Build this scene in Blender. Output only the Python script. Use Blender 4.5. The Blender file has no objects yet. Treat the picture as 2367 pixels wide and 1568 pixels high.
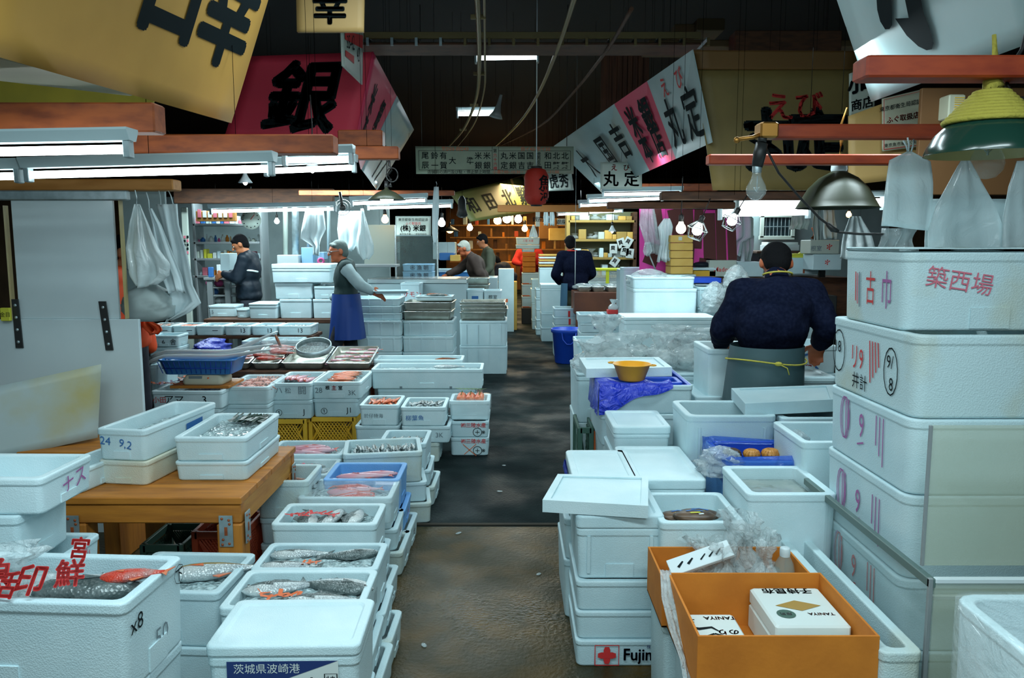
import bpy, math, random
from mathutils import Vector, Matrix
C = bpy.context.scene.collection
S = bpy.context.scene
rnd = random.Random(7)
PI = math.pi
# ---------------------------------------------------------------- camera, world, lights, exposure
FPX, PITCH, EYE = 1841.0, math.atan(224 / 1841.0), 1.6
cam = bpy.data.objects.new('camera', bpy.data.cameras.new('camera'))
cam.data.lens = 36 * FPX / 2367
cam.data.sensor_width = 36
cam.data.clip_end = 200
cam.location = (0, 0, EYE)
cam.rotation_euler = (PI / 2 - PITCH, 0, 0)
C.objects.link(cam)
S.camera = cam
S.view_settings.view_transform = 'Standard'
S.view_settings.look = 'None'
S.view_settings.gamma = 1
S.view_settings.use_curve_mapping = False
S.view_settings.exposure = 0.24
S.cycles.max_bounces = 6
S.cycles.diffuse_bounces = 3
S.cycles.glossy_bounces = 3
S.cycles.transmission_bounces = 4
S.cycles.transparent_max_bounces = 12
S.cycles.caustics_reflective = False
S.cycles.caustics_refractive = False
S.cycles.sample_clamp_indirect = 6
W = bpy.data.worlds.new('world')
S.world = W
W.use_nodes = True
W.node_tree.nodes['Background'].inputs[0].default_value = (0.42, 0.62, 0.68, 1)
W.node_tree.nodes['Background'].inputs[1].default_value = 0.32


def area(name, loc, size, energy, col=(0.76, 0.95, 1.0), rot=(0, 0, 0)):
    l = bpy.data.lights.new(name, 'AREA')
    l.shape = 'RECTANGLE'
    l.size, l.size_y = size
    l.energy = energy
    l.color = col
    o = bpy.data.objects.new(name, l)
    o.location = loc
    o.rotation_euler = rot
    C.objects.link(o)
    return o


# stall tubes over the viewer and down the aisle, and added fill lamps
area('stall_tubes_and_fill', (-0.1, -0.9, 2.6), (2.4, 0.25), 30, rot=(0.5, 0, 0))  # fill lamp added behind the viewer to brighten the near box fronts
area('stall_tubes_and_fill', (-0.9, 1.2, 2.75), (1.8, 0.25), 34)
area('stall_tubes_and_fill', (0.7, 0.8, 2.75), (1.8, 0.25), 34)
area('stall_tubes_and_fill', (-0.1, 3.9, 3.1), (1.8, 0.25), 24)
area('stall_tubes_and_fill', (1.5, 3.6, 2.45), (1.2, 0.2), 20)
area('stall_tubes_and_fill', (-1.1, 6.4, 2.4), (1.6, 0.2), 30)
area('stall_tubes_and_fill', (1.6, 6.9, 2.35), (1.6, 0.2), 34)
area('stall_tubes_and_fill', (-2.6, 8.7, 2.25), (2.4, 0.2), 72)
area('stall_tubes_and_fill', (-3.2, 10.4, 2.35), (1.8, 0.2), 40)  # extra fill lamp added to brighten the left back stall
area('stall_bulbs_and_fill', (-0.2, 15.6, 2.7), (1.2, 0.6), 70, (1, 0.72, 0.36))  # lamp added to give the far floor its orange tone
area('stall_tubes_and_fill', (2.2, 10.3, 2.35), (2.4, 0.2), 55)
area('stall_tubes_and_fill', (-0.6, 11.5, 2.5), (1.8, 0.2), 34)
area('stall_tubes_and_fill', (0.9, 13.0, 2.6), (2.4, 0.2), 55)
area('stall_bulbs_and_fill', (-0.6, 19.0, 2.8), (2.0, 1.2), 170, (1, 0.72, 0.38))
area('stall_bulbs_and_fill', (0.3, 24.5, 2.8), (2.0, 1.2), 110, (1, 0.66, 0.3))


# ---------------------------------------------------------------- pixels to points
def ray(x, y):
    u, v = (x - 1183.5) / FPX, (784 - y) / FPX
    return Vector((u, math.cos(PITCH) + v * math.sin(PITCH), -math.sin(PITCH) + v * math.cos(PITCH)))


def at(x, y, Y):
    d = ray(x, y)
    return Vector((0, 0, EYE)) + d * (Y / d.y)


def on(x, y, z):
    d = ray(x, y)
    return Vector((0, 0, EYE)) + d * ((z - EYE) / d.z)


# ---------------------------------------------------------------- materials
def mat(name, col, rough=0.5, metal=0.0, col2=None, nscale=4.0, ncut=(0.4, 0.7), bump=None, coat=0.0, emit=None, stretch=None, spec=None):
    m = bpy.data.materials.new(name)
    m.use_nodes = True
    t = m.node_tree
    b = t.nodes['Principled BSDF']
    b.inputs['Base Color'].default_value = (*col, 1)
    b.inputs['Roughness'].default_value = rough
    b.inputs['Metallic'].default_value = metal
    b.inputs['Coat Weight'].default_value = coat
    b.inputs['Coat Roughness'].default_value = 0.12
    if spec is not None:
        b.inputs['Specular IOR Level'].default_value = spec
    if emit:
        b.inputs['Emission Color'].default_value = (*emit[0], 1)
        b.inputs['Emission Strength'].default_value = emit[1]
    tc = t.nodes.new('ShaderNodeTexCoord')
    src = tc.outputs['Object']
    if stretch:
        mp = t.nodes.new('ShaderNodeMapping')
        mp.inputs['Scale'].default_value = stretch
        t.links.new(src, mp.inputs['Vector'])
        src = mp.outputs[0]
    if col2:
        n = t.nodes.new('ShaderNodeTexNoise')
        n.inputs['Scale'].default_value = nscale
        n.inputs['Detail'].default_value = 6
        t.links.new(src, n.inputs['Vector'])
        r = t.nodes.new('ShaderNodeValToRGB')
        r.color_ramp.elements[0].position, r.color_ramp.elements[1].position = ncut
        r.color_ramp.elements[0].color = (*col, 1)
        r.color_ramp.elements[1].color = (*col2, 1)
        t.links.new(n.outputs[0], r.inputs[0])
        t.links.new(r.outputs[0], b.inputs['Base Color'])
    if bump:
        kind, sc, st = bump
        n = t.nodes.new('ShaderNodeTexVoronoi' if kind == 'v' else 'ShaderNodeTexNoise')
        n.inputs['Scale'].default_value = sc
        if kind == 'n':
            n.inputs['Detail'].default_value = 4
        t.links.new(src, n.inputs['Vector'])
        bp = t.nodes.new('ShaderNodeBump')
        bp.inputs['Strength'].default_value = st
        bp.inputs['Distance'].default_value = 0.01
        t.links.new(n.outputs[0], bp.inputs['Height'])
        t.links.new(bp.outputs[0], b.inputs['Normal'])
    return m


def film(name, col, clear, rough=0.08, scale=14.0, strength=0.8, coat=0.6):
    m = bpy.data.materials.new(name)
    m.use_nodes = True
    t = m.node_tree
    b = t.nodes['Principled BSDF']
    b.inputs['Base Color'].default_value = (*col, 1)
    b.inputs['Roughness'].default_value = rough
    b.inputs['Coat Weight'].default_value = coat
    b.inputs['Alpha'].default_value = clear
    tc = t.nodes.new('ShaderNodeTexCoord')
    n = t.nodes.new('ShaderNodeTexNoise')
    n.inputs['Scale'].default_value = scale
    n.inputs['Detail'].default_value = 5
    n.inputs['Distortion'].default_value = 1.2
    t.links.new(tc.outputs['Object'], n.inputs['Vector'])
    bp = t.nodes.new('ShaderNodeBump')
    bp.inputs['Strength'].default_value = strength
    bp.inputs['Distance'].default_value = 0.03
    t.links.new(n.outputs[0], bp.inputs['Height'])
    t.links.new(bp.outputs[0], b.inputs['Normal'])
    return m


FOAM = mat('foam', (0.50, 0.68, 0.73), 0.5, col2=(0.58, 0.75, 0.79), nscale=5, bump=('v', 220, 0.12))
FOAMW = mat('foam_white', (0.58, 0.76, 0.80), 0.48, col2=(0.66, 0.82, 0.86), nscale=6, bump=('v', 220, 0.12))
FOAMD = mat('foam_dirty', (0.52, 0.68, 0.71), 0.55, col2=(0.48, 0.48, 0.33), nscale=3.2, ncut=(0.52, 0.80), bump=('v', 200, 0.15))
FOAMY = mat('foam_stained', (0.62, 0.70, 0.64), 0.55, col2=(0.62, 0.55, 0.36), nscale=2.6, ncut=(0.45, 0.8), bump=('v', 200, 0.15))
FOAMBLUE = mat('foam_blue', (0.13, 0.36, 0.72), 0.45, col2=(0.18, 0.42, 0.76), bump=('v', 200, 0.12))
FOAMPALE = mat('foam_pale_blue', (0.30, 0.56, 0.80), 0.45)
CARD = mat('cardboard', (0.62, 0.20, 0.016), 0.8, col2=(0.52, 0.16, 0.012), nscale=8, bump=('n', 60, 0.08))
CARDY = mat('cardboard_tan', (0.62, 0.40, 0.10), 0.8, col2=(0.56, 0.34, 0.07), nscale=6)
INK = mat('ink_black', (0.006, 0.012, 0.014), 0.75, spec=0.12)
INKG = mat('ink_grey', (0.16, 0.22, 0.25), 0.6)
INKB = mat('ink_blue', (0.03, 0.15, 0.42), 0.6)
INKN = mat('ink_navy', (0.015, 0.04, 0.16), 0.5)
INKR = mat('ink_red', (0.62, 0.03, 0.03), 0.6)
INKO = mat('ink_orange', (0.75, 0.16, 0.05), 0.6)
INKV = mat('ink_violet', (0.38, 0.12, 0.34), 0.6)
INKP = mat('ink_pink', (0.62, 0.16, 0.22), 0.6)
PAPER = mat('paper', (0.66, 0.74, 0.72), 0.6)
WOOD = mat('wood', (0.54, 0.20, 0.022), 0.55, col2=(0.30, 0.10, 0.012), nscale=3, ncut=(0.35, 0.75), stretch=(1.2, 9, 9), bump=('n', 8, 0.1))
WOODL = mat('wood_leg', (0.54, 0.20, 0.022), 0.55, col2=(0.32, 0.11, 0.014), nscale=3, ncut=(0.35, 0.75), stretch=(9, 9, 1.2), bump=('n', 8, 0.1))
WOODD = mat('wood_dark', (0.085, 0.032, 0.012), 0.7, col2=(0.04, 0.015, 0.006), nscale=4, stretch=(2, 2, 9))
REDWOOD = mat('red_painted_wood', (0.40, 0.055, 0.012), 0.5, col2=(0.28, 0.03, 0.008), nscale=5, stretch=(2, 6, 6))
BROWNWOOD = mat('brown_painted_wood', (0.34, 0.08, 0.018), 0.55, col2=(0.17, 0.035, 0.01), nscale=4, stretch=(2, 6, 6))
STEEL = mat('steel', (0.46, 0.48, 0.42), 0.35, 0.55, col2=(0.30, 0.30, 0.24), nscale=9, bump=('n', 12, 0.1))
STEELB = mat('steel_bright', (0.72, 0.78, 0.78), 0.25, 1.0)
GALV = mat('galvanised', (0.42, 0.52, 0.55), 0.45, 0.7, col2=(0.3, 0.38, 0.4), nscale=20)
GREY = mat('grey_metal', (0.30, 0.34, 0.35), 0.5, 0.3)
ENAMEL = mat('white_enamel', (0.42, 0.55, 0.58), 0.35)
DARK = mat('black_plastic', (0.02, 0.022, 0.022), 0.45)
TUBE = mat('lit_tube', (1, 1, 1), 0.4, emit=((0.86, 0.98, 1.0), 9.0))
BULBW = mat('lit_bulb_warm', (1, 1, 1), 0.4, emit=((1.0, 0.83, 0.5), 16.0))
BULBO = mat('lit_bulb_orange', (1, 1, 1), 0.4, emit=((1.0, 0.56, 0.16), 14.0))
BULBC = mat('lit_bulb_cool', (1, 1, 1), 0.4, emit=((0.92, 1.0, 0.96), 14.0))
FILM = film('clear_film', (0.80, 0.92, 0.94), 0.20)
FILMB = film('crumpled_film', (0.74, 0.86, 0.88), 0.42, rough=0.1, scale=30, strength=1.0)
SHEETF = film('white_film', (0.72, 0.84, 0.86), 0.72, rough=0.25, scale=8, strength=0.5)
BLUEFILM = film('blue_film', (0.006, 0.03, 0.50), 0.93, rough=0.3, scale=16, strength=0.9, coat=0.1)
BLUECLEAR = film('blue_clear_film', (0.02, 0.12, 0.62), 0.6, rough=0.12, scale=16, strength=0.7)
GLASS = film('clear_glass', (0.42, 0.60, 0.60), 0.14, rough=0.03, scale=1.0, strength=0.02)
ACRYL = film('acrylic', (0.52, 0.58, 0.44), 0.36, rough=0.12, scale=1.5, strength=0.03)
BULBG = film('bulb_glass', (0.65, 0.75, 0.75), 0.22, rough=0.03, scale=1.0, strength=0.02)
ICE = mat('ice', (0.50, 0.66, 0.68), 0.12, col2=(0.24, 0.34, 0.36), nscale=38, ncut=(0.4, 0.62), bump=('v', 70, 0.9))
WATER = mat('murky_water', (0.22, 0.27, 0.25), 0.08, col2=(0.30, 0.34, 0.31), nscale=9, bump=('n', 14, 0.25))
BLUEPL = mat('blue_plastic', (0.012, 0.07, 0.52), 0.4)
BLUEBASK = mat('blue_basket_plastic', (0.03, 0.17, 0.45), 0.4)
YELPL = mat('yellow_plastic', (0.82, 0.50, 0.04), 0.5, col2=(0.72, 0.42, 0.03))
COLAN = mat('orange_yellow_plastic', (0.80, 0.36, 0.015), 0.4)
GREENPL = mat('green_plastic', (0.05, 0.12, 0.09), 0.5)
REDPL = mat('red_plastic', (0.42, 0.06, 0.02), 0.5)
WHITEPL = mat('white_plastic', (0.66, 0.76, 0.78), 0.4)
BOARDW = mat('white_board', (0.62, 0.74, 0.77), 0.22, coat=0.5, col2=(0.54, 0.66, 0.70), nscale=1.6)
CUTB = mat('cutting_board', (0.40, 0.50, 0.50), 0.5, col2=(0.42, 0.36, 0.10), nscale=2.4, ncut=(0.5, 0.78))
CANVY = mat('tan_canvas', (0.60, 0.33, 0.065), 0.65, col2=(0.50, 0.27, 0.05), nscale=2)
CANVW = mat('pale_canvas', (0.42, 0.56, 0.57), 0.4, col2=(0.34, 0.47, 0.48), nscale=2)
CANVR = mat('red_canvas', (0.86, 0.05, 0.10), 0.6, col2=(0.72, 0.04, 0.08), nscale=2)
CANVP = mat('pink_canvas', (0.78, 0.05, 0.13), 0.45)
CANVT = mat('olive_tan_board', (0.26, 0.19, 0.06), 0.6, col2=(0.20, 0.15, 0.05), nscale=3)
MAGENTA = mat('magenta_cloth', (0.85, 0.06, 0.42), 0.6)
MAROON = mat('maroon_print', (0.10, 0.022, 0.02), 0.7)
CLOTHW = mat('white_cloth', (0.60, 0.72, 0.75), 0.75, bump=('n', 8, 0.35))
CLOTHG = mat('grey_cloth', (0.40, 0.48, 0.48), 0.75, bump=('n', 8, 0.35))
NAVY = mat('navy_fleece', (0.003, 0.005, 0.016), 0.95, col2=(0.007, 0.010, 0.026), nscale=60, spec=0.08, bump=('n', 9, 0.6))
JACKN = mat('navy_nylon', (0.006, 0.012, 0.020), 0.5, spec=0.25, bump=('n', 9, 0.6))
APRG = mat('grey_green_apron', (0.045, 0.09, 0.10), 0.6, bump=('n', 6, 0.4))
BLUEAPR = mat('blue_apron', (0.008, 0.045, 0.24), 0.5, bump=('n', 7, 0.4))
BLUEJEAN = mat('blue_work_apron', (0.03, 0.10, 0.17), 0.7)
VEST = mat('dark_green_vest', (0.012, 0.035, 0.035), 0.85, bump=('n', 9, 0.5))
SHIRT = mat('pale_grey_shirt', (0.30, 0.40, 0.42), 0.8, bump=('n', 9, 0.4))
BROWNJ = mat('dark_brown_jacket', (0.035, 0.020, 0.014), 0.8, bump=('n', 9, 0.4))
OLIVEJ = mat('olive_jacket', (0.06, 0.07, 0.045), 0.8)
REDCL = mat('red_cloth', (0.55, 0.025, 0.02), 0.8)
ORANGECL = mat('orange_red_cloth', (0.72, 0.07, 0.008), 0.75, bump=('n', 10, 0.4))
TROUS = mat('dark_trousers', (0.012, 0.014, 0.024), 0.85)
OLIVET = mat('olive_trousers', (0.035, 0.04, 0.022), 0.85)
SKIN = mat('skin', (0.46, 0.17, 0.075), 0.55)
SKINR = mat('ruddy_skin', (0.50, 0.13, 0.05), 0.5)
HAIR = mat('black_hair', (0.004, 0.004, 0.005), 0.9, spec=0.15, bump=('n', 50, 0.6))
HAIRG = mat('grey_hair', (0.10, 0.14, 0.13), 0.7, bump=('n', 50, 0.5))
HAIRW = mat('white_hair', (0.36, 0.38, 0.33), 0.7, bump=('n', 50, 0.5))
F_SIL = mat('fish_silver', (0.58, 0.64, 0.64), 0.25, 0.2, col2=(0.30, 0.36, 0.38), nscale=14, ncut=(0.35, 0.75), bump=('v', 120, 0.3))
F_DARK = mat('fish_dark_back', (0.07, 0.10, 0.10), 0.25, 0.1, col2=(0.20, 0.25, 0.25), nscale=18, ncut=(0.45, 0.75), bump=('v', 120, 0.3))
F_RED = mat('fish_red', (0.58, 0.055, 0.03), 0.25, col2=(0.42, 0.20, 0.18), nscale=16, ncut=(0.45, 0.7), bump=('v', 120, 0.3))
F_ORNG = mat('fish_orange', (0.70, 0.14, 0.05), 0.3, col2=(0.66, 0.26, 0.14), nscale=20)
F_PINK = mat('fish_pink', (0.62, 0.28, 0.34), 0.25, col2=(0.5, 0.38, 0.44), nscale=9)
F_BRN = mat('fish_brown', (0.26, 0.07, 0.02), 0.3, col2=(0.12, 0.05, 0.03), nscale=20)
F_YEL = mat('fish_ochre', (0.36, 0.23, 0.03), 0.3, col2=(0.22, 0.12, 0.02), nscale=16)
F_BELT = mat('belt_fish_silver', (0.66, 0.73, 0.75), 0.2, 0.15)
F_EYE = mat('fish_eye', (0.01, 0.01, 0.01), 0.1)
CRAB = mat('crab_shell', (0.62, 0.12, 0.05), 0.35, col2=(0.7, 0.3, 0.18), nscale=14)
LEAF = mat('green_leaf', (0.06, 0.18, 0.03), 0.5)
SEAW = mat('dark_green_leaf', (0.015, 0.045, 0.03), 0.3)
ROPE = mat('rope', (0.46, 0.40, 0.06), 0.9, bump=('n', 60, 0.6))
GREENEN = mat('green_enamel', (0.012, 0.05, 0.035), 0.22, coat=0.4)
LAMPIN = mat('cream_enamel', (0.55, 0.48, 0.22), 0.3)
OLIVELAMP = mat('dark_olive_enamel', (0.035, 0.040, 0.022), 0.4)
LANT = mat('red_paper', (0.50, 0.025, 0.012), 0.6, bump=('n', 10, 0.2))
BRASS = mat('brass', (0.45, 0.22, 0.05), 0.4, 0.8)
CABLE = mat('black_cable', (0.012, 0.012, 0.012), 0.5)
WIRE = mat('thin_black_wire', (0.004, 0.004, 0.004), 0.95, spec=0.0)
CONDUIT = mat('tarnished_conduit', (0.17, 0.13, 0.05), 0.45, 0.3)
SIGNW = mat('sign_cream', (0.56, 0.56, 0.42), 0.5, col2=(0.48, 0.47, 0.34), nscale=3)
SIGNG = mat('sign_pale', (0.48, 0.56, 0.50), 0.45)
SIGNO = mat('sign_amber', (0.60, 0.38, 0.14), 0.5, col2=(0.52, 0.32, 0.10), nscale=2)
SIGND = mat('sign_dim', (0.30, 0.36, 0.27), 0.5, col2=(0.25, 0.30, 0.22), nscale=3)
YELTAG = mat('yellow_tag', (0.60, 0.60, 0.05), 0.6)
BRONZE = mat('bronze_window', (0.40, 0.24, 0.05), 0.4)
SHELL = mat('shellfish_orange', (0.62, 0.28, 0.05), 0.4, col2=(0.4, 0.15, 0.03), nscale=30)
SHELLD = mat('shellfish_dark', (0.10, 0.05, 0.02), 0.4, col2=(0.04, 0.02, 0.01), nscale=30)
BOTTLE = film('bottle_plastic', (0.45, 0.60, 0.55), 0.35, rough=0.06, scale=6, strength=0.1)
ORWALL = mat('orange_lit_board', (0.42, 0.20, 0.05), 0.7, col2=(0.3, 0.14, 0.03), nscale=2)  # orange lamplight of the far stalls is put into this colour
SHELFW = mat('shelf_wood', (0.36, 0.24, 0.06), 0.6)
GREYWALL = mat('grey_panel', (0.30, 0.39, 0.40), 0.6, col2=(0.2, 0.27, 0.27), nscale=2)
PINKPL = mat('pink_plastic', (0.70, 0.10, 0.32), 0.45)
LIME = mat('lime_plastic', (0.60, 0.66, 0.02), 0.45)


# ---------------------------------------------------------------- mesh building
def rrect(w, d, r, n=3):
    r = max(1e-4, min(r, w / 2 - 1e-4, d / 2 - 1e-4))
    out = []
    for cx, cy, a0 in ((w / 2 - r, -d / 2 + r, -PI / 2), (w / 2 - r, d / 2 - r, 0), (-w / 2 + r, d / 2 - r, PI / 2), (-w / 2 + r, -d / 2 + r, PI)):
        for i in range(n + 1):
            a = a0 + PI / 2 * i / n
            out.append((cx + r * math.cos(a), cy + r * math.sin(a)))
    return out


_txt = {}


def glyphs(s, bold):
    k = (s, bold)
    if k not in _txt:
        cu = bpy.data.curves.new('lettering', 'FONT')
        cu.body = s
        cu.offset = bold
        cu.resolution_u = 2
        cu.align_x, cu.align_y = 'CENTER', 'CENTER'
        o = bpy.data.objects.new('lettering', cu)
        C.objects.link(o)
        dg = bpy.context.evaluated_depsgraph_get()
        me = bpy.data.meshes.new_from_object(o.evaluated_get(dg))
        vs = [tuple(v.co) for v in me.vertices]
        fs = [tuple(p.vertices) for p in me.polygons]
        if vs:
            x0, x1 = min(v[0] for v in vs), max(v[0] for v in vs)
            y0, y1 = min(v[1] for v in vs), max(v[1] for v in vs)
            vs = [((v[0] - (x0 + x1) / 2), (v[1] - (y0 + y1) / 2)) for v in vs]
        bpy.data.objects.remove(o)
        bpy.data.curves.remove(cu)
        bpy.data.meshes.remove(me)
        _txt[k] = (vs, fs)
    return _txt[k]


class MB:
    def __init__(s):
        s.v, s.f, s.m, s.s, s.mats = [], [], [], [], []

    def mi(s, m):
        if m not in s.mats:
            s.mats.append(m)
        return s.mats.index(m)

    def add(s, vs, fs, m, sm=False, M=None):
        b = len(s.v)
        k = s.mi(m)
        for p in vs:
            p = Vector(p)
            s.v.append(tuple(M @ p if M else p))
        for q in fs:
            s.f.append(tuple(b + i for i in q))
            s.m.append(k)
            s.s.append(sm)
        return s

    def loft(s, rings, m, sm=True, cap0=True, cap1=True, M=None):
        n = len(rings[0])
        vs = [p for r in rings for p in r]
        fs = []
        for i in range(len(rings) - 1):
            for j in range(n):
                fs.append((i * n + j, i * n + (j + 1) % n, (i + 1) * n + (j + 1) % n, (i + 1) * n + j))
        s.add(vs, fs, m, sm, M)
        b = len(s.v) - len(vs)
        k = s.mi(m)
        if cap0:
            s.f.append(tuple(b + j for j in reversed(range(n)))); s.m.append(k); s.s.append(False)
        if cap1:
            s.f.append(tuple(b + (len(rings) - 1) * n + j for j in range(n))); s.m.append(k); s.s.append(False)
        return s

    def box(s, c, size, m, M=None, ch=None):
        w, d, h = size
        c0 = min(w, d, h) * 0.12 if ch is None else ch
        c0 = min(c0, 0.006) if ch is None else c0
        rings = []
        for ins, z in ((c0, -h / 2), (0, -h / 2 + c0), (0, h / 2 - c0), (c0, h / 2)):
            rings.append([(c[0] + x, c[1] + y, c[2] + z) for x, y in rrect(w - 2 * ins, d - 2 * ins, c0, 1)])
        return s.loft(rings, m, False, M=M)

    def lathe(s, prof, m, n=24, M=None, sm=True, cap0=False, cap1=False):
        return s.loft([[(r * math.cos(2 * PI * j / n), r * math.sin(2 * PI * j / n), z) for j in range(n)] for r, z in prof], m, sm, cap0, cap1, M)

    def tube(s, pts, r, m, n=8, M=None, sm=True):
        pts = [Vector(p) for p in pts]
        rs = r if isinstance(r, (list, tuple)) else [r] * len(pts)
        rings = []
        up = Vector((0, 0, 1))
        for i, p in enumerate(pts):
            t = (pts[min(i + 1, len(pts) - 1)] - pts[max(i - 1, 0)])
            t = t.normalized() if t.length > 1e-9 else Vector((0, 0, 1))
            a = t.cross(up)
            if a.length < 0.05:
                a = t.cross(Vector((1, 0, 0)))
            a.normalize()
            b = t.cross(a).normalized()
            rings.append([p + (a * math.cos(2 * PI * j / n) + b * math.sin(2 * PI * j / n)) * rs[i] for j in range(n)])
        return s.loft(rings, m, sm, M=M)

    def ball(s, c, rad, m, n=12, k=8, M=None):
        rx, ry, rz = rad if isinstance(rad, (tuple, list)) else (rad,) * 3
        rings = []
        for i in range(k + 1):
            a = -PI / 2 + PI * (i + 0.02 * (i == 0) - 0.02 * (i == k)) / k
            rings.append([(c[0] + rx * math.cos(a) * math.cos(2 * PI * j / n), c[1] + ry * math.cos(a) * math.sin(2 * PI * j / n), c[2] + rz * math.sin(a)) for j in range(n)])
        return s.loft(rings, m, True, M=M)

    def text(s, str_, fn, x, y, size, m, bold=0.0, rot=0.0, wx=1.0):
        """lettering laid through fn(a, b) -> point; x, y its middle and size the em in fn's units"""
        if bold > 0.012:
            e = size * bold
            for k in range(8):
                s.text(str_, fn, x + e * math.cos(k * PI / 4), y + e * math.sin(k * PI / 4), size, m, 0.0, rot, wx)
            return s
        vs, fs = glyphs(str_, bold)
        c, sn = math.cos(rot), math.sin(rot)
        pts = []
        for a, b in vs:
            a *= wx
            pts.append(fn(x + size * (a * c - b * sn), y + size * (a * sn + b * c)))
        return s.add(pts, fs, m)

    def stroke(s, pts, fn, w, m):
        """a brush stroke of width w along 2-D points laid through fn"""
        n = len(pts)
        L, R = [], []
        for i in range(n):
            p0, p1 = pts[max(i - 1, 0)], pts[min(i + 1, n - 1)]
            dx, dy = p1[0] - p0[0], p1[1] - p0[1]
            l = math.hypot(dx, dy) or 1
            ww = (w[i] if isinstance(w, (list, tuple)) else w) / 2
            L.append(fn(pts[i][0] - dy / l * ww, pts[i][1] + dx / l * ww))
            R.append(fn(pts[i][0] + dy / l * ww, pts[i][1] - dx / l * ww))
        fs = [(i, i + 1, n + i + 1, n + i) for i in range(n - 1)]
        return s.add(L + R, fs, m)

    def build(s, name, parent=None, loc=(0, 0, 0), rot=(0, 0, 0)):
        me = bpy.data.meshes.new(name)
        me.from_pydata(s.v, [], s.f)
        for m in s.mats:
            me.materials.append(m)
        me.polygons.foreach_set('material_index', s.m)
        me.polygons.foreach_set('use_smooth', s.s)
        me.update()
        o = bpy.data.objects.new(name, me)
        C.objects.link(o)
        o.location = loc
        o.rotation_euler = rot
        if parent:
            o.parent = parent
        return o


_labels = {}


def tag(o, label, cat, group=None, kind=None):
    if label in _labels and (group is None or _labels[label] != group):
        print('SAME LABEL', label)
    _labels[label] = group
    o['label'] = label
    o['category'] = cat
    if group:
        o['group'] = group
    if kind:
        o['kind'] = kind
    return o


def empty(name, loc=(0, 0, 0), rz=0.0):
    o = bpy.data.objects.new(name, None)
    o.empty_display_size = 0.1
    C.objects.link(o)
    o.location = loc
    o.rotation_euler = (0, 0, rz)
    return o


def struct(o):
    o['kind'] = 'structure'
    return o


def quad(tl, tr, br, bl, off=0.0):
    """bilinear surface: fn(u, v) with u 0..1 left to right, v 0..1 bottom to top"""
    n = (tr - tl).cross(bl - tl).normalized() * off
    def fn(u, v):
        return (bl * (1 - u) + br * u) * (1 - v) + (tl * (1 - u) + tr * u) * v - n
    return fn


def panel(mb, q, th, m, nu=1, nv=1, sag=None):
    """a panel of thickness th on four corners (tl, tr, br, bl); sag(u, v) bulges it along its normal"""
    tl, tr, br, bl = q
    n = (tr - tl).cross(bl - tl).normalized()
    fn = quad(tl, tr, br, bl)
    A, B = [], []
    for j in range(nv + 1):
        for i in range(nu + 1):
            p = fn(i / nu, j / nv)
            if sag:
                p = p - n * sag(i / nu, j / nv)
            A.append(p)
            B.append(p + n * th)
    k = len(A)
    W_ = nu + 1
    fs = []
    for j in range(nv):
        for i in range(nu):
            a = j * W_ + i
            fs.append((a, a + 1, a + W_ + 1, a + W_))
            fs.append((k + a, k + a + W_, k + a + W_ + 1, k + a + 1))
    edge = [i for i in range(W_)] + [j * W_ + nu for j in range(1, nv + 1)] + [nv * W_ + i for i in range(nu - 1, -1, -1)] + [j * W_ for j in range(nv - 1, 0, -1)]
    for a, b in zip(edge, edge[1:] + edge[:1]):
        fs.append((a, k + a, k + b, b))
    mb.add(A + B, fs, m, nu > 1 or nv > 1)


# ---------------------------------------------------------------- foam boxes
class Box:
    pass


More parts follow.
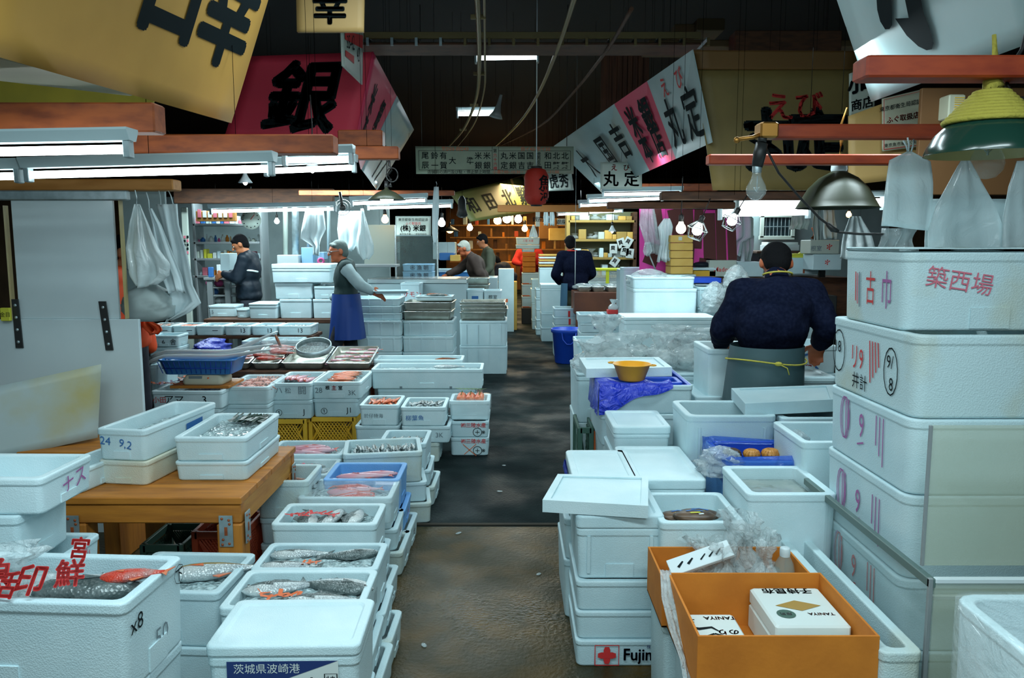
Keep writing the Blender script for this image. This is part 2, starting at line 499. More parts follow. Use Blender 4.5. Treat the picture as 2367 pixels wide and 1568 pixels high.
def foam(label, xc, yc, zb, w, d, h, rot=0.0, lid=0.0, m=None, text=(), strokes=(), group=None, name='foam_box', wall=None, taper=0.006, r=0.022, grip=True, ribs=0, cat='foam box', inner=None, lidm=None, wrap=None, tilt=(0, 0), floor=None):
    m = m or FOAM
    wall = wall or min(0.026, w * 0.09)
    t = taper
    mb = MB()
    def rr(ww, dd, r_, z):
        return [(x, y, z) for x, y in rrect(ww, dd, r_)]
    lip = min(0.03, h * 0.2)
    iz = min(0.03, h * 0.25) if floor is None else floor
    wz = lambda z: w - 0.004 - 2 * t * (1 - z / h)
    dz = lambda z: d - 0.004 - 2 * t * (1 - z / h)
    outer = [rr(wz(0) - 0.01, dz(0) - 0.01, r, 0), rr(wz(0), dz(0), r, 0.005), rr(wz(.01), dz(.01), r, 0.01), rr(wz(h - lip - .005), dz(h - lip - .005), r, h - lip - .005), rr(wz(h - lip), dz(h - lip), r, h - lip), rr(w, d, r, h - lip + 0.003), rr(w, d, r, h - lip + .007), rr(w, d, r, h - 0.008), rr(w, d, r, h - 0.003), rr(w - 0.006, d - 0.006, r, h), rr(w - 0.013, d - 0.013, r, h)]
    mb.loft(outer, m, True, True, False)
    v2, q2 = w - 2 * wall, d - 2 * wall
    inn = [rr(w - 0.013, d - 0.013, r, h), rr(v2 + 0.012, q2 + 0.012, r * 0.9, h), rr(v2 + 0.005, q2 + 0.005, r * 0.9, h), rr(v2, q2, r * 0.9, h - 0.003), rr(v2, q2, r * 0.9, h - 0.008), rr(v2 - t, q2 - t, r * 0.9, iz + .006), rr(v2 - t, q2 - t, r * 0.9, iz)]
    mb.loft(inn, inner or m, True, False, True)
    def side(face, e=0.0016):
        def fn(a, z):
            k = t * (1 - z / h)
            if face == 'f': return Vector((a, -(d / 2 - k) - e, z))
            if face == 'b': return Vector((-a, (d / 2 - k) + e, z))
            if face == 'r': return Vector((w / 2 - k + e, a, z))
            if face == 'l': return Vector((-(w / 2 - k) - e, -a, z))
            return Vector((a, z, h + lid + e))
        return fn
    if grip and h > 0.07:
        gw = min(0.12, w * 0.32)
        for f_, gg in (('f', gw), ('r', min(0.12, d * 0.3))):
            fn = side(f_, -0.004)
            fo = side(f_, 0.0024)
            z0, z1 = 0.008, h * 0.30
            ring = [(-gg / 2, z0), (gg / 2, z0), (gg / 2, z1), (-gg / 2, z1)]
            mb.add([fn(*p) for p in ring] + [fo(*p) for p in ring], [(4, 5, 6, 7), (0, 1, 5, 4), (1, 2, 6, 5), (2, 3, 7, 6), (3, 0, 4, 7)], m)
    for i in range(ribs):
        for f_, L in (('f', w), ('r', d)):
            fn, fo = side(f_, -0.004), side(f_, 0.0045)
            a = L * (-0.36 + 0.72 * i / max(1, ribs - 1))
            ring = [(a - 0.006, h * 0.12), (a + 0.006, h * 0.12), (a + 0.006, h * 0.86), (a - 0.006, h * 0.86)]
            mb.add([fn(*p) for p in ring] + [fo(*p) for p in ring], [(4, 5, 6, 7), (0, 1, 5, 4), (1, 2, 6, 5), (2, 3, 7, 6), (3, 0, 4, 7)], m)
    for tx in text:
        f_, s_, a, z, size, ink = tx[:6]
        mb.text(s_, side(f_), a, z, size, ink, *(tx[6:]))
    for f_, pts, wd, ink in strokes:
        mb.stroke(pts, side(f_), wd, ink)
    o = mb.build(name, None, (xc, yc, zb), (tilt[0], tilt[1], rot))
    tag(o, label, cat, group)
    if lid:
        lb = MB()
        lw, ld = w + 0.006, d + 0.006
        R = [rr(lw - 0.01, ld - 0.01, r, h + 0.0005), rr(lw, ld, r, h + 0.004), rr(lw, ld, r, h + 0.009), rr(lw, ld, r, h + lid - 0.010), rr(lw, ld, r, h + lid - 0.005), rr(lw - 0.008, ld - 0.008, r, h + lid), rr(lw - 0.016, ld - 0.016, r, h + lid), rr(lw - 0.05, ld - 0.05, r, h + lid), rr(lw - 0.054, ld - 0.054, r, h + lid), rr(lw - 0.062, ld - 0.062, r, h + lid - 0.007), rr(lw - 0.07, ld - 0.07, r, h + lid - 0.007)]
        lb.loft(R, lidm or m, True, True, True)
        lb.build('lid', o)
    b = Box()
    b.o, b.x, b.y, b.z, b.w, b.d, b.h, b.rot, b.wall, b.top = o, xc, yc, zb, w, d, h, rot, wall, zb + h + lid
    if wrap:
        wb = MB()
        g = 0.006
        R = [rr(w + g, d + g, r, h * 0.25), rr(w + g * 2, d + g * 2, r, h * 0.6), rr(w + g * 2, d + g * 2, r, h + 0.003), rr(w - 0.02, d - 0.02, r, h + 0.007)]
        wb.loft(R, FILM, True, False, True)
        wb.build('plastic_wrap', o)
    return b


def fb(label, x0, x1, y, zb, h, d, ref='b', Y=None, **k):
    """a foam box from the left and right ends of its lower (ref b) or upper (ref t) front edge in the photograph"""
    z = zb if ref == 'b' else zb + h + k.get('lid', 0)
    if Y is None:
        Y = on((x0 + x1) / 2, y, z).y
    p0, p1 = at(x0, y, Y), at(x1, y, Y)
    return foam(label, (p0.x + p1.x) / 2, Y + d / 2, zb, p1.x - p0.x, d, h, **k)


def up(b, label, h, dx=0.0, dy=0.0, w=None, d=None, rot=None, **k):
    """a box standing on box b"""
    return foam(label, b.x + dx, b.y + dy, b.top + 0.001, w or b.w, d or b.d, h, b.rot if rot is None else rot, **k)


def inside(b, u, v, z=0.0):
    """a point inside box b: u, v -1..1 across and deep, z metres above the box's base"""
    a, c = u * (b.w / 2 - b.wall), v * (b.d / 2 - b.wall)
    cs, sn = math.cos(b.rot), math.sin(b.rot)
    return Vector((b.x + a * cs - c * sn, b.y + a * sn + c * cs, b.z + z))


def ice(b, lvl, label, m=None, name='crushed_ice', cat='ice', amp=0.006):
    mb = MB()
    n = 12
    vs, fs = [], []
    w, d = b.w - 2 * b.wall - 0.026, b.d - 2 * b.wall - 0.026
    for j in range(n + 1):
        for i in range(n + 1):
            edge = i in (0, n) or j in (0, n)
            vs.append((w * (i / n - .5), d * (j / n - .5), lvl * b.h + (rnd.uniform(-amp, amp) if not edge else -amp)))
    for j in range(n):
        for i in range(n):
            a = j * (n + 1) + i
            fs.append((a, a + 1, a + n + 2, a + n + 1))
    ed = [i for i in range(n)] + [j * (n + 1) + n for j in range(n)] + [n * (n + 1) + i for i in range(n, 0, -1)] + [j * (n + 1) for j in range(n, 0, -1)]
    k0 = len(vs)
    zb = min(0.03, b.h * 0.25) + 0.004
    for a in ed:
        vs.append((vs[a][0], vs[a][1], zb))
    for i in range(len(ed)):
        j = (i + 1) % len(ed)
        fs.append((ed[j], ed[i], k0 + i, k0 + j))
    mb.add(vs, fs, m or ICE, True)
    o = mb.build(name, None, (b.x, b.y, b.z), (0, 0, b.rot))
    return tag(o, label, cat, None, 'stuff')


NTH = 'first second third fourth fifth sixth seventh eighth ninth tenth eleventh twelfth thirteenth fourteenth fifteenth sixteenth seventeenth eighteenth nineteenth twentieth'.split()


def hue(m):
    return {'paper': 'white', 'ink_pink': 'pink', 'cardboard': 'orange brown', 'sign_pale': 'pale green', 'yellow_tag': 'yellow', 'pink_plastic': 'bright pink', 'foam': 'pale', 'ink_blue': 'blue', 'white_plastic': 'white', 'sign_amber': 'amber', 'cardboard_tan': 'tan', 'shelf_wood': 'olive brown', 'foam_white': 'white', 'grey_cloth': 'grey', 'orange_lit_board': 'orange', 'red_plastic': 'dull red', 'wood_dark': 'dark brown'}.get(m.name, 'pale')


# ---------------------------------------------------------------- fish and other sea food
_fish = {}


def fish_mesh(kind):
    if kind in _fish:
        return _fish[kind]
    #       length, height, thickness, back, belly, fin
    L, H, T, back, belly, fin = {
        'silver': (0.30, 0.075, 0.040, F_DARK, F_SIL, F_SIL), 'amber': (0.34, 0.10, 0.06, F_YEL, F_SIL, F_ORNG), 'bream': (0.32, 0.12, 0.05, F_DARK, F_SIL, F_DARK),
        'salmon': (0.40, 0.11, 0.06, F_DARK, F_SIL, F_DARK), 'red': (0.22, 0.07, 0.035, F_RED, F_PINK, F_RED), 'redbig': (0.32, 0.10, 0.05, F_RED, F_RED, F_ORNG),
        'pink': (0.40, 0.085, 0.05, F_PINK, F_PINK, F_RED), 'small': (0.13, 0.026, 0.016, F_DARK, F_SIL, F_SIL), 'smallred': (0.14, 0.036, 0.02, F_RED, F_PINK, F_ORNG),
        'brown': (0.20, 0.035, 0.02, F_ORNG, F_ORNG, F_BRN), 'belt': (0.95, 0.05, 0.018, F_SIL, F_SIL, F_SIL), 'dark': (0.26, 0.06, 0.04, F_DARK, F_BRN, F_DARK)}[kind]
    mb = MB()
    prof = [(0.0, 0.06), (0.05, 0.42), (0.13, 0.75), (0.26, 0.98), (0.42, 1.0), (0.6, 0.8), (0.75, 0.5), (0.86, 0.24), (0.92, 0.2)]
    n = 12
    rings = []
    for t, s in prof:
        rings.append([(L * (t - 0.45), H / 2 * s * math.sin(2 * PI * j / n), T / 2 * (s ** 0.8) * math.cos(2 * PI * j / n)) for j in range(n)])
    vs = [p for r in rings for p in r]
    for half, m in ((0, back), (1, belly)):
        fs = []
        for i in range(len(rings) - 1):
            for j in range(n):
                up_ = math.sin(2 * PI * (j + .5) / n) > 0.2
                if up_ == (half == 0):
                    fs.append((i * n + j, i * n + (j + 1) % n, (i + 1) * n + (j + 1) % n, (i + 1) * n + j))
        mb.add(vs, fs, m, True)
    mb.add(rings[0] + rings[-1], [tuple(range(n)), tuple(range(2 * n - 1, n - 1, -1))], belly)
    def fin_(pts, th=0.0016):
        k = len(pts)
        mb.add([(x * L, y * H, th) for x, y in pts] + [(x * L, y * H, -th) for x, y in pts], [tuple(range(k)), tuple(range(2 * k - 1, k - 1, -1))] + [(i, (i + 1) % k, k + (i + 1) % k, k + i) for i in range(k)], fin)
    fin_([(0.44, 0.08), (0.56, 0.46), (0.52, 0.0), (0.56, -0.46), (0.44, -0.08)])
    fin_([(-0.18, 0.46), (-0.05, 0.72), (0.12, 0.62), (0.22, 0.36)])
    fin_([(0.05, -0.44), (0.12, -0.62), (0.24, -0.32)])
    for z in (1, -1):
        mb.ball((-0.36 * L, 0.10 * H, z * T * 0.33), (H * 0.075, H * 0.075, T * 0.08), F_SIL, 8, 4)
        mb.ball((-0.36 * L, 0.10 * H, z * T * 0.37), (H * 0.05, H * 0.05, T * 0.07), F_EYE, 8, 4)
        mb.add([(-0.2 * L, 0.0, z * (T * 0.5 + .001)), (-0.06 * L, 0.1 * H, z * (T * 0.46 + .003)), (-0.04 * L, -0.16 * H, z * (T * 0.46 + .003))], [(0, 1, 2)], fin)
    o = mb.build('fish')
    me = o.data
    bpy.data.objects.remove(o)
    _fish[kind] = (me, L, H, T)
    return _fish[kind]


def fish(kind, loc, rz, label, group=None, sc=1.0, rx=0.0, name='fish', cat='fish', ry=0.0):
    me = fish_mesh(kind)[0]
    o = bpy.data.objects.new(name, me)
    C.objects.link(o)
    o.location = loc
    o.rotation_euler = (rx, ry, rz)
    o.scale = (sc, sc, sc)
    return tag(o, label, cat, group)


def shoal(b, kind, n, lvl, label, group, along=True, spread=0.75, sc=1.0, layers=1, jit=0.25, name='fish', cat='fish'):
    """n fish laid side by side in box b"""
    me, L, H, T = fish_mesh(kind)
    per = max(1, math.ceil(n / layers))
    for i in range(n):
        lay, j = divmod(i, per)
        k = (j + 0.5 + 0.4 * (lay % 2)) / per * 2 - 1
        if along:
            p = inside(b, k * spread, rnd.uniform(-.25, .25), lvl * b.h + T * sc * (0.3 + 0.75 * lay))
            a = PI / 2
        else:
            p = inside(b, rnd.uniform(-.2, .2), k * spread, lvl * b.h + T * sc * (0.3 + 0.75 * lay))
            a = 0
        lb_ = label if n > 8 else '%s, %s from the %s' % (label, NTH[i], 'left' if along else 'front')
        fish(kind, p, b.rot + a + rnd.uniform(-jit, jit) + (PI if rnd.random() < .3 else 0), lb_, group, sc * rnd.uniform(.92, 1.05), rnd.uniform(-.25, .25), name, cat)


def bag(label, loc, size, m=None, seed=0, name='plastic_bag', cat='plastic bag', n=26, k=16, amp=0.22, flat=0.55, group=None, neck=True):
    """a crumpled bag: a sack with a gathered neck"""
    r = random.Random(seed)
    mb = MB()
    ph = [(r.uniform(2, 7), r.uniform(0, 6.3), r.uniform(1, 5), r.uniform(0, 6.3)) for _ in range(7)]
    rings = []
    for i in range(k + 1):
        t = i / k
        rad = (max(0.03, math.sin(PI * min(1, t * 1.35 + 0.12)) ** flat) if t < 0.66 else 0.30 + 0.45 * (t - .66) / .34 * r.uniform(.8, 1.2))
        if not neck:
            rad = max(.02, (1 - t ** 2.2)) ** .5
        elif t < 0.66:
            rad = max(rad, 0.3)
        if i == 0:
            rad = 0.5 if neck else .9
        ring = []
        for j in range(n):
            a = 2 * PI * j / n
            q = sum(math.sin(f1 * a + p1 + f2 * t * 3) * math.sin(f2 * t * 5 + p2) for f1, p1, f2, p2 in ph) / 3.0
            q = rad * (1 + amp * q + r.uniform(-.05, .05))
            ring.append((size[0] / 2 * q * math.cos(a), size[1] / 2 * q * math.sin(a), size[2] * t + (0 if i == 0 else r.uniform(-.015, .015) * size[2])))
        rings.append(ring)
    mb.loft(rings, m or FILMB, True, True, not neck)
    o = mb.build(name, None, loc, (0, 0, r.uniform(0, 6)))
    return tag(o, label, cat, group)
# ---------------------------------------------------------------- the setting
def wetmat(name, dark, light, scale, rough):
    m = mat(name, dark, 0.4, col2=light, nscale=scale, ncut=(0.42, 0.72), bump=('n', 55, 0.55))
    t = m.node_tree
    b = t.nodes['Principled BSDF']
    b.inputs['Specular IOR Level'].default_value = 0.3 if name == 'wet_concrete' else 0.1
    tc = [n for n in t.nodes if n.type == 'TEX_COORD'][0]
    n = t.nodes.new('ShaderNodeTexNoise')
    n.inputs['Scale'].default_value = 1.7
    n.inputs['Detail'].default_value = 7
    t.links.new(tc.outputs['Object'], n.inputs['Vector'])
    r = t.nodes.new('ShaderNodeMapRange')
    r.inputs[1].default_value, r.inputs[2].default_value = 0.38, 0.62
    r.inputs[3].default_value, r.inputs[4].default_value = rough
    t.links.new(n.outputs[0], r.inputs[0])
    t.links.new(r.outputs[0], b.inputs['Roughness'])
    return m


ASPH = wetmat('wet_asphalt', (0.005, 0.011, 0.012), (0.014, 0.024, 0.024), 3.0, (0.5, 0.95))
CONC = wetmat('wet_concrete', (0.030, 0.026, 0.008), (0.085, 0.050, 0.010), 5.0, (0.2, 0.6))
CEILM = mat('black_ceiling', (0.004, 0.005, 0.006), 0.9)  # even near-black base colour
WALLM = mat('dark_wall', (0.035, 0.028, 0.018), 0.9, col2=(0.02, 0.018, 0.012))
mb = MB(); mb.box((0, 19, -0.06), (18, 32, 0.12), ASPH); struct(mb.build('floor'))
mb = MB(); mb.box((0, 0.95, -0.058), (18, 6.8, 0.12), CONC); struct(mb.build('floor_front'))
mb = MB(); mb.box((-0.1, 4.375, 0.004), (1.5, 0.03, 0.008), WALLM); struct(mb.build('trim_1'))
mb = MB(); mb.box((0, 16, 4.35), (18, 40, 0.1), CEILM); struct(mb.build('ceiling'))
mb = MB(); mb.box((0, 34.5, 2.1), (18, 0.1, 4.5), WALLM); struct(mb.build('wall_back'))
for nm, x in (('wall_left', -8.6), ('wall_right', 8.6)):
    mb = MB(); mb.box((x, 16, 2.1), (0.1, 38, 4.5), WALLM); struct(mb.build(nm))
# worn patch and shreds of ice on the aisle floor
for i, (x, y) in enumerate(((1165, 1078), (1245, 1330), (980, 1495), (1155, 1138), (1060, 1235))):
    p = on(x, y, 0.0)
    mb = MB()
    mb.ball((0, 0, 0.004), (0.016 + 0.002 * i, 0.011, 0.004), FILMB, 8, 4)
    o = mb.build('litter_scrap', None, (p.x, p.y, 0.002), (0, 0, i))
    tag(o, ['shiny wet scrap on the dark asphalt of the aisle', 'curled pale scrap on the brown concrete before the tall foam stack', 'clear scrap of plastic on the brown concrete by the lidded box row', 'small wet shred just beyond the seam in the floor', 'grey shred lying on the floor seam'][i], 'litter')

# ---------------------------------------------------------------- left foreground: timber table
TZ = 0.58
tb = empty('wooden_table', (-1.46, 3.5, 0))
tag(tb, 'sturdy orange timber table with steel corner plates under two foam boxes', 'table')
TX0, TX1, TY0, TY1 = -0.37, 0.37, -0.40, 0.42
mb = MB()
for i in range(4):
    y = TY0 + (i + .5) * (TY1 - TY0) / 4
    mb.box((0, y, TZ - 0.015), (TX1 - TX0, (TY1 - TY0) / 4 - 0.002, 0.03), WOOD)
mb.build('tabletop', tb)
for y, nm in ((TY0 + 0.035, 'front_rail'), (TY1 - 0.035, 'back_rail')):
    mb = MB(); mb.box((0, y, TZ - 0.03 - 0.042), (TX1 - TX0 - 0.012, 0.05, 0.08), WOOD); mb.build(nm, tb)
WOODS = mat('wood_side', (0.55, 0.25, 0.04), 0.55, col2=(0.36, 0.13, 0.015), nscale=3, ncut=(0.35, 0.75), stretch=(9, 1.2, 9), bump=('n', 8, 0.1))
for x in (TX0 + 0.03, TX1 - 0.03):
    mb = MB(); mb.box((x, 0, TZ - 0.03 - 0.052), (0.045, TY1 - TY0 - 0.11, 0.1), WOODS); mb.build('side_rail', tb)
LEGS = []
for x, y in ((TX0 + 0.055, TY0 + 0.055), (TX1 - 0.055, TY0 + 0.055), (TX0 + 0.055, TY1 - 0.055), (TX1 - 0.055, TY1 - 0.055)):
    mb = MB(); mb.box((x, y, (TZ - 0.112) / 2), (0.10, 0.10, TZ - 0.114), WOODL)
    LEGS.append(mb.build('leg', tb))
def plate(x, y, z, rz, leg):
    mb = MB()
    mb.box((0, 0, 0), (0.055, 0.005, 0.13), GALV)
    for a, b in ((-0.015, .052), (0.013, .046), (0.015, .03), (-0.013, -.035), (0.012, -.052), (-.016, -.056)):
        mb.ball((a, -0.003, b), (0.006, 0.003, 0.006), BROWNWOOD, 8, 4)
    mb.box((0, -0.003, 0.0), (0.012, 0.003, 0.035), BROWNWOOD)
    mb.build('corner_plate', LEGS[leg], (x, y, z), (0, 0, rz))
plate(TX1 - 0.065, TY0 + 0.001, TZ - 0.14, 0, 1)
plate(TX1 + 0.0035, TY0 + 0.06, TZ - 0.14, PI / 2, 1)
plate(TX0 + 0.055, TY0 + 0.001, TZ - 0.14, 0, 0)
plate(TX1 + 0.0035, TY1 - 0.06, TZ - 0.14, PI / 2, 3)
# crates in the dark under the table
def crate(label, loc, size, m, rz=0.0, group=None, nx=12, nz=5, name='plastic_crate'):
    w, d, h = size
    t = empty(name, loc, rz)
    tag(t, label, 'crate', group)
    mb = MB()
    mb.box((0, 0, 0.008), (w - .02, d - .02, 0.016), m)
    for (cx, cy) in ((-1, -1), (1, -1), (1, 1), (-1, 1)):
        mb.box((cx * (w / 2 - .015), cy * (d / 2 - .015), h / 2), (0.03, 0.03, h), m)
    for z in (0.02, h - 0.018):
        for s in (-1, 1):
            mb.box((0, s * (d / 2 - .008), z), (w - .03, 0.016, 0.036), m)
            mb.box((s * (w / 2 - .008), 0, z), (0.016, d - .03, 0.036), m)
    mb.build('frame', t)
    mb = MB()
    for s in (-1, 1):
        for i in range(nx):
            for (L, axis) in ((w, 0), (d, 1)):
                a = (i + .5) / nx * (L - .06) - (L - .06) / 2
                hh = h - .07
                lo = max(-(L - .06) / 2, a - hh * .5); hi = min((L - .06) / 2, a + hh * .5)
                for dr in (1, -1):
                    p = [(a - dr * hh * .35, 0.036), (a + dr * hh * .35, h - .036)]
                    pts = [((q, s * (d / 2 - .008), z) if axis == 0 else (s * (w / 2 - .008), q, z)) for q, z in p]
                    pts = [(max(-w / 2 + .02, min(w / 2 - .02, x)), max(-d / 2 + .02, min(d / 2 - .02, y)), z) for x, y, z in pts]
                    mb.tube(pts, 0.0045, m, 4, sm=False)
    mb.build('lattice', t)
    return t
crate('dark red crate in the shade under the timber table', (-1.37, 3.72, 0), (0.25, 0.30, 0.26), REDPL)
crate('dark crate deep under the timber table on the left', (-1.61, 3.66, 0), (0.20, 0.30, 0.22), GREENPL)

# two boxes on the table
b = fb('lower of the two stacked foam boxes on the right of the timber table', 404, 574, 1113, TZ, 0.085, 0.50, m=FOAMW)
b2 = up(b, 'upper of two stacked foam boxes on the timber table, heaped with ice', 0.105, m=FOAMW)
ice(b2, 0.72, 'crushed ice heaped in the box on the right of the timber table', amp=0.01)
mb = MB()
for i in range(18):
    a = -0.11 + i * 0.0105
    mb.stroke([(a, 0), (a + rnd.uniform(-.02, .02), 0.07), (a + rnd.uniform(-.03, .03), 0.13)], lambda u, v: Vector((u, v, 0.02 + 0.05 * v + rnd.uniform(0, .015))), [0.016, 0.02, 0.004], SEAW)
tag(mb.build('seaweed', None, (b2.x + 0.06, b2.y + 0.09, b2.z + 0.07), (0, 0, -0.2)), 'dark green seaweed sheet at the back of the iced box on the table', 'seaweed')
t1 = foam('lower long foam box at the left end of the timber table, stained below', -1.60, 3.56, TZ, 0.225, 0.60, 0.105, -0.14, m=FOAMY)
t2 = up(t1, 'upper long foam box on the timber table with blue marker scrawl', 0.135, m=FOAMW, text=[('f', '24', -0.07, 0.085, 0.05, INKB, 0.0, -0.1), ('f', '9,2', 0.02, 0.07, 0.05, INKB, 0.0, -0.25)],
        strokes=[('r', [(0.02, 0.075), (0.16, 0.08)], 0.03, INKB)])
ice(t2, 0.6, 'thin layer of ice in the long box with blue scrawl')
foam('small foam box behind the leaning stack on the left end of the table', -1.80, 3.33, TZ, 0.17, 0.36, 0.10, -0.2, m=FOAMW)

# bench behind and the leaning cutting board
bn = empty('wooden_bench', (-2.5, 3.98, 0))
tag(bn, 'low timber bench carrying the stained cutting board', 'bench')
mb = MB(); mb.box((0, 0, 0.565), (1.2, 0.36, 0.03), WOOD); mb.build('plank', bn)
for x in (-.5, .5):
    mb = MB(); mb.box((x, 0, 0.275), (0.08, 0.30, 0.55), WOODL); mb.build('leg', bn)
mb = MB()
panel(mb, (at(-60, 905, 3.78), at(234, 842, 4.05), at(226, 1012, 4.0), at(-60, 1075, 3.70)), 0.03, CUTB, 8, 8)
tag(mb.build('cutting_board'), 'thick grey cutting board with yellow stains leaning on the white partition', 'cutting board')

# framed white partition
PY = 4.25
pt = empty('partition_board', (at(150, 740, PY).x, PY, 0))
tag(pt, 'tall white partition board with wood frame and black strap hinges', 'partition')
def flat(name, x0, x1, y0, y1, Y, th, m, parent):
    a, c = at(x0, y0, Y), at(x1, y1, Y)
    mb = MB()
    mb.box(((a.x + c.x) / 2 - parent.location.x, Y + th / 2 - parent.location.y, (a.z + c.z) / 2 - parent.location.z), (abs(c.x - a.x), th, abs(a.z - c.z)), m)
    return mb.build(name, parent)
flat('upper_panel', 24, 276, 463, 738, PY + 0.01, 0.02, BOARDW, pt)
a = at(320, 738, PY); mb = MB(); mb.box(((a.x - 3.5) / 2 - pt.location.x, 0.012, a.z / 2), (a.x + 3.5, 0.024, a.z - 0.002), BOARDW); mb.build('lower_panel', pt)
TIM = mat('pale_timber', (0.40, 0.33, 0.14), 0.6, col2=(0.3, 0.26, 0.14), nscale=5, stretch=(6, 6, 1))
flat('post', 6, 26, 475, 738, PY, 0.045, TIM, pt)
flat('post', 272, 290, 452, 738, PY, 0.045, TIM, pt)
flat('top_rail', -40, 292, 440, 463, PY - 0.01, 0.05, GALV, pt)
for x0, x1, x2, x3, y0, y1 in ((26, 41, 36, 53, 692, 805), (227, 244, 244, 261, 697, 810)):
    mb = MB()
    o = pt.location
    panel(mb, [p - o for p in (at(x0, y0, PY - .012), at(x1, y0, PY - .012), at(x3, y1, PY - .012), at(x2, y1, PY - .012))], 0.008, DARK)
    for k in range(4):
        p = at((x0 + x1) / 2 + (x2 - x0) * (k + .5) / 4, y0 + (y1 - y0) * (k + .5) / 4, PY - 0.016) - o
        mb.ball(p, (0.009, 0.006, 0.009), GALV, 8, 4)
    mb.build('strap_hinge', pt)
mb = MB(); a = at(14, 727, PY - .03); mb.box((0, 0, 0), (0.05, 0.02, 0.07), YELTAG)
mb.text('金目', lambda u, v: Vector((u, -0.0115, v)), 0, 0, 0.028, INK)
tag(mb.build('price_tag', None, a), 'small yellow tag tucked beside the left strap hinge', 'tag')

# leaning stack at the left edge
c1 = foam('bottom foam box of the leaning stack at the left edge', -1.66, 2.46, 0, 0.44, 0.30, 0.26, -0.03, m=FOAM)
c2 = up(c1, 'second foam box from below in the leaning stack at the left edge', 0.235, m=FOAM)
c3 = foam('foam box with red scrawl jutting from the left edge stack', -1.645, 2.50, c2.top + .001, 0.44, 0.32, 0.105, -0.02, m=FOAM, text=[('r', '大仙', 0.03, 0.055, 0.06, INKP, 0.0, 0.1)])
c4 = foam('plain foam box second from the top of the left edge stack', -1.70, 2.46, c3.top + .001, 0.42, 0.28, 0.175, 0.0, m=FOAM)
c5 = foam('open foam box with violet marker on top of the left edge stack', -1.635, 2.47, c4.top + .001, 0.45, 0.29, 0.115, -0.02, m=FOAMW, text=[('r', 'ナス', 0.03, 0.06, 0.07, INKV, 0.0, 0.15)])

# front left box with long fish and a red printed bag
d0 = foam('plain foam box under the fish box in the front left corner', -1.255, 1.98, 0.30, 0.66, 0.30, 0.20, -0.06, m=FOAM, text=[('r', '51', -0.05, 0.12, 0.05, INKG)])
foam('bottom foam box in the front left corner', -1.255, 1.98, 0.0, 0.66, 0.30, 0.298, -0.06, m=FOAM)
d1 = up(d0, 'foam box marked 50 with a red tail over its rim, front left corner', 0.24, m=FOAM, w=0.68, d=0.30, text=[('r', 'x8', -0.10, 0.17, 0.06, INK), ('r', '50', 0.02, 0.08, 0.07, INKG), ('r', '㊦', 0.12, 0.20, 0.06, INK)])
ice(d1, 0.55, 'ice under the long fish in the front left box')
fish('salmon', inside(d1, 0.35, 0.1, 0.20), d1.rot + PI + .1, 'dark backed red bellied fish lying in the front left box', sc=1.05)
fish('redbig', inside(d1, 0.80, 0.25, 0.232), d1.rot + 0.05, 'red fish with its tail poking over the rim of the front left box', sc=0.62, ry=-.12)
o = bag('clear bag printed with red characters in the front left box', (-1.34, 1.96, d1.z + 0.14), (0.36, 0.20, 0.17), FILMB, 5, amp=0.3)
RP = MB()
for s_, x, y, z, sz, rz, rx in (('宮', -1.09, 1.93, 0.835, 0.055, -0.1, 1.15), ('魚', -1.26, 1.86, 0.80, 0.08, 0.2, 1.0), ('印', -1.17, 1.85, 0.785, 0.08, -0.1, 0.9), ('鮮', -1.09, 1.88, 0.79, 0.07, 0.2, 1.0), ('大', -1.36, 1.86, 0.81, 0.09, 0.3, 1.0), ('活', -1.23, 1.845, 0.775, 0.07, -0.1, 0.9)):
    M = Matrix.Translation((x, y, z)) @ Matrix.Rotation(rz, 4, 'Z') @ Matrix.Rotation(rx, 4, 'X')
    RP.text(s_, lambda u, v, M=M: M @ Vector((u, v, 0.0)), 0, 0, sz, INKR, 0.03)
RP.v = [tuple(o.matrix_basis.inverted() @ Vector(p)) for p in RP.v]
RP.build('red_print', o)

# box with amber fish beside it
e0 = foam('foam box below the amber fish, behind the front left corner', -1.20, 2.80, 0.0, 0.40, 0.36, 0.20, -0.05)
e1 = up(e0, 'foam box holding one amber fish behind the front left corner', 0.20, text=[('r', '1', -0.13, 0.1, 0.06, INK)])
ice(e1, 0.82, 'ice around the amber fish')
fish('amber', inside(e1, 0.45, 0.15, 0.19), 0.25, 'ochre backed silver fish with a red fin tag alone on ice', sc=1.0)

# ---------------------------------------------------------------- the row of boxes along the left side of the aisle
r0 = foam('stacked box under the lidded carton with the blue label', -0.665, 2.32, 0, 0.44, 0.30, 0.20, 0.02)
LBL = [('f', '', 0, 0, .1, INK)]
r1 = foam('lidded foam box with a dark blue and white label, front of the aisle row', -0.665, 2.32, 0.201, 0.44, 0.30, 0.21, 0.02, lid=0.035, m=FOAMW, grip=False)
mb = MB()
fn = lambda a, z: Vector((a, -0.152 - 0.002, z))
mb.add([fn(-0.16, 0.045), fn(0.16, 0.045), fn(0.16, 0.20), fn(-0.16, 0.20)], [(0, 1, 2, 3)], PAPER)
fn2 = lambda a, z: Vector((a, -0.1548, z))
mb.add([fn2(-0.16, 0.095), fn2(-0.02, 0.135), fn2(0.16, 0.20), fn2(-0.16, 0.20)], [(0, 1, 2, 3)], INKN)
mb.add([fn2(-0.16, 0.045), fn2(0.02, 0.045), fn2(-0.16, 0.115)], [(0, 1, 2)], INKN)
fn3 = lambda a, z: Vector((a, -0.1556, z))
mb.text('茨城県波崎港', fn3, -0.045, 0.178, 0.032, PAPER)
mb.text('墨田丸', fn3, 0.02, 0.117, 0.07, INK, 0.01)
mb.text('特', fn3, 0.138, 0.14, 0.03, INK); mb.text('選', fn3, 0.138, 0.107, 0.03, INK)
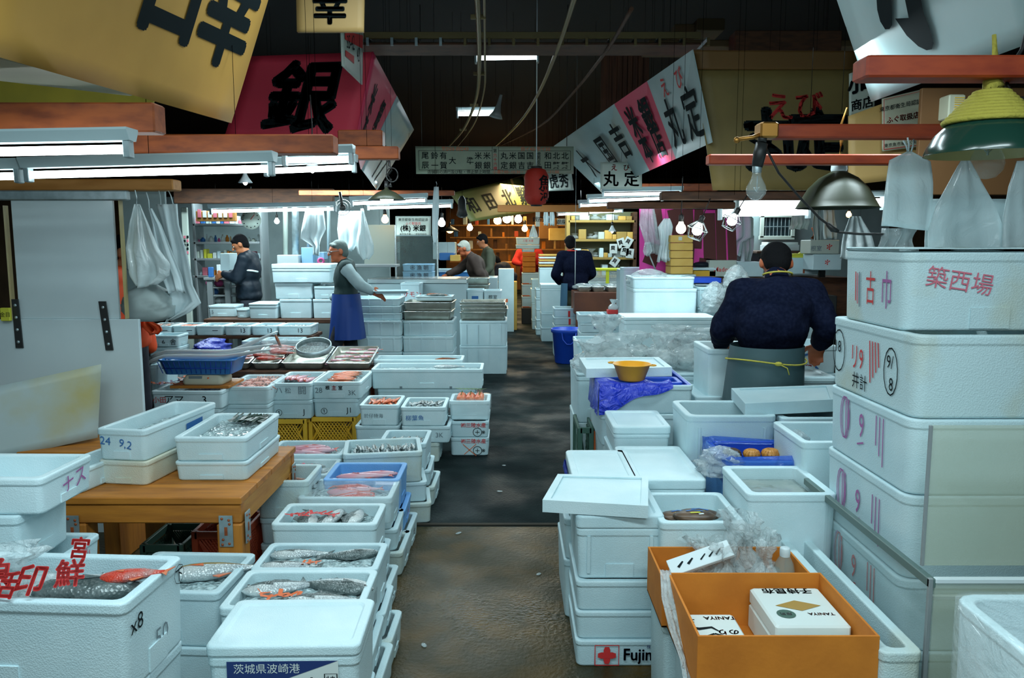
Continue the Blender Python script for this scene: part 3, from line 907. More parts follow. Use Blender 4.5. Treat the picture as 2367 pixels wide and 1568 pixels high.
mb.stroke([(0.12, 0.085), (0.156, 0.085), (0.156, 0.16), (0.12, 0.16), (0.12, 0.085)], fn3, 0.003, INK)
mb.build('label', r1.o)


def row(label, x0, x1, y, z, h, d, under, ulabel, shift=0.05, udx=0, **k):
    """an open box with its upper front edge from x0 to x1 and the boxes that carry it"""
    Y = on((x0 + x1) / 2, y, z + h).y
    p0, p1 = at(x0, y, Y), at(x1, y, Y)
    w, xc, yc = p1.x - p0.x, (p0.x + p1.x) / 2, Y + d / 2
    zz = 0
    for i, hh in enumerate(under):
        foam(ulabel[i], xc + (shift if i % 2 == 0 else shift * 0.4) + udx, yc + 0.01 * i, zz, w, d, hh - 0.001, k.get('rot', 0) + (0.02 if i % 2 else -0.02), lid=0, m=FOAMD if i == 0 else FOAM, text=[('r', rnd.choice(['水', '木', '大', '川']), rnd.uniform(-.05, .05), hh * .5, hh * .5, rnd.choice([INKR, INK, INK]))])
        zz += hh
    return foam(label, xc, yc, z, w, d, h, **k)


q1 = row('foam box of silver fish with red tags, nearest open box of the aisle row', 502, 838, 1407, 0.22, 0.18, 0.315, (0.12, 0.10), ('bottom box, stained below, jutting into the aisle under the nearest open box', 'middle foam box under the nearest open box of the aisle row'), m=FOAMW, text=[('r', '水', -0.02, 0.08, 0.09, INK), ('r', '川', 0.09, 0.1, 0.07, INK)])
ice(q1, 0.86, 'ice in the nearest open box of the aisle row')
for u, v, k, a, s_, lb in ((-0.45, 0.25, 'bream', 0.25, 0.85, 'upper left silver fish in the nearest open box of the aisle row'), (0.55, 0.35, 'bream', PI - .2, 0.9, 'upper right silver fish in the nearest open box of the aisle row'), (0.35, -0.55, 'bream', 0.1, 0.85, 'lower right silver fish in the nearest open box of the aisle row')):
    fish(k, inside(q1, u, v, 0.165), a, lb, sc=s_)
def slips(label, loc, rz, m=INKO, n=5, s=0.03, seed=1):
    r = random.Random(seed)
    mb = MB()
    for i in range(n):
        x, y, a = (i - n / 2) * s * 1.1, r.uniform(-.6, .6) * s, r.uniform(0, 3)
        fn = lambda u, v: Vector((x + u * math.cos(a) - v * math.sin(a), y + u * math.sin(a) + v * math.cos(a), 0.004 + abs(u) * .3))
        mb.stroke([(-s, 0), (0, s * .25), (s, -s * .1)], fn, s * .5, m)
        mb.stroke([(0, -s * .8), (s * .1, s * .7)], fn, s * .4, m)
    tag(mb.build('paper_slip', None, loc, (0, 0, rz)), label, 'paper slip')
slips('orange printed slip on the ice in the nearest open box', inside(q1, -0.22, -0.4, 0.168), -0.2, seed=2)
q2 = row('foam box of whole salmon on ice, second open box of the aisle row', 576, 872, 1318, 0.22, 0.18, 0.27, (0.12, 0.10), ('bottom box under the salmon box', 'middle box with red characters under the salmon box'), m=FOAM)
ice(q2, 0.88, 'ice in the salmon box of the aisle row')
for u, v, a, s_, lb in ((-0.5, 0.45, 0.1, 0.62, 'left salmon head up against the rim of the second open box'), (0.5, 0.4, PI + .2, 0.62, 'right salmon in the second open box of the aisle row'), (-0.55, -0.6, 0.05, 0.6, 'front left salmon lying by the near rim of the second open box')):
    fish('salmon', inside(q2, u, v, 0.165), a, lb, sc=s_)
slips('orange slip by the front salmon in the second open box', inside(q2, -0.1, -0.5, 0.17), 0, n=3, s=0.02, seed=3)
q3 = row('foam box of film wrapped fish with red slips, third open box of the aisle row', 624, 870, 1213, 0.24, 0.17, 0.28, (0.12, 0.12), ('bottom box under the film wrapped fish', 'middle box under the film wrapped fish'), m=FOAMW)
ice(q3, 0.72, 'ice under the film wrapped fish')
shoal(q3, 'bream', 3, 0.78, 'dark backed fish wrapped in film, third open box', 'fish in the third open box', True, 0.75, 0.8)
slips('red slips on the film wrapped fish', inside(q3, -0.3, -0.1, 0.165), 0, INKR, 7, 0.028, 4)
q4 = row('foam box of pink fish on ice just before the blue box', 686, 905, 1152, 0.23, 0.16, 0.31, (0.12, 0.11), ('bottom box under the pink fish before the blue box', 'middle box under the pink fish before the blue box'), m=FOAM, wrap=True)
ice(q4, 0.74, 'ice under the pink fish before the blue box')
shoal(q4, 'red', 5, 0.8, 'pinkish red fish on ice in the box before the blue box', 'fish in the box before the blue box', False, 0.7, 1.0)
q5 = row('bright blue foam box with two pink fish in the aisle row', 745, 923, 1110, 0.23, 0.17, 0.33, (0.12, 0.11), ('bottom foam box below the blue one', 'deep box below the blue one'), m=FOAMBLUE)
o = [x for x in bpy.data.objects if x.get('label') == 'deep box below the blue one'][0]; o.data.materials[0] = FOAMBLUE
o['label'] = 'second blue foam box directly below the one with pink fish'
fish('pink', inside(q5, -0.15, 0.0, 0.14), 0.1, 'pink fish with its head by the left rim of the blue box', sc=0.75)
fish('pink', inside(q5, 0.3, 0.35, 0.14), PI, 'pale pink fish lying behind in the blue box', sc=0.62)
q6 = row('foam box of small silver fish set askew behind the blue box', 782, 965, 1048, 0.24, 0.18, 0.34, (0.12, 0.12), ('bottom box under the askew box of silver fish', 'middle box under the askew box of silver fish'), rot=0.16, m=FOAMD)
ice(q6, 0.8, 'ice under the small silver fish of the askew box')
shoal(q6, 'small', 16, 0.84, 'small silver fish on ice in the askew box', 'fish in the askew box', True, 0.9, 1.0, 2)
q7 = row('farthest open foam box of the aisle row, beside the box marked 3K', 872, 985, 1026, 0.22, 0.17, 0.36, (0.12, 0.10), ('bottom box of the farthest pile in the aisle row', 'middle box of the farthest pile in the aisle row'), m=FOAM)
ice(q7, 0.8, 'ice in the farthest open box of the aisle row')
shoal(q7, 'small', 8, 0.84, 'small silver fish in the farthest box of the aisle row', 'fish in the farthest aisle box', True, 0.8)
# second file of boxes, between the row and the table
s1 = row('foam box with dark fish and scribbled side, right beside the table corner', 590, 712, 1113, 0.27, 0.19, 0.30, (0.14, 0.13), ('bottom box by the table corner', 'middle box by the table corner'), shift=0.01, m=FOAMD, text=[('r', 'あ', -0.05, 0.12, 0.06, INKG), ('r', '①', 0.04, 0.11, 0.06, INKG)])
shoal(s1, 'dark', 4, 0.6, 'dark fish in the box beside the table corner', 'fish beside the table corner', False, 0.7)
s2 = row('box of fish under pink printed film behind the table corner', 604, 762, 1098, 0.20, 0.17, 0.32, (0.10, 0.10), ('bottom box under the pink printed film', 'middle box under the pink printed film'), shift=0.01, m=FOAM, wrap=True)
ice(s2, 0.78, 'ice under the pink printed film')
shoal(s2, 'silver', 4, 0.82, 'silver fish under pink printed film', 'fish under the pink printed film', False, 0.7, 0.9)
slips('pink ring of printed film over the silver fish', inside(s2, -0.2, 0.0, 0.168), 0, INKP, 6, 0.03, 9)
s3 = row('foam box of pale squid before the yellow crates', 610, 790, 1052, 0.22, 0.17, 0.34, (0.11, 0.11), ('bottom box under the pale squid', 'middle box under the pale squid'), shift=0.01, m=FOAM)
ice(s3, 0.8, 'ice under the pale squid')
shoal(s3, 'pink', 4, 0.84, 'pale pink squid lying on ice before the yellow crates', 'squid before the yellow crates', False, 0.6, 0.7, name='squid', cat='squid')
# ---------------------------------------------------------------- right foreground
def slab(label, quad_pts, th, m, name='foam_board', cat='foam lid', rim=True):
    """a loose foam lid on its four upper corners (back left, back right, front right, front left)"""
    mb = MB()
    tl, tr, br, bl = quad_pts
    panel(mb, quad_pts, th, m)
    if rim:
        n = (tr - tl).cross(bl - tl).normalized()
        if n.z < 0:
            n = -n
        fn = quad(tl, tr, br, bl)
        up_ = lambda u, v, e: fn(u, v) + n * e
        pts = [(0, 0), (1, 0), (1, 1), (0, 1)]
        for a, c in zip(pts, pts[1:] + pts[:1]):
            ia = [0.5 + (p - .5) * .86 for p in a]; ic = [0.5 + (p - .5) * .86 for p in c]
            mb.add([up_(*a, .0), up_(*c, .0), up_(*c, .008), up_(*a, .008), up_(*ia, .008), up_(*ic, .008), up_(*ia, .0005), up_(*ic, .0005)], [(0, 1, 2, 3), (3, 2, 5, 4), (4, 5, 7, 6)], m)
    return tag(mb.build(name), label, cat)


Yf = on(1435, 1543, 0).y
zs = [0] + [at(1330, y, Yf).z for y in (1482, 1416, 1346, 1228)]
xl = at(1330, 1500, Yf).x
f1 = foam('bottom foam box with a red cross emblem and dark blue lettering', xl + .27, Yf + .25, 0, 0.54, 0.5, zs[1], m=FOAM, grip=False, taper=0.004)
mb = MB()
fn = lambda a, z: Vector((a, -0.2535, z))
cx = -0.27 + (1407 - 1330) * Yf / FPX
q = 0.045
mb.stroke([(cx - q / 1.0, .01), (cx + q, .01), (cx + q, .01 + 1.75 * q), (cx - q, .01 + 1.75 * q), (cx - q, .01)], fn, 0.004, INKR)
cz = .01 + .875 * q
for dx, dz in ((1, 0), (-1, 0), (0, 1), (0, -1)):
    mb.stroke([(cx, cz), (cx + dx * .02, cz + dz * .02), (cx + dx * .034, cz + dz * .034)], lambda u, v: fn(u, v) + Vector((0, -.0006 * (1 + abs(dx)), 0)), [.022, .026, .016], INKR)
mb.text('Fujimura', fn, 0.015, 0.045, 0.066, INKN, 0.02, 0, 0.9)
mb.text('株式会社', fn, 0.03, 0.083, 0.016, INKN)
mb.build('print', f1.o)
f2 = foam('plain foam box second from the bottom of the stack with the red cross', xl + .26, Yf + .25, zs[1] + .001, 0.52, 0.49, zs[2] - zs[1] - .001, m=FOAM, grip=False, taper=0.006)
f3 = foam('plain foam box in the middle of the stack with the red cross', xl + .26, Yf + .25, zs[2] + .001, 0.52, 0.49, zs[3] - zs[2] - .001, m=FOAM, grip=False, taper=0.006)
f4 = foam('tall foam box with raised panel lines carrying the overhanging lid', xl + .165, Yf + .24, zs[3] + .001, 0.325, 0.44, zs[4] - zs[3], lid=0.05, m=FOAM, ribs=2, taper=0.006)
tz = f4.top + 0.002
slab('frosted foam lid overhanging the aisle on top of the tall foam box', [p for p in (Vector((xl - .05, Yf + .36, tz + .05)), Vector((xl + .32, Yf + .33, tz + .05)), Vector((xl + .26, Yf - .02, tz + .042)), Vector((xl - .125, Yf + .05, tz + .042)))], 0.04, FOAMW)
# stack with the blue liner behind it
g0 = foam('lowest foam box of the stack behind the overhanging lid', 0.385, 3.48, 0, 0.33, 0.48, 0.26, m=FOAM)
g1 = up(g0, 'middle foam box of the stack behind the overhanging lid', 0.18, m=FOAM)
g2 = foam('foam box lined with bright blue film closed by a square lid', 0.40, 3.47, g1.top + .001, 0.285, 0.46, 0.13, lid=0.045, m=FOAMW)
mb = MB()
R = []
for z, e in ((0.075, .006), (0.10, .016), (0.132, .010)):
    R.append([(x, y, z + (0.02 * math.sin(5 * x / .3) if z < .1 else 0)) for x, y in rrect(0.285 + e * 2, 0.46 + e * 2, .03)])
mb.loft(R, BLUEFILM, True, False, False)
mb.build('liner', g2.o)
# long lidded boxes behind the eel box
h0 = foam('box on the floor beneath the two frosted lids', 0.645, 3.55, 0, 0.30, 0.50, 0.28, m=FOAM)
h0b = up(h0, 'second box beneath the nearer frosted lid', 0.19, m=FOAM)
h1 = foam('foam box with a long frosted lid just behind the box of dark packs', 0.655, 3.50, h0b.top + .001, 0.31, 0.55, 0.10, lid=0.045, m=FOAMW)
k0 = foam('tall foam box on the floor beneath the farther frosted lid', 0.64, 4.02, 0, 0.29, 0.40, 0.56, m=FOAM)
foam('foam box with a plain frosted lid behind the long lidded one', 0.64, 4.02, k0.top + .001, 0.28, 0.38, 0.10, lid=0.04, m=FOAMW)
# box of dark packs
e0 = foam('foam box beneath the box of dark packs', 0.70, 2.99, 0, 0.30, 0.36, 0.37, m=FOAM)
ee = foam('open foam box holding dark printed packs beside the overhanging lid', 0.70, 2.99, e0.top + .001, 0.315, 0.36, 0.21, m=FOAMW, grip=False)
for i, (u, v, z, a) in enumerate(((-0.35, 0.1, .165, .1), (0.25, 0.15, .17, -.15), (0.0, -0.25, .185, 0.05))):
    mb = MB()
    mb.ball((0, 0, 0), (0.085, 0.055, 0.018), SHELLD, 14, 6)
    fn = lambda x, y: Vector((x, y, 0.0185 * math.sqrt(max(0.05, 1 - (x / .085) ** 2 - (y / .055) ** 2)) + .001))
    mb.stroke([(-0.03, 0.01), (0.0, 0.02), (0.035, 0.005)], fn, 0.012, INKB)
    mb.stroke([(-0.02, -0.012), (0.02, -0.008)], fn, 0.010, YELTAG)
    mb.stroke([(0.01, -0.025), (0.03, -0.02)], fn, 0.008, PAPER)
    tag(mb.build('food_pack', None, inside(ee, u, v, z), (0, 0, a)), ['dark glossy food pack lying at the left of the open box', 'dark glossy food pack lying at the right of the open box', 'dark glossy food pack on top, nearest the front of the open box'][i], 'food pack')
# water tub
w0 = foam('foam box beneath the tub of murky water', 1.03, 3.02, 0, 0.30, 0.36, 0.38, m=FOAM)
wt = foam('deep foam tub of grey murky water in front of the blue lined shellfish box', 1.03, 3.02, w0.top + .001, 0.33, 0.38, 0.30, m=FOAMW, grip=False, wall=0.03)
ice(wt, 0.86, 'murky grey water filling the deep foam tub', WATER, 'tank_water', 'water', 0.003)
# blue lined box with shellfish
v0 = foam('foam box beneath the blue lined shellfish box', 1.08, 3.42, 0, 0.33, 0.34, 0.42, m=FOAM)
vb = foam('foam box lined with blue film holding three round shellfish', 1.07, 3.42, v0.top + .001, 0.36, 0.36, 0.27, m=FOAMBLUE, inner=BLUEPL, grip=False)
mb = MB()
R = []
for k_, (e, z) in enumerate(((0.004, 0.17), (0.012, 0.25), (0.012, 0.278), (-0.012, 0.282), (-0.035, 0.255))):
    R.append([(x * (1 + rnd.uniform(-.03, .04)), y * (1 + rnd.uniform(-.03, .03)), z + rnd.uniform(-.012, .012)) for x, y in rrect(0.36 + e * 2, 0.36 + e * 2, .03, 6)])
mb.loft(R, BLUECLEAR, True, False, False)
mb.build('liner', vb.o)
for i, (u, m_, r_, lb) in enumerate(((-.62, SHELLD, .042, 'dark knobbly shellfish, leftmost of the three in the blue lined box'), (-.05, SHELL, .038, 'orange brown shellfish in the middle of the blue lined box'), (0.5, SHELL, .042, 'orange brown shellfish at the right end of the blue lined box'))):
    mb = MB()
    mb.lathe([(0.004, -.6 * r_), (.7 * r_, -.5 * r_), (r_, -.1 * r_), (.92 * r_, .25 * r_), (.6 * r_, .52 * r_), (.3 * r_, .62 * r_), (0.003, .66 * r_)], m_, 18, cap0=True, cap1=True)
    for j in range(14):
        a = 2 * PI * j / 14
        mb.tube([(r_ * .3 * math.cos(a), r_ * .3 * math.sin(a), .61 * r_), (r_ * .8 * math.cos(a), r_ * .8 * math.sin(a), .40 * r_), (r_ * math.cos(a), r_ * math.sin(a), 0)], r_ * .07, m_, 4)
    tag(mb.build('shellfish', None, inside(vb, u, 0.15, 0.245)), lb, 'shellfish')
foam('ice slab under the shellfish in the blue lined box', 1.07, 3.42, vb.z + .075, 0.285, 0.285, 0.145, m=BLUEPL, name='blue_tray', cat='tray', grip=False)
bag('clear plastic spilling from the left corner of the blue lined box', (0.89, 3.30, 0.62), (0.16, 0.20, 0.12), FILMB, 11, neck=False, amp=.4)
bag('clear plastic bunched at the right end of the blue lined box', (1.25, 3.42, 0.64), (0.14, 0.24, 0.14), FILMB, 12, neck=False, amp=.4)
# two tubs with an askew lid
n0 = foam('foam box beneath the tub with the askew lid', 1.05, 3.80, 0, 0.38, 0.36, 0.40, m=FOAM)
nt = foam('big open foam tub half covered by an askew lid, behind the shellfish', 1.02, 3.80, n0.top + .001, 0.42, 0.37, 0.40, m=FOAM, ribs=2, r=.035, wall=.03)
m0 = foam('foam box beneath the tub with the blue sticker', 1.42, 3.80, 0, 0.30, 0.36, 0.42, m=FOAM)
mt = foam('foam tub with a small blue sticker beside the askew lid', 1.40, 3.80, m0.top + .001, 0.30, 0.37, 0.37, m=FOAM, wall=.03)
mb = MB()
fn = lambda a, z: Vector((a, -0.188, z))
mb.add([fn(-.10, .18), fn(-.055, .18), fn(-.055, .27), fn(-.10, .27)], [(0, 1, 2, 3)], INKB)
fn = lambda a, z: Vector((a, -0.1888, z))
mb.add([fn(-.09, .235), fn(-.066, .235), fn(-.066, .26), fn(-.09, .26)], [(0, 1, 2, 3)], INKP)
mb.text('◆', fn, -.078, .205, .03, PAPER)
mb.build('sticker', mt.o)
slab('thick foam lid lying askew across the big open tub', [at(1690, 910, 4.02) + Vector((0, 0, .02)), at(1925, 902, 4.02) + Vector((0, 0, .02)), at(1935, 937, 3.66) + Vector((0, 0, .02)), at(1722, 947, 3.66) + Vector((0, 0, .02))], 0.05, FOAM)
o0 = foam('foam box under the small open one against the tall stack', 1.27, 3.32, 0, 0.24, 0.38, 0.52, m=FOAM)
foam('small open foam box squeezed against the tall stack of boxes', 1.32, 3.32, o0.top + .001, 0.30, 0.38, 0.28, m=FOAMW, grip=False)

# box with yellow colander, blue film and pushed back lid
YA = 4.30
zz = [at(1390, y, YA).z for y in (1100, 1036, 961, 893)]
xa0, xa1 = at(1390, 960, YA).x, at(1604, 960, YA).x
i0 = foam('foam box on the floor under the grey printed box', (xa0 + xa1) / 2 + .02, YA + .34, 0, xa1 - xa0, 0.62, zz[0], m=FOAM)
i0b = up(i0, 'plain foam box below the grey printed one', zz[1] - zz[0], m=FOAM)
i1 = up(i0b, 'foam box with faded grey printing under the blue draped box', zz[2] - zz[1] - .002, dx=-.02, m=FOAM, text=[('f', '(有)沖水産', -.02, .09, .062, INKG), ('f', '釣漁', -.17, .10, .04, INKP)])
i2 = up(i1, 'open foam box draped with blue film carrying the yellow colander', zz[3] - zz[2] - .002, m=FOAM, inner=BLUEPL, grip=False)
mb = MB()
N = 26
top, bot = [], []
for i in range(N + 1):
    u = i / N
    x = -i2.w / 2 - .012 + u * (i2.w * .80)
    drop = 0.135 * (1 - u) ** 1.1 + 0.015 + 0.012 * math.sin(9 * u)
    yb = -i2.d / 2 - .012 - .008 * math.sin(11 * u)
    top.append((x, -i2.d / 2 + .10 + .02 * math.sin(7 * u), i2.h + .012 + .012 * math.sin(13 * u)))
    bot.append((x, yb, i2.h + .01)); 
    top[-1] = (top[-1][0], top[-1][1], top[-1][2])
    bot[-1] = (bot[-1][0], bot[-1][1], bot[-1][2])
low = [(p[0], p[1] - .006, p[2] - (0.155 * (1 - i / N) ** 1.1 + 0.02 + 0.012 * math.sin(9 * i / N))) for i, p in enumerate(bot)]
vs = top + bot + low
fs = []
for r_ in range(2):
    for i in range(N):
        a = r_ * (N + 1) + i
        fs.append((a, a + 1, a + N + 2, a + N + 1))
mb.add(vs, fs, BLUEFILM, True)
side_ = []
for j in range(9):
    y = -i2.d / 2 - .012 + j / 8 * .5
    side_ += [(-i2.w / 2 + .05, y, i2.h + .012), (-i2.w / 2 - .014, y, i2.h + .006), (-i2.w / 2 - .02 - .01 * (j % 2), y, i2.h - .17 + .012 * math.sin(j))]
mb.add(side_, [(j * 3 + k, j * 3 + k + 1, j * 3 + k + 4, j * 3 + k + 3) for j in range(8) for k in range(2)], BLUEFILM, True)
mb.build('blue_film', i2.o)
lz = i2.top + .004
slab('long frosted foam lid pushed back over the blue draped box', [Vector((xa0 - .07, YA + .64, lz + .055)), Vector((xa0 + .43, YA + .66, lz + .055)), Vector((xa0 + .44, YA + .28, lz + .05)), Vector((xa0 - .065, YA + .22, lz + .05))], 0.045, FOAMW)
cp = at(1461, 888, YA + .10)
mb = MB()
mb.lathe([(0.0, 0), (.068, 0.001), (.072, .006), (.102, .088), (.108, .09), (.108, .095), (.101, .094), (.069, .008), (0.0, .004)], COLAN, 28)
for a in (PI * .86, -PI * .14):
    c = Vector((.108 * math.cos(a), .108 * math.sin(a), .092))
    d_ = Vector((math.cos(a), math.sin(a), 0))
    t_ = Vector((-d_.y, d_.x, 0))
    mb.tube([c + t_ * .022, c + d_ * .022 + t_ * .018, c + d_ * .03, c + d_ * .022 - t_ * .018, c - t_ * .022], .004, COLAN, 6)
tag(mb.build('colander', None, (cp.x, YA + .12, i2.top + .014)), 'yellow plastic colander on the blue film over an open box', 'colander')
foam('board of foam under the colander in the blue draped box', i2.x, YA + .16, i2.z + .05, i2.w - .1, .2, i2.h - .04, m=BLUEPL, grip=False, name='blue_liner_block', cat='liner')
crate('dark green crate edge under the plastic bags beside the aisle', (at(1350, 1000, 4.95).x, 5.02, 0), (0.10, 0.40, 0.46), GREENPL, nx=5)
crate('orange red crate beside the dark green one under the bags', (at(1372, 1000, 4.95).x + .04, 5.02, 0), (0.10, 0.40, 0.44), mat('orange_crate', (0.5, 0.10, 0.02), 0.5), nx=5)
b5 = fb('foam box with a blue liner wedged between the draped box and the worker', 1606, 1668, 985, 0.45, 0.22, 0.4, Y=4.5, m=FOAMBLUE, lid=.05, lidm=FOAM)
foam('foam box beneath the wedged blue lined box', b5.x, b5.y, 0, b5.w, b5.d, .449, m=FOAM)

# bags of shell fish on a bench of boxes
pl = []
for i, (x0, x1, lb) in enumerate(((1332, 1402, 'left'), (1404, 1474, 'centre left'), (1476, 1550, 'centre right'), (1552, 1640, 'right'))):
    b0 = fb('%s box on the floor carrying the clear bags' % lb, x0, x1, 1000, 0, .42, .62, Y=5.12, m=FOAMD if i == 0 else FOAM)
    pl.append(up(b0, '%s upper box carrying the clear bags' % lb, at(1340, 872, 5.1).z - b0.top, m=FOAM, lid=.02))
zt = pl[0].top
r_ = random.Random(3)
for i, (x, y, s, dz) in enumerate(((1365, 5.22, .30, .0), (1430, 5.24, .30, 0), (1475, 5.20, .24, 0), (1530, 5.28, .30, 0), (1590, 5.3, .30, 0), (1400, 5.5, .34, .0), (1470, 5.56, .32, .0), (1548, 5.58, .34, 0), (1620, 5.55, .32, 0))):
    p = at(x, 800, y)
    bag(['clear bag nearest the aisle in the heap beside the lid', 'second clear bag from the aisle in the front of the heap', 'small tight clear bag in the middle of the heap', 'netted clear bag right of the heap middle', 'rightmost front bag of the heap beside the tub', 'big upright crumpled bag at the back left of the heap', 'back bag in the middle of the heap', 'back bag under the oyster box print', 'back bag at the right end of the heap'][i], (p.x, y, zt + .002), (s, s * .8, [.20, .24, .15, .24, .24, .34, .22, .26, .24][i]), FILMB, 30 + i, amp=.3, flat=.7)
    mb = MB()
    for k in range(3):
        mb.ball((r_.uniform(-.04, .04), r_.uniform(-.03, .03), .04 + .03 * k), (.05, .04, .03), CLOTHG, 10, 6)
    tag(mb.build('shellfish_clump', None, (p.x, y, zt + .004)), 'clump of grey shells inside the bag heap', 'shellfish', 'shells in the clear bags')
o6 = fb('open foam box at the aisle end behind the clear bags', 1334, 1400, 835, .70, .17, .45, Y=5.75, m=FOAM)
foam('tall foam box carrying the open one at the aisle end behind the bags', o6.x, o6.y, 0, o6.w, o6.d, .699, m=FOAM)
oy0 = fb('low foam box under the oyster carton', 1446, 1652, 870, .0, .74, .4, Y=6.4, m=FOAM)
oy = fb('wide foam box printed with black oyster lettering and a grey photo strip', 1442, 1654, 802, .742, at(1500, 742, 6.4).z - .742, .38, Y=6.4, lid=.03, m=FOAMW, grip=False)
mb = MB()
fn = lambda a, z: Vector((a, -oy.d / 2 - .003, z))
mb.add([fn(-.09, .01), fn(.33, .01), fn(.33, .085), fn(-.09, .085)], [(0, 1, 2, 3)], INKG)
fn = lambda a, z: Vector((a, -oy.d / 2 - .0045, z))
mb.add([fn(.06, .02), fn(.12, .02), fn(.11, .075), fn(.05, .07)], [(0, 1, 2, 3)], INK)
mb.text('殻付かき', fn, .23, .05, .05, INK, .02); mb.text('三陸大船渡', fn, -.03, .065, .025, INKP); mb.text('大船渡', fn, -.03, .03, .025, INK)
mb.stroke([(.02, .13), (.06, .16), (.10, .14), (.16, .16), (.20, .13)], fn, .008, INKG)
mb.text('め', fn, .11, .145, .05, INKG)
mb.build('print', oy.o)

# ---------------------------------------------------------------- tall stack of boxes at the right edge and the acrylic guard
SX0 = 1.19
ys = [(583, 768, 2.40), (768, 970, 2.33), (970, 1150, 2.32), (1150, 1345, 2.32)]
zb_ = [at(2120, y1, Y).z for y0, y1, Y in ys]
ztop = at(2115, 583, 2.40).z
ST = [('topmost big foam box of the tall right stack, with red and violet strokes', zb_[0], ztop - zb_[0], .0), ('second big foam box from the top of the right stack, with circled numbers', zb_[1], zb_[0] - zb_[1] - .002, .01),
      ('third big foam box from the top of the tall right stack', zb_[2], zb_[1] - zb_[2] - .002, -.005), ('fourth big foam box from the top of the tall right stack', zb_[3], zb_[2] - zb_[3] - .002, .004)]
low = zb_[3]
ST += [('fifth big foam box of the tall right stack, partly behind the acrylic guard', low - .235, .233, -.02), ('lowest big foam box of the tall right stack', 0, low - .237, -.01)]
st_obj = []
for i, (lb, z, h, r0_) in enumerate(ST):
    y0, d = (2.42, .46) if i == 0 else (2.33, .62)
    sk, tx = [], []
    if i == 0:
        for a, z0, z1, ink in ((.115, .07, .17, INKR), (.10, .06, .165, INKP), (.085, .05, .17, INKG)):
            sk.append(('l', [(a, z1), (a - .004, z0)], .007, ink))
        tx = [('l', '古', .0, .12, .12, INKR, 0.0, 0, .6), ('l', '巾', -.115, .12, .13, INKV, 0.0, 0, .6), ('f', '築西場', -.10, .155, .07, INKP, 0.0, -.15)]
    elif i == 1:
        sk = [('l', [(.235 + .05 * math.cos(t * .42), .135 + .075 * math.sin(t * .42)) for t in range(16)], .005, INK), ('l', [(-.16 + .045 * math.cos(t * .42), .12 + .075 * math.sin(t * .42)) for t in range(16)], .005, INK)]
        for k in range(4):
            sk.append(('l', [(-.01 - k * .02, .20), (-.02 - k * .02, .06 + .02 * k)], .007, INKR))
        tx = [('l', '18', .24, .15, .06, INK), ('l', '9/', -.155, .15, .06, INK), ('l', '8', -.165, .08, .06, INK), ('l', 'リ9', .08, .13, .10, INKR, 0.0, 0, .7), ('l', '井計', .06, .05, .06, INK)]
    elif i < 5:
        ink = INKV if i in (2, 3) else INKR
        for ox, ii in ((0, ink), (.012, INKV)):
            sk.append(('l', [(.15 + ox + .032 * math.cos(t * .45), .14 + .075 * math.sin(t * .45)) for t in range(15)], .005, ii))
        sk += [('l', [(.15, .20), (.145, .07)], .006, ink), ('l', [(.125, .21), (.125, .10)], .006, ink)]
        tx = [('l', '9', .02, .14, .12, ink, 0.0, 0, .7)]
        sk += [('l', [(.05, .07), (-.0, .085)], .006, ink)]
        for k in range(3):
            sk.append(('l', [(-.09 - .025 * k, .20), (-.09 - .025 * k, .10 - .03 * k)], .006, ink))
    sk = [(f_, [(-a, z_) if f_ == 'l' else (a, z_) for a, z_ in p_], w_, k_) for f_, p_, w_, k_ in sk]
    tx = [((t_[0], t_[1], -t_[2]) + t_[3:]) if t_[0] == 'l' else t_ for t_ in tx]
    st_obj.append(foam(lb, SX0 + .27 + (.0 if i else .0), y0 + d / 2, z, .54, d, h, r0_ * .5, m=FOAMD if i < 2 else FOAM, text=tx, strokes=sk, r=.04, grip=(i == 0), name='foam_box', lid=0 if i else .012))
gz = at(2147, 1345, 2.1).z
EDGE = mat('dark_edge', (.10, .16, .15), .4)
GP = empty('acrylic_guard', (1.15, 2.1, 0))
tag(GP, 'clear acrylic guard with a dark top edge before the tall right stack', 'guard')
mb = MB(); mb.box((0.008, .47, gz / 2 + .06), (.008, .94, gz - .12), GLASS); mb.build('side_pane', GP)
mb = MB(); mb.box((.30, 0.0, gz / 2 + .06), (.57, .008, gz - .12), ACRYL); mb.build('front_pane', GP)
mb = MB(); mb.box((0.008, .47, gz - .004), (.02, .95, .026), EDGE); mb.build('side_edge', GP)
mb = MB(); mb.box((.30, 0.0, gz + .004), (.57, .018, .014), WHITEPL); mb.box((.30, 0.01, gz - .05), (.57, .012, .012), WHITEPL); mb.build('front_edge', GP)
mb = MB(); mb.box((0.004, 0, gz / 2 + .06), (.012, .012, gz - .10), GREY); mb.build('corner_post', GP)
mb = MB()
zt2 = at(2150, 985, 2.16).z
mb.box((.30, 0, (zt2 - gz) / 2), (.59, .006, zt2 - gz - .02), ACRYL)
mb.box((.004, -.002, (zt2 - gz) / 2), (.008, .010, zt2 - gz - .02), GREY)
tag(mb.build('acrylic_sheet', None, (1.155, 2.16, gz + .012)), 'yellowed upright acrylic sheet standing on the guard before the stack', 'acrylic sheet')
# foam ledge under the guard
fl = foam('long foam ledge with rusty stains along the acrylic guard', 1.055, 2.52, 0, .115, .98, .50, m=FOAMD, grip=False, wall=.03, taper=.0)
fw = foam('white film wrapped foam box in the lower right corner', 1.30, 1.70, .30, .44, .34, .44, m=FOAMW, r=.05, wrap=True)
foam('foam box under the film wrapped one in the lower right corner', 1.30, 1.70, 0, .44, .34, .299, m=FOAM)

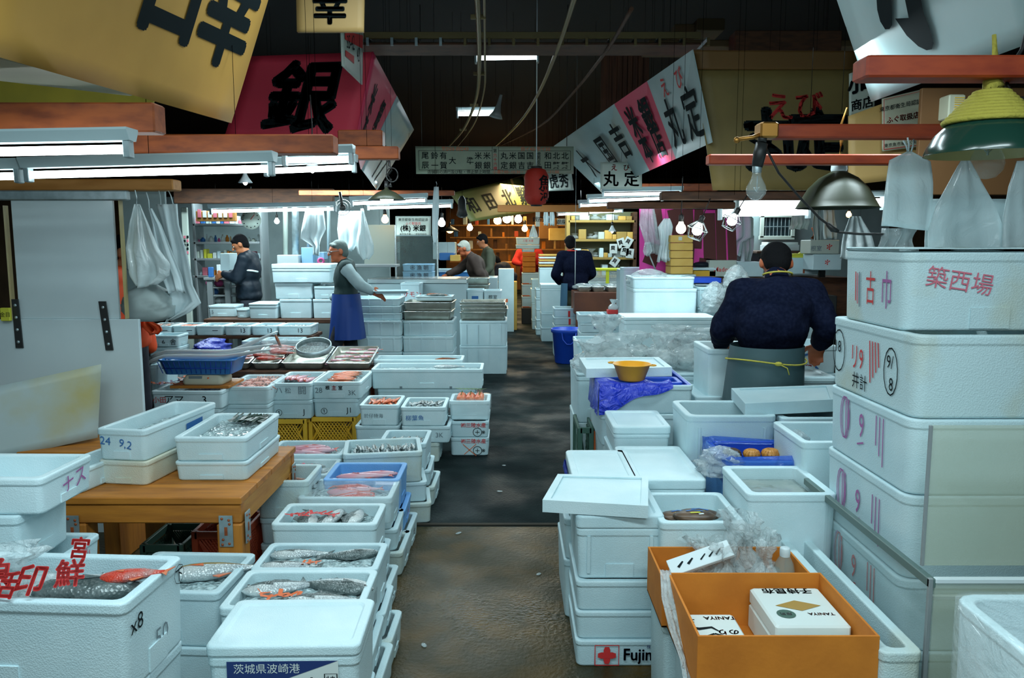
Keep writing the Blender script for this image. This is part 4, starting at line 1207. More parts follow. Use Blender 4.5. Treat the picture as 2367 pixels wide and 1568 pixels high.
# ---------------------------------------------------------------- cartons in the lower right
def carton(label, x0, x1, y0, y1, zb, h, m=CARD, th=.007, flap=True):
    mb = MB()
    w, d = x1 - x0, y1 - y0
    mb.box((0, 0, th / 2), (w, d, th), m)
    for s in (-1, 1):
        mb.box((0, s * (d / 2 - th / 2), h / 2), (w, th, h), m)
        mb.box((s * (w / 2 - th / 2), 0, h / 2), (th, d - 2 * th, h), m)
    o = mb.build('carton', None, ((x0 + x1) / 2, (y0 + y1) / 2, zb))
    return tag(o, label, 'carton')
foam('foam box under the nearer cardboard carton', .76, 2.28, 0, .46, .40, .35, m=FOAM)
foam('foam box under the farther cardboard carton', .74, 2.63, 0, .48, .27, .34, m=FOAMD)
carton('open orange cardboard carton of kelp packs nearest the viewer', .505, 1.0, 2.05, 2.47, .352, .185)
carton('cardboard carton of plastic bags and a bottle behind the kelp carton', .49, .99, 2.478, 2.76, .345, .165, CARD)
def pack(label, x0, x1, y0, y1, zb, h, kind):
    w, d = x1 - x0, y1 - y0
    mb = MB()
    mb.box((0, 0, h / 2), (w, d, h), PAPER)
    fn = lambda a, b: Vector((a, b, h + .0012))
    if kind == 0:
        mb.add([fn(-.07, .0), fn(0, -.035), fn(.07, 0), fn(0, .035)], [(0, 1, 2, 3)], BRONZE)
        mb.text('子持昆布', fn, -.0, d / 2 - .028, .040, INK, .018, PI)
        mb.add([fn(-w / 2 + .055 + .028 * math.cos(t * PI / 8), -.055 + .028 * math.sin(t * PI / 8)) for t in range(16)], [tuple(range(16))], GREENPL)
        mb.text('厚司', lambda a, b: Vector((a, b, h + .002)), -w / 2 + .055, -.055, .018, PAPER, .02, PI)
        mb.text('TANIYA', fn, w / 2 - .06, -.055, .022, INKO, .02, PI)
    elif kind == 1:
        mb.text('TANIYA', fn, .04, d / 2 - .03, .028, INKO, .02, PI)
        mb.text('子', fn, -.06, d / 2 - .04, .04, BRONZE, .02, PI)
        mb.stroke([(-.08, .02), (-.04, .0), (.0, .01), (.02, -.02)], fn, [.006, .016, .012, .004], INK)
        mb.stroke([(.0, -.03), (-.03, -.045), (.0, -.06), (.03, -.045), (.0, -.03)], fn, .009, INK)
        mb.text('のり', fn, .045, -.02, .035, INKR, .02, PI)
    else:
        mb.text('子持昆布', fn, 0, d / 2 - .024, .036, INK, .018, PI)
    o = mb.build('food_carton', None, ((x0 + x1) / 2, (y0 + y1) / 2, zb))
    tag(o, label, 'food carton')
    return o
pack('white kelp carton with a brown diamond window, on top at the right', .765, .985, 2.19, 2.45, .445, .05, 0)
pack('white kelp carton under the diamond one at the front right', .755, .985, 2.065, 2.18, .40, .075, 2)
pack('white kelp carton at the bottom right of the orange carton', .765, .985, 2.19, 2.455, .362, .08, 2)
pack('white carton with orange lettering and black brush curl at the left', .52, .70, 2.20, 2.40, .38, .05, 1)
pack('front left white carton with black brush loops behind an orange band', .52, .71, 2.065, 2.185, .38, .055, 1)
mb = MB(); mb.box((0, 0, 0), (.19, .006, .006), INKO)
tag(mb.build('rubber_band', None, (.615, 2.19, .436)), 'orange band across the left kelp cartons', 'band')
# contents of the farther carton
mb = MB()
M = Matrix.Translation((.64, 2.60, .53)) @ Matrix.Rotation(-.35, 4, 'Y') @ Matrix.Rotation(.45, 4, 'X')
mb.box((0, 0, 0), (.22, .07, .012), WHITEPL, M)
for i, a in enumerate((-.08, -.045, .0, .03, .055)):
    mb.stroke([(a, -.01), (a + .022, .008)], lambda u, v: M @ Vector((u, v, .0075)), [.01, .006] if i < 2 else [.006, .004], INK)
tag(mb.build('white_tray', None), 'narrow white tray with black brush marks leaning in the rear carton', 'tray')
for i, (x, y, s, h_) in enumerate(((.74, 2.62, .22, .24), (.86, 2.60, .20, .26), (.80, 2.68, .26, .30), (.68, 2.68, .18, .2))):
    bag(['crumpled clear bag behind the narrow white tray', 'crumpled clear bag beside the capped bottle', 'tall crumpled clear bag at the back of the rear carton', 'small clear bag at the left back of the rear carton'][i], (x, y, .356), (s, s * .5, h_), FILMB, 50 + i, amp=.5, flat=.5)
bt = empty('bottle', (.935, 2.62, .352))
tag(bt, 'clear plastic bottle with a white cap in the rear carton', 'bottle')
mb = MB(); mb.lathe([(.0, 0), (.033, .001), (.035, .01), (.035, .13), (.03, .155), (.014, .185), (.014, .196)], BOTTLE, 20); mb.build('body', bt)
mb = MB(); mb.lathe([(.0168, .18), (.0175, .19), (.0175, .206), (.015, .21), (0.001, .2105)], WHITEPL, 20); mb.build('cap', bt)
bag('clear film bag over the box of yellow food behind the cartons', (.68, 2.80, .36), (.24, .10, .18), FILM, 62, amp=.2, flat=.4)
# ---------------------------------------------------------------- overhead: canopies, beams, lamps, signs
def banner(name, label, q, m, texts=(), cat='banner', th=0.01, parent=None, strokes=()):
    """q: four (px, py, Y) corners tl, tr, br, bl; texts: (string, u, v, metres, ink, bold, rot, wx)"""
    P = [at(*c) for c in q]
    mb = MB()
    panel(mb, P, th, m, 10, 10)
    Lu, Lv = ((P[1] - P[0]).length + (P[2] - P[3]).length) / 2, ((P[0] - P[3]).length + (P[1] - P[2]).length) / 2
    fn = quad(*P, off=-0.003)
    n = (P[1] - P[0]).cross(P[3] - P[0]).normalized()
    e = n * math.copysign(.004, (Vector((0, 0, EYE)) - P[2]).dot(n))
    base = quad(*P)
    fq = lambda a, b: base(a / Lu, b / Lv) + e
    for t in texts:
        mb.text(t[0], fq, t[1] * Lu, t[2] * Lv, t[3], t[4], *(t[5:]))
    for pts, w, ink in strokes:
        mb.stroke([(a * Lu, b * Lv) for a, b in pts], fq, w, ink)
    o = mb.build(name, parent)
    if parent is None:
        tag(o, label, cat)
    return o


banner('shop_canopy', 'big tan canopy with black brush characters hanging at the upper left', [(104, -500, 2.5), (650, -100, 4.0), (535, 285, 4.0), (-80, 110, 2.5)], CANVY,
       [('石', .53, .60, .52, INK, .03, 0, .95), ('幸', .82, .60, .54, INK, .03, 0, .8)], cat='canopy')
mb = MB(); panel(mb, [at(-80, 118, 2.56), at(330, 214, 3.5), at(300, 222, 3.8), at(-80, 178, 3.0)], .02, SIGNW)
tag(mb.build('soffit_board'), 'cream board closing the underside of the tan canopy', 'board')
mb = MB(); panel(mb, [at(-80, 150, 4.3), at(380, 180, 4.3), at(340, 262, 4.3), at(-80, 262, 4.3)], .02, mat('yellow_board', (0.42, 0.34, 0.03), 0.6, col2=(0.30, 0.26, 0.03)))
tag(mb.build('wall_board'), 'yellow board behind the tan canopy above the thick brown beam', 'board')
banner('shop_sign', 'small amber sign with one black character hanging at the top', [(684, -40, 4.6), (842, -40, 4.6), (840, 73, 4.6), (686, 73, 4.6)], SIGNO, [('幸', .5, .52, .20, INK, .03)], 'sign', .03)
banner('aisle_number_board', 'narrow pale board with red stripes and numbers hanging below the amber sign', [(790, 76, 5.0), (840, 70, 5.9), (838, 196, 5.9), (793, 152, 5.0)], SIGNG, [('35-42', .35, .75, .14, INK), ('43', .72, .52, .12, INK)], 'sign', .01,
       strokes=[([(.1, .93), (.95, .78)], .07, INKR), ([(.1, .42), (.5, .36)], .05, INKR)])
# red canopy
rc = empty('red_canopy', at(700, 300, 6.0))
tag(rc, 'bright red canopy with one heavy black character and a white tail end', 'canopy')
def bpart(name, q, m, texts=(), strokes=()):
    o = banner(name, '', q, m, texts, parent=rc, strokes=strokes)
    o.location = -rc.location
bpart('front_panel', [(580, 130, 6.0), (862, 120, 6.0), (822, 330, 6.0), (520, 312, 6.0)], CANVR, [('銀', .52, .50, .56, INK, .035, 0, .95)])
bpart('side_panel', [(863, 120, 6.0), (917, 222, 7.3), (836, 392, 7.3), (823, 330, 6.0)], CANVP, [('米', .3, .62, .26, INK, .03, 0, .8), ('銀', .72, .62, .26, INK, .03, 0, .8), ('本', .3, .3, .26, INK, .03, 0, .8), ('店', .72, .3, .26, INK, .03, 0, .8)])
bpart('white_panel', [(918, 222, 7.3), (957, 300, 9.2), (872, 440, 9.2), (837, 392, 7.3)], CANVW, (), [([(.75, .6), (.7, .3), (.62, .05)], .05, INK), ([(.5, .35), (.46, .05)], .05, INK)])
# long banner over the right side of the aisle
lb_ = empty('long_banner', at(1450, 300, 8))
tag(lb_, 'long pale banner with a pink section running along the right of the aisle', 'banner')
def seg(u0, u1):
    T0, T1, B0, B1 = at(1280, 338, 10.5), at(1600, 115, 5.5), at(1390, 445, 10.5), at(1645, 330, 5.5)
    return [T0.lerp(T1, u0), T0.lerp(T1, u1), B0.lerp(B1, u1), B0.lerp(B1, u0)]
def seg_panel(name, u0, u1, m, texts):
    P = [p - lb_.location for p in seg(u0, u1)]
    mb = MB()
    panel(mb, P, .008, m)
    base = quad(*P)
    n = (P[1] - P[0]).cross(P[3] - P[0]).normalized()
    e = n * math.copysign(.004, (Vector((0, 0, EYE)) - P[2] - lb_.location).dot(n))
    Lu, Lv = ((P[1] - P[0]).length + (P[2] - P[3]).length) / 2, ((P[0] - P[3]).length + (P[1] - P[2]).length) / 2
    for s_, u, v, sz, ink, bo, wx in texts:
        mb.text(s_, lambda a, b: base(a / Lu, b / Lv) + e, u * Lu, v * Lv, sz, ink, bo, 0, wx)
    mb.build(name, lb_)
seg_panel('far_panel', 0, .60, CANVW, [('国', .62, .50, .42, INK, .02, 1.0), ('吉', .86, .55, .42, INK, .02, 1.0), ('大', .25, .5, .42, INK, .02, 1.0)])
seg_panel('pink_panel', .60, .80, CANVP, [('米', .27, .66, .30, INK, .03, 1.0), ('銀', .70, .66, .30, INK, .03, 1.0), ('本', .27, .3, .30, INK, .03, 1.0), ('店', .70, .3, .30, INK, .03, 1.0)])
seg_panel('near_panel', .80, 1.0, CANVW, [('丸', .28, .40, .40, INK, .015, .9), ('定', .74, .40, .40, INK, .015, .9), ('え', .32, .82, .16, INKR, .015, 1), ('び', .66, .82, .16, INKR, .015, 1)])
tb_ = empty('shop_front_board', at(1790, 280, 5.6))
tag(tb_, 'wide olive tan shop board with two red kana over big black characters', 'shop board')
o = banner('board', '', [(1606, 158, 5.6), (1985, 158, 5.6), (1985, 440, 5.6), (1648, 440, 5.6)], CANVT, [('え', .50, .69, .20, INKR, .02), ('び', .69, .70, .20, INKR, .02), ('丸', .45, .42, .44, INK, .045), ('定', .74, .42, .44, INK, .045)], parent=tb_)
o.location = -tb_.location
o = banner('top_strip', '', [(1602, 116, 5.58), (1985, 118, 5.58), (1985, 160, 5.58), (1606, 160, 5.58)], mat('dull_orange_board', (0.20, 0.10, 0.025), 0.6), parent=tb_, th=.03)
o.location = -tb_.location
for nm, lbl, q, m, tx, st in (
    ('shop_sign', 'small pale shop sign with red kana and two black characters under the long banner', [(1388, 375, 8.2), (1484, 375, 8.2), (1484, 437, 8.2), (1388, 437, 8.2)], SIGNG, [('え', .33, .80, .07, INKR, .015), ('び', .63, .80, .07, INKR, .015), ('丸', .25, .38, .16, INK, .02), ('定', .75, .38, .16, INK, .02)], ()),
    ('shop_canopy', 'pale canopy with thick black brush strokes at the upper right corner', [(1880, -160, 3.7), (2300, -420, 2.4), (2420, 85, 2.4), (2014, 236, 3.7)], CANVW, (), ()),
    ('certificate_board', 'amber lit board with a framed certificate notice behind the red crossbars', [(1962, 268, 4.7), (2135, 205, 4.7), (2140, 408, 4.7), (1962, 428, 4.7)], SIGNO, (), ()),  # orange light on the board is put into its amber colour
    ('certificate_sign', 'white framed notice in black and red characters on the amber board', [(2040, 228, 4.66), (2134, 206, 4.66), (2132, 338, 4.66), (2040, 350, 4.66)], SIGNW, [('東京都衛生局認証済', .5, .80, .030, INK, .01), ('ふぐ取扱店', .5, .57, .038, INKR, .02), ('小古商店', .45, .28, .045, INK, .02), ('東京魚市場ふぐ組合', .5, .1, .024, INK)], [([(.03, .03), (.97, .03), (.97, .97), (.03, .97), (.03, .03)], .004, INKR)]),
    ('shop_sign', 'pale upright sign with bold black characters behind the right canopy tip', [(1964, 170, 4.9), (2019, 150, 4.9), (2022, 255, 4.9), (1964, 268, 4.9)], SIGNG, [('小', .28, .70, .11, INK, .05), ('古', .72, .72, .11, INK, .05), ('商店', .5, .22, .07, INK, .02)], ()),
    ('fugu_sign', 'white notice with black and red characters hanging over the steel counter', [(914, 500, 9.2), (996, 500, 9.2), (996, 546, 9.2), (914, 546, 9.2)], SIGNG, [('東京都衛生局認証済', .5, .83, .038, INK), ('ふぐ取扱店', .5, .64, .036, INKR), ('(株) 米銀', .5, .38, .075, INK, .02), ('東京魚市場ふぐ卸協同組合', .5, .1, .026, INK)], [([(.02, .03), (.98, .03), (.98, .97), (.02, .97), (.02, .03)], .005, INKG)]),
    ('far_banner', 'olive canopy with brush lettering far down the left of the aisle', [(1040, 447, 14), (1208, 408, 16), (1242, 490, 16), (1088, 512, 14)], mat('olive_canvas', (.17, .19, .06), .5), [('和', .15, .5, .38, INK, .02), ('田', .4, .5, .38, INK, .02), ('北', .66, .5, .38, INK, .02), ('繁', .88, .5, .38, INK, .02)], ()),
    ('far_banner', 'amber canopy end beside the red lantern', [(1180, 414, 15.6), (1240, 395, 17), (1262, 470, 17), (1212, 490, 15.6)], SIGNO, (), ()),
    ('far_banner', 'pale banner with black brush marks right of the red lantern', [(1258, 402, 11.5), (1318, 385, 11), (1325, 440, 11), (1268, 442, 11.5)], SIGNG, [('虎', .3, .5, .22, INK, .02), ('秀', .7, .5, .22, INK, .02)], ())):
    o = banner(nm, lbl, q, m, tx, 'sign' if 'sign' in nm else ('canopy' if 'canopy' in lbl else 'banner'), .012, None, st)
    if 'upper right corner' in lbl:
        P0, P1, P2 = at(*q[3]), at(*q[2]), at(*q[0])
        nn = (P1 - P0).cross(P2 - P0).normalized()
        E0 = Vector((0, 0, EYE))
        if nn.dot(E0 - P0) < 0:
            nn = -nn
        mb = MB()
        for poly in (((1212, -90), (1300, -90), (1312, 150), (1296, 176), (1270, 178), (1240, 130), (1222, 60)), ((1330, 112), (1412, 108), (1390, 0), (1370, -90), (1470, -90), (1500, 70), (1535, 160), (1562, 262), (1552, 298), (1520, 304), (1470, 280), (1400, 215))):
            pts = []
            for x, y in poly:
                dd = ray(1560 + x / 2.613, y / 2.613)
                pts.append(E0 + dd * ((P0 + nn * .008 - E0).dot(nn) / dd.dot(nn)))
            mb.add(pts, [tuple(range(len(pts)))], INK)
        mb.build('brush_strokes', o)
# hanging aisle sign
hs = empty('aisle_sign', at(1142, 370, 9.5))
tag(hs, 'wide pale aisle sign with rows of small black and red characters', 'sign')
cols = '尾辰 鈴一 有賀 大_ _準 米銀 米銀'.split()
tx = []
for i, (x, c) in enumerate(zip((982, 1004, 1024, 1045, 1086, 1105, 1125), ('尾辰', '鈴一', '有賀', '大', '準', '米銀', '米銀'))):
    u = (x - 960) / 366
    tx += [(c[0], u, .66 if len(c) > 1 else .48, .088, INK, .01)] + ([(c[1], u, .31, .088, INK, .01)] if len(c) > 1 else [])
for x, c in zip((1165, 1185, 1205, 1225, 1266, 1286, 1306), ('丸定', '米銀', '国吉', '国吉', '和田', '北繁', '北繁')):
    u = (x - 960) / 366
    tx += [(c[0], u, .66, .088, INK, .01), (c[1], u, .31, .088, INK, .01)]
for i, c in enumerate('虎秀支広'):
    tx.append((c, (1245 - 960) / 366, .72 - .145 * i, .052, INK, .005))
for i, c in enumerate('第六十六横'):
    tx.append((c, (1144 - 960) / 366, .84 - .16 * i, .046, INKR if i else INK, .005))
tx += [('至D50-自D43', .25, .91, .055, INKO), ('自イ43-至イ50', .76, .91, .055, INKO), ('店舗前の通行及び駐・停止禁止時間', .27, .07, .046, INK), ('小車7:00~10:30・ターレー', .64, .07, .05, INKO), ('~11:00', .87, .07, .05, INKO)]
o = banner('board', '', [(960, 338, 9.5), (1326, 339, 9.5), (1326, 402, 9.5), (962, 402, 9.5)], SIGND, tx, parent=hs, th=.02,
           strokes=[([(.02, .84), (.485, .84)], .004, INK), ([(.525, .84), (.98, .84)], .004, INK), ([(.02, .14), (.98, .14)], .004, INK), ([(.485, .14), (.485, .99)], .004, INK), ([(.525, .14), (.525, .99)], .004, INK), ([(.02, .14), (.02, .84)], .004, INK), ([(.98, .14), (.98, .84)], .004, INK)])
o.location = -hs.location
for x in (975, 1310):
    mb = MB()
    p = at(x, 338, 9.52) - hs.location
    mb.tube([p, p + Vector((0, 0, 4.3 - at(x, 338, 9.52).z))], .004, CABLE, 5)
    mb.build('hanger', hs)
# red lantern
lp = at(1240, 432, 9.0)
ln = empty('paper_lantern', lp)
tag(ln, 'red paper lantern with black lettering hanging before the aisle sign', 'lantern')
mb = MB(); mb.lathe([(.06, -.20), (.10, -.185), (.125, -.14)] + [(.134 + .003 * (i % 2), -.12 + .024 * i) for i in range(11)] + [(.125, .14), (.10, .185), (.06, .20)], LANT, 24)
mb.text('魚', lambda a, b: Vector((.1385 * math.sin(a / .1385 + .75), -.1385 * math.cos(a / .1385 + .75), b)), 0, .04, .17, INK, .02)
mb.text('河', lambda a, b: Vector((.1385 * math.sin(a / .1385 + .75), -.1385 * math.cos(a / .1385 + .75), b)), 0, -.10, .14, INK, .02)
mb.build('paper_body', ln)
mb = MB(); mb.lathe([(0.001, .225), (.062, .222), (.064, .195), (.05, .19)], DARK, 20); mb.build('cap', ln); mb = MB(); mb.lathe([(0.001, -.215), (.062, -.212), (.064, -.19)], DARK, 20); mb.build('cap', ln)
mb = MB(); mb.tube([(0, 0, .22), (0, 0, 4.3 - lp.z)], .006, WHITEPL, 6); mb.build('cord', ln)

# crossbars
def bar(label, x0, x1, y0, y1, Y, dep, m, name='crossbar', Y1=None):
    a, c = at(x0, y0, Y), at(x1, y1, Y)
    mb = MB()
    mb.box(((a.x + c.x) / 2, Y + dep / 2, (a.z + c.z) / 2), (c.x - a.x, dep, a.z - c.z), m)
    return tag(mb.build(name), label, 'beam')
bar('thick brown timber bar at the upper left below the tan canopy', -80, 358, 236, 305, 2.95, .10, BROWNWOOD)
bar('long brown timber bar in front of the red canopy', 300, 770, 310, 354, 3.75, .12, BROWNWOOD)
bar('short brown timber bar at the right foot of the red canopy', 780, 884, 300, 338, 5.2, .12, BROWNWOOD)
bar('thin brown bar ending under the white tail of the red canopy', 770, 921, 338, 368, 4.7, .08, BROWNWOOD)
bar('pale orange timber bar above the white partition board', -80, 400, 414, 440, 4.45, .12, mat('orange_timber', (.5, .22, .05), .6, col2=(.36, .14, .02), nscale=3, stretch=(1.5, 8, 8)))
bar('heavy bright red bar at the upper right corner', 2005, 2440, 126, 178, 2.35, .10, REDWOOD)
bar('long dark red bar holding the clamp light at the right', 1765, 2400, 286, 319, 2.95, .07, REDWOOD)
bar('lower dark red bar behind the bare bulb', 1640, 2110, 356, 380, 3.6, .07, REDWOOD)
bar('dark brown bar over the caged bulbs', 1530, 1900, 443, 462, 5.3, .10, WOODD)
bar('dark round edged bar above the magenta cloth', 1405, 1700, 467, 482, 5.6, .08, WOODD)
bar('orange bar over the tubes of the right middle stall', 1390, 1660, 424, 441, 8.6, .10, BROWNWOOD)
bar('orange edge board over the left middle stall', 690, 1050, 440, 452, 8.9, .10, BROWNWOOD)
bar('orange edge board far down the aisle beneath the lantern', 1150, 1420, 474, 490, 12.5, .10, mat('orange_edge', (.42, .16, .03), .6))
bar('dark board over the far left stall counter', 400, 770, 436, 470, 9.3, .10, WOODD)

# fluorescent fixtures
def tube_light(label, x0, y0, x1, y1, Y, Y1=None, r=.014, house=.05, m=TUBE, hh=.035, group=None):
    p0, p1 = at(x0, y0, Y), at(x1, y1, Y1 or Y)
    mid = (p0 + p1) / 2
    t = empty('tube_light', mid)
    tag(t, label, 'fluorescent light', group)
    d = (p1 - p0); L = d.length; d.normalize()
    q = d.to_track_quat('X', 'Z').to_matrix().to_4x4()
    mb = MB(); mb.tube([q @ Vector((-L / 2 + .02, 0, 0)), q @ Vector((L / 2 - .02, 0, 0))], r, m, 10); mb.build('tube', t)
    mb = MB()
    mb.loft([[q @ Vector((x, y, z)) for y, z in ((-house * .5, r + .012), (house * .5, r + .012), (house * .9, r + .012 + hh), (house * .9, r + .02 + hh), (-house * .9, r + .02 + hh), (-house * .9, r + .012 + hh))] for x in (-L / 2 - .01, L / 2 + .01)], ENAMEL, False)
    mb.build('housing', t)
    for s in (-1, 1):
        mb = MB(); mb.box((s * (L / 2 - .008), 0, r * .3), (.022, r * 2.6, r * 4.4), GALV, q); mb.build('end_cap', t)
    return t
for a in (('tube light nearest the upper left corner, below the thick brown bar', -60, 352, 302, 345, 2.85), ('long tube light across the upper left over the partition board', 62, 405, 632, 390, 3.45),
          ('tube light end at the left edge beside the long one', -200, 412, 48, 407, 3.45), ('short tube light behind the cone lamp, right of the long one', 655, 371, 815, 367, 4.3), ('lower short tube light right of the long one', 612, 396, 822, 387, 4.5),
          ('tube light over the man in the navy jacket', 486, 489, 776, 483, 8.0), ('upper tube light over the steel counter', 812, 471, 987, 463, 8.2), ('lower tube light over the steel counter', 850, 481, 1046, 476, 9.0),
          ('upper tube light of the right middle stall', 1392, 450, 1576, 447, 8.4), ('second tube light of the right middle stall', 1358, 465, 1532, 459, 8.9), ('third short tube light of the right middle stall', 1338, 476, 1408, 473, 10.2),
          ('far tube light over the yellow shelf', 1288, 496, 1362, 494, 13.0), ('far right tube light over the yellow shelf', 1358, 492, 1440, 488, 13.2),
          ('wide bright tube light behind the olive lamp shade', 1700, 474, 2045, 468, 5.9), ('thin tube light below the wide bright one', 1662, 493, 1870, 489, 6.5),
          ('upper tube light on the dark ceiling', 1098, 131, 1245, 129, 8.0), ('lower tube light on the dark ceiling beside the horn', 1056, 263, 1152, 262, 12.0)):
    r = .030 if 'wide' in a[0] else (.034 if 'ceiling' in a[0] else .016)
    tube_light(*a, r=r)
# lamps
def cone_lamp(label, x, y, Y, r, h, bm=BULBW, m=GREENEN, cord=.35, wide=None):
    p = at(x, y, Y)
    t = empty('pendant_lamp', p)
    tag(t, label, 'lamp')
    mb = MB(); mb.lathe([(.014, h), (.02, h * .8), (r * .5, h * .55), (r, 0.0), (r * .98, -.003), (r * .48, h * .5), (.012, h * .75)], m, 20); mb.build('lamp_shade', t)
    mb = MB(); mb.ball((0, 0, h * .12), (r * .36, r * .36, h * .42), bm, 12, 8); mb.build('bulb', t)
    mb = MB(); mb.tube([(0, 0, h), (.006, 0, h + cord * .5), (0, 0, h + cord)], .004, CABLE, 6); mb.tube([(0, 0, h * .75), (0, 0, h + .05)], .016, DARK, 8); mb.build('cord', t)
cone_lamp('small lit cone lamp below the short tubes at the upper left', 722, 392, 4.7, .045, .07, BULBC, WHITEPL)
cone_lamp('small lit cone lamp over the far left stall', 567, 422, 7.0, .06, .08, BULBC, WHITEPL)
cone_lamp('lit lamp with a wide flat shade hanging from a hook left of centre', 894, 462, 7.0, .165, .11, BULBC, OLIVELAMP)
cone_lamp('lit bulb with a cone shade at the yellow shelf', 1415, 535, 12, .06, .09, BULBC, WHITEPL, 1.0)
cone_lamp('lit lamp under the orange edge board far down the aisle', 1342, 484, 13, .07, .10, BULBC, WHITEPL, .2)
cone_lamp('dark shaded lamp over the two far workers', 1040, 535, 15, .18, .12, BULBO, DARK, .5)
def bare(label, x, y, Y, r, bm, cord=.3, cage=False, glass=False):
    p = at(x, y, Y)
    t = empty('bulb_lamp', p)
    tag(t, label, 'lamp')
    mb = MB(); mb.lathe([(0.001, -r), (r * .5, -r * .87), (r * .87, -r * .5), (r, 0), (r * .87, r * .5), (r * .52, r * 1.0), (r * .4, r * 1.5)], bm, 16); mb.build('bulb', t)
    mb = MB(); mb.lathe([(r * .45, r * 1.35), (r * .5, r * 1.4), (r * .5, r * 2.6), (r * .2, r * 2.8), (.002, r * 2.85)], DARK if not glass else BRASS, 14); mb.tube([(0, 0, r * 2.8), (.004, 0, r * 2.8 + cord)], .004, CABLE, 6); mb.build('socket', t)
    if cage:
        mb = MB()
        for k in range(8):
            a = 2 * PI * k / 8
            mb.tube([(r * .6 * math.cos(a), r * .6 * math.sin(a), r * 1.6), (r * 1.9 * math.cos(a), r * 1.9 * math.sin(a), r * .2), (r * 1.2 * math.cos(a), r * 1.2 * math.sin(a), -r * 1.7)], .0028, GALV, 5)
        for rr_, z in ((1.9, .2), (1.2, -1.7)):
            mb.tube([(r * rr_ * math.cos(2 * PI * k / 20), r * rr_ * math.sin(2 * PI * k / 20), r * z) for k in range(21)], .0028, GALV, 5)
        mb.build('wire_cage', t)
    return t
c_ = bare('caged bulb over the yellow cartons', 1612, 532, 5.3, .036, BULBC, .12, True); c_.rotation_euler = (0, .35, 0)
c_ = bare('caged bulb leaning left beside the wide bright tube', 1692, 510, 5.3, .034, BULBC, .10, True); c_.rotation_euler = (0, .5, 0)
bare('bare lit bulb left of the two caged ones', 1574, 529, 5.4, .034, BULBW, .25)
bare('small warm bulb hanging before the white coats at the right', 1962, 497, 8.5, .028, BULBO, .2)
bare('orange bulb hanging far down the aisle above the stacked cartons', 1213, 529, 16, .06, BULBO, .6)
bare('far orange bulb at the end of the aisle, left of the others', 1150, 510, 22, .11, BULBO, .4)
bare('far orange bulb at the end of the aisle, in the middle', 1172, 506, 22, .12, BULBW, .4)
bare('far white bulb at the end of the aisle, right of the orange ones', 1198, 507, 21, .10, BULBC, .4)
bare('white bulb behind the glass case of the left middle stall', 1021, 516, 13, .06, BULBC, .4)
bare('white bulb above the old worker', 1086, 527, 16, .06, BULBC, .4)
bare('warm bulb between the aprons of the left middle stall', 890, 508, 11, .05, BULBO, .4)
bare('small white spot lamp over the desk at the far left', 640, 512, 9.6, .03, BULBC, .2)
# bare clear bulb on a clamp
p = at(1748, 440, 2.9)
cb = empty('clamp_light', p)
tag(cb, 'unlit clear bulb in a black socket on a clamp at the red bar end', 'lamp')
mb = MB(); mb.lathe([(0.001, -.036), (.02, -.031), (.033, -.014), (.036, 0), (.033, .014), (.022, .036), (.016, .05), (.015, .075)], BULBG, 20); mb.build('bulb', cb)
mb = MB(); mb.tube([(.002, 0, -.0), (.003, 0, .05)], .002, GALV, 5); mb.tube([(-.01, 0, .01), (0, 0, -.004), (.01, 0, .01)], .0014, GALV, 5); mb.lathe([(.0155, .062), (.0165, .07), (.0165, .085), (.015, .09)], GALV, 14); mb.build('filament', cb)
mb = MB(); mb.tube([(.0, 0, .082), (.008, 0, .13), (.014, 0, .165)], [.019, .023, .021], DARK, 14); mb.build('socket', cb)
mb = MB(); mb.box((.035, .02, .21), (.065, .08, .055), BRASS); mb.tube([(-.07, 0, .178), (-.02, .0, .185), (.02, 0, .2)], .008, BRASS, 8); mb.ball((-.075, 0, .176), (.012, .008, .012), BRASS, 10, 6); mb.tube([(.014, 0, .165), (.02, .01, .2)], .016, DARK, 10); mb.build('clamp', cb)
mb = MB()
pts = [at(x, y, Y) for x, y, Y in ((1772, 345, 2.92), (1800, 400, 2.93), (1850, 458, 2.95), (1895, 505, 2.95), (1922, 525, 2.95), (1940, 537, 2.95), (1985, 541, 2.93), (2050, 542, 2.92))]
mb.tube(pts, .0045, CABLE, 8)
mb.tube([at(1912, 517, 2.95), at(1925, 530, 2.95), at(1938, 535, 2.95)], [.008, .012, .006], CABLE, 8)
tag(mb.build('cable'), 'black knotted cable running from the clamp light to the hanging aprons', 'cable')
# enamel lamp with rope
c = at(2283, 355, 2.4)
el = empty('enamel_lamp', c)
tag(el, 'dark green enamel lamp with a yellow rope wound neck, right edge', 'lamp')
R = .172
mb = MB(); mb.lathe([(.05, .135), (.085, .105), (.115, .085), (.145, .055), (.165, .02), (R, .0), (R, -.004)], GREENEN, 40); mb.build('lamp_shade', el)
mb = MB(); mb.lathe([(R - .002, -.004), (.160, .018), (.138, .05), (.10, .078), (.05, .10), (.002, .105)], LAMPIN, 40); mb.build('inner_face', el)
mb = MB()
for i in range(9):
    rr_, z = .045 + .0095 * i, .172 - .010 * i
    mb.tube([(rr_ * math.cos(2 * PI * k / 28), rr_ * math.sin(2 * PI * k / 28), z) for k in range(29)], .0085, ROPE, 8)
mb.build('rope_winding', el)
mb = MB(); mb.tube([(0, 0, .15), (.004, 0, .19), (-.006, 0, .22), (.004, .0, .26), (0, .01, .34)], [.03, .03, .022, .010, .006], ROPE, 8); mb.build('rope_knot', el)
mb = MB(); mb.lathe([(0.001, -.075), (.025, -.07), (.043, -.049), (.047, -.029), (.043, -.007), (.026, .026), (.018, .06)], BULBG, 24); mb.build('bulb', el)
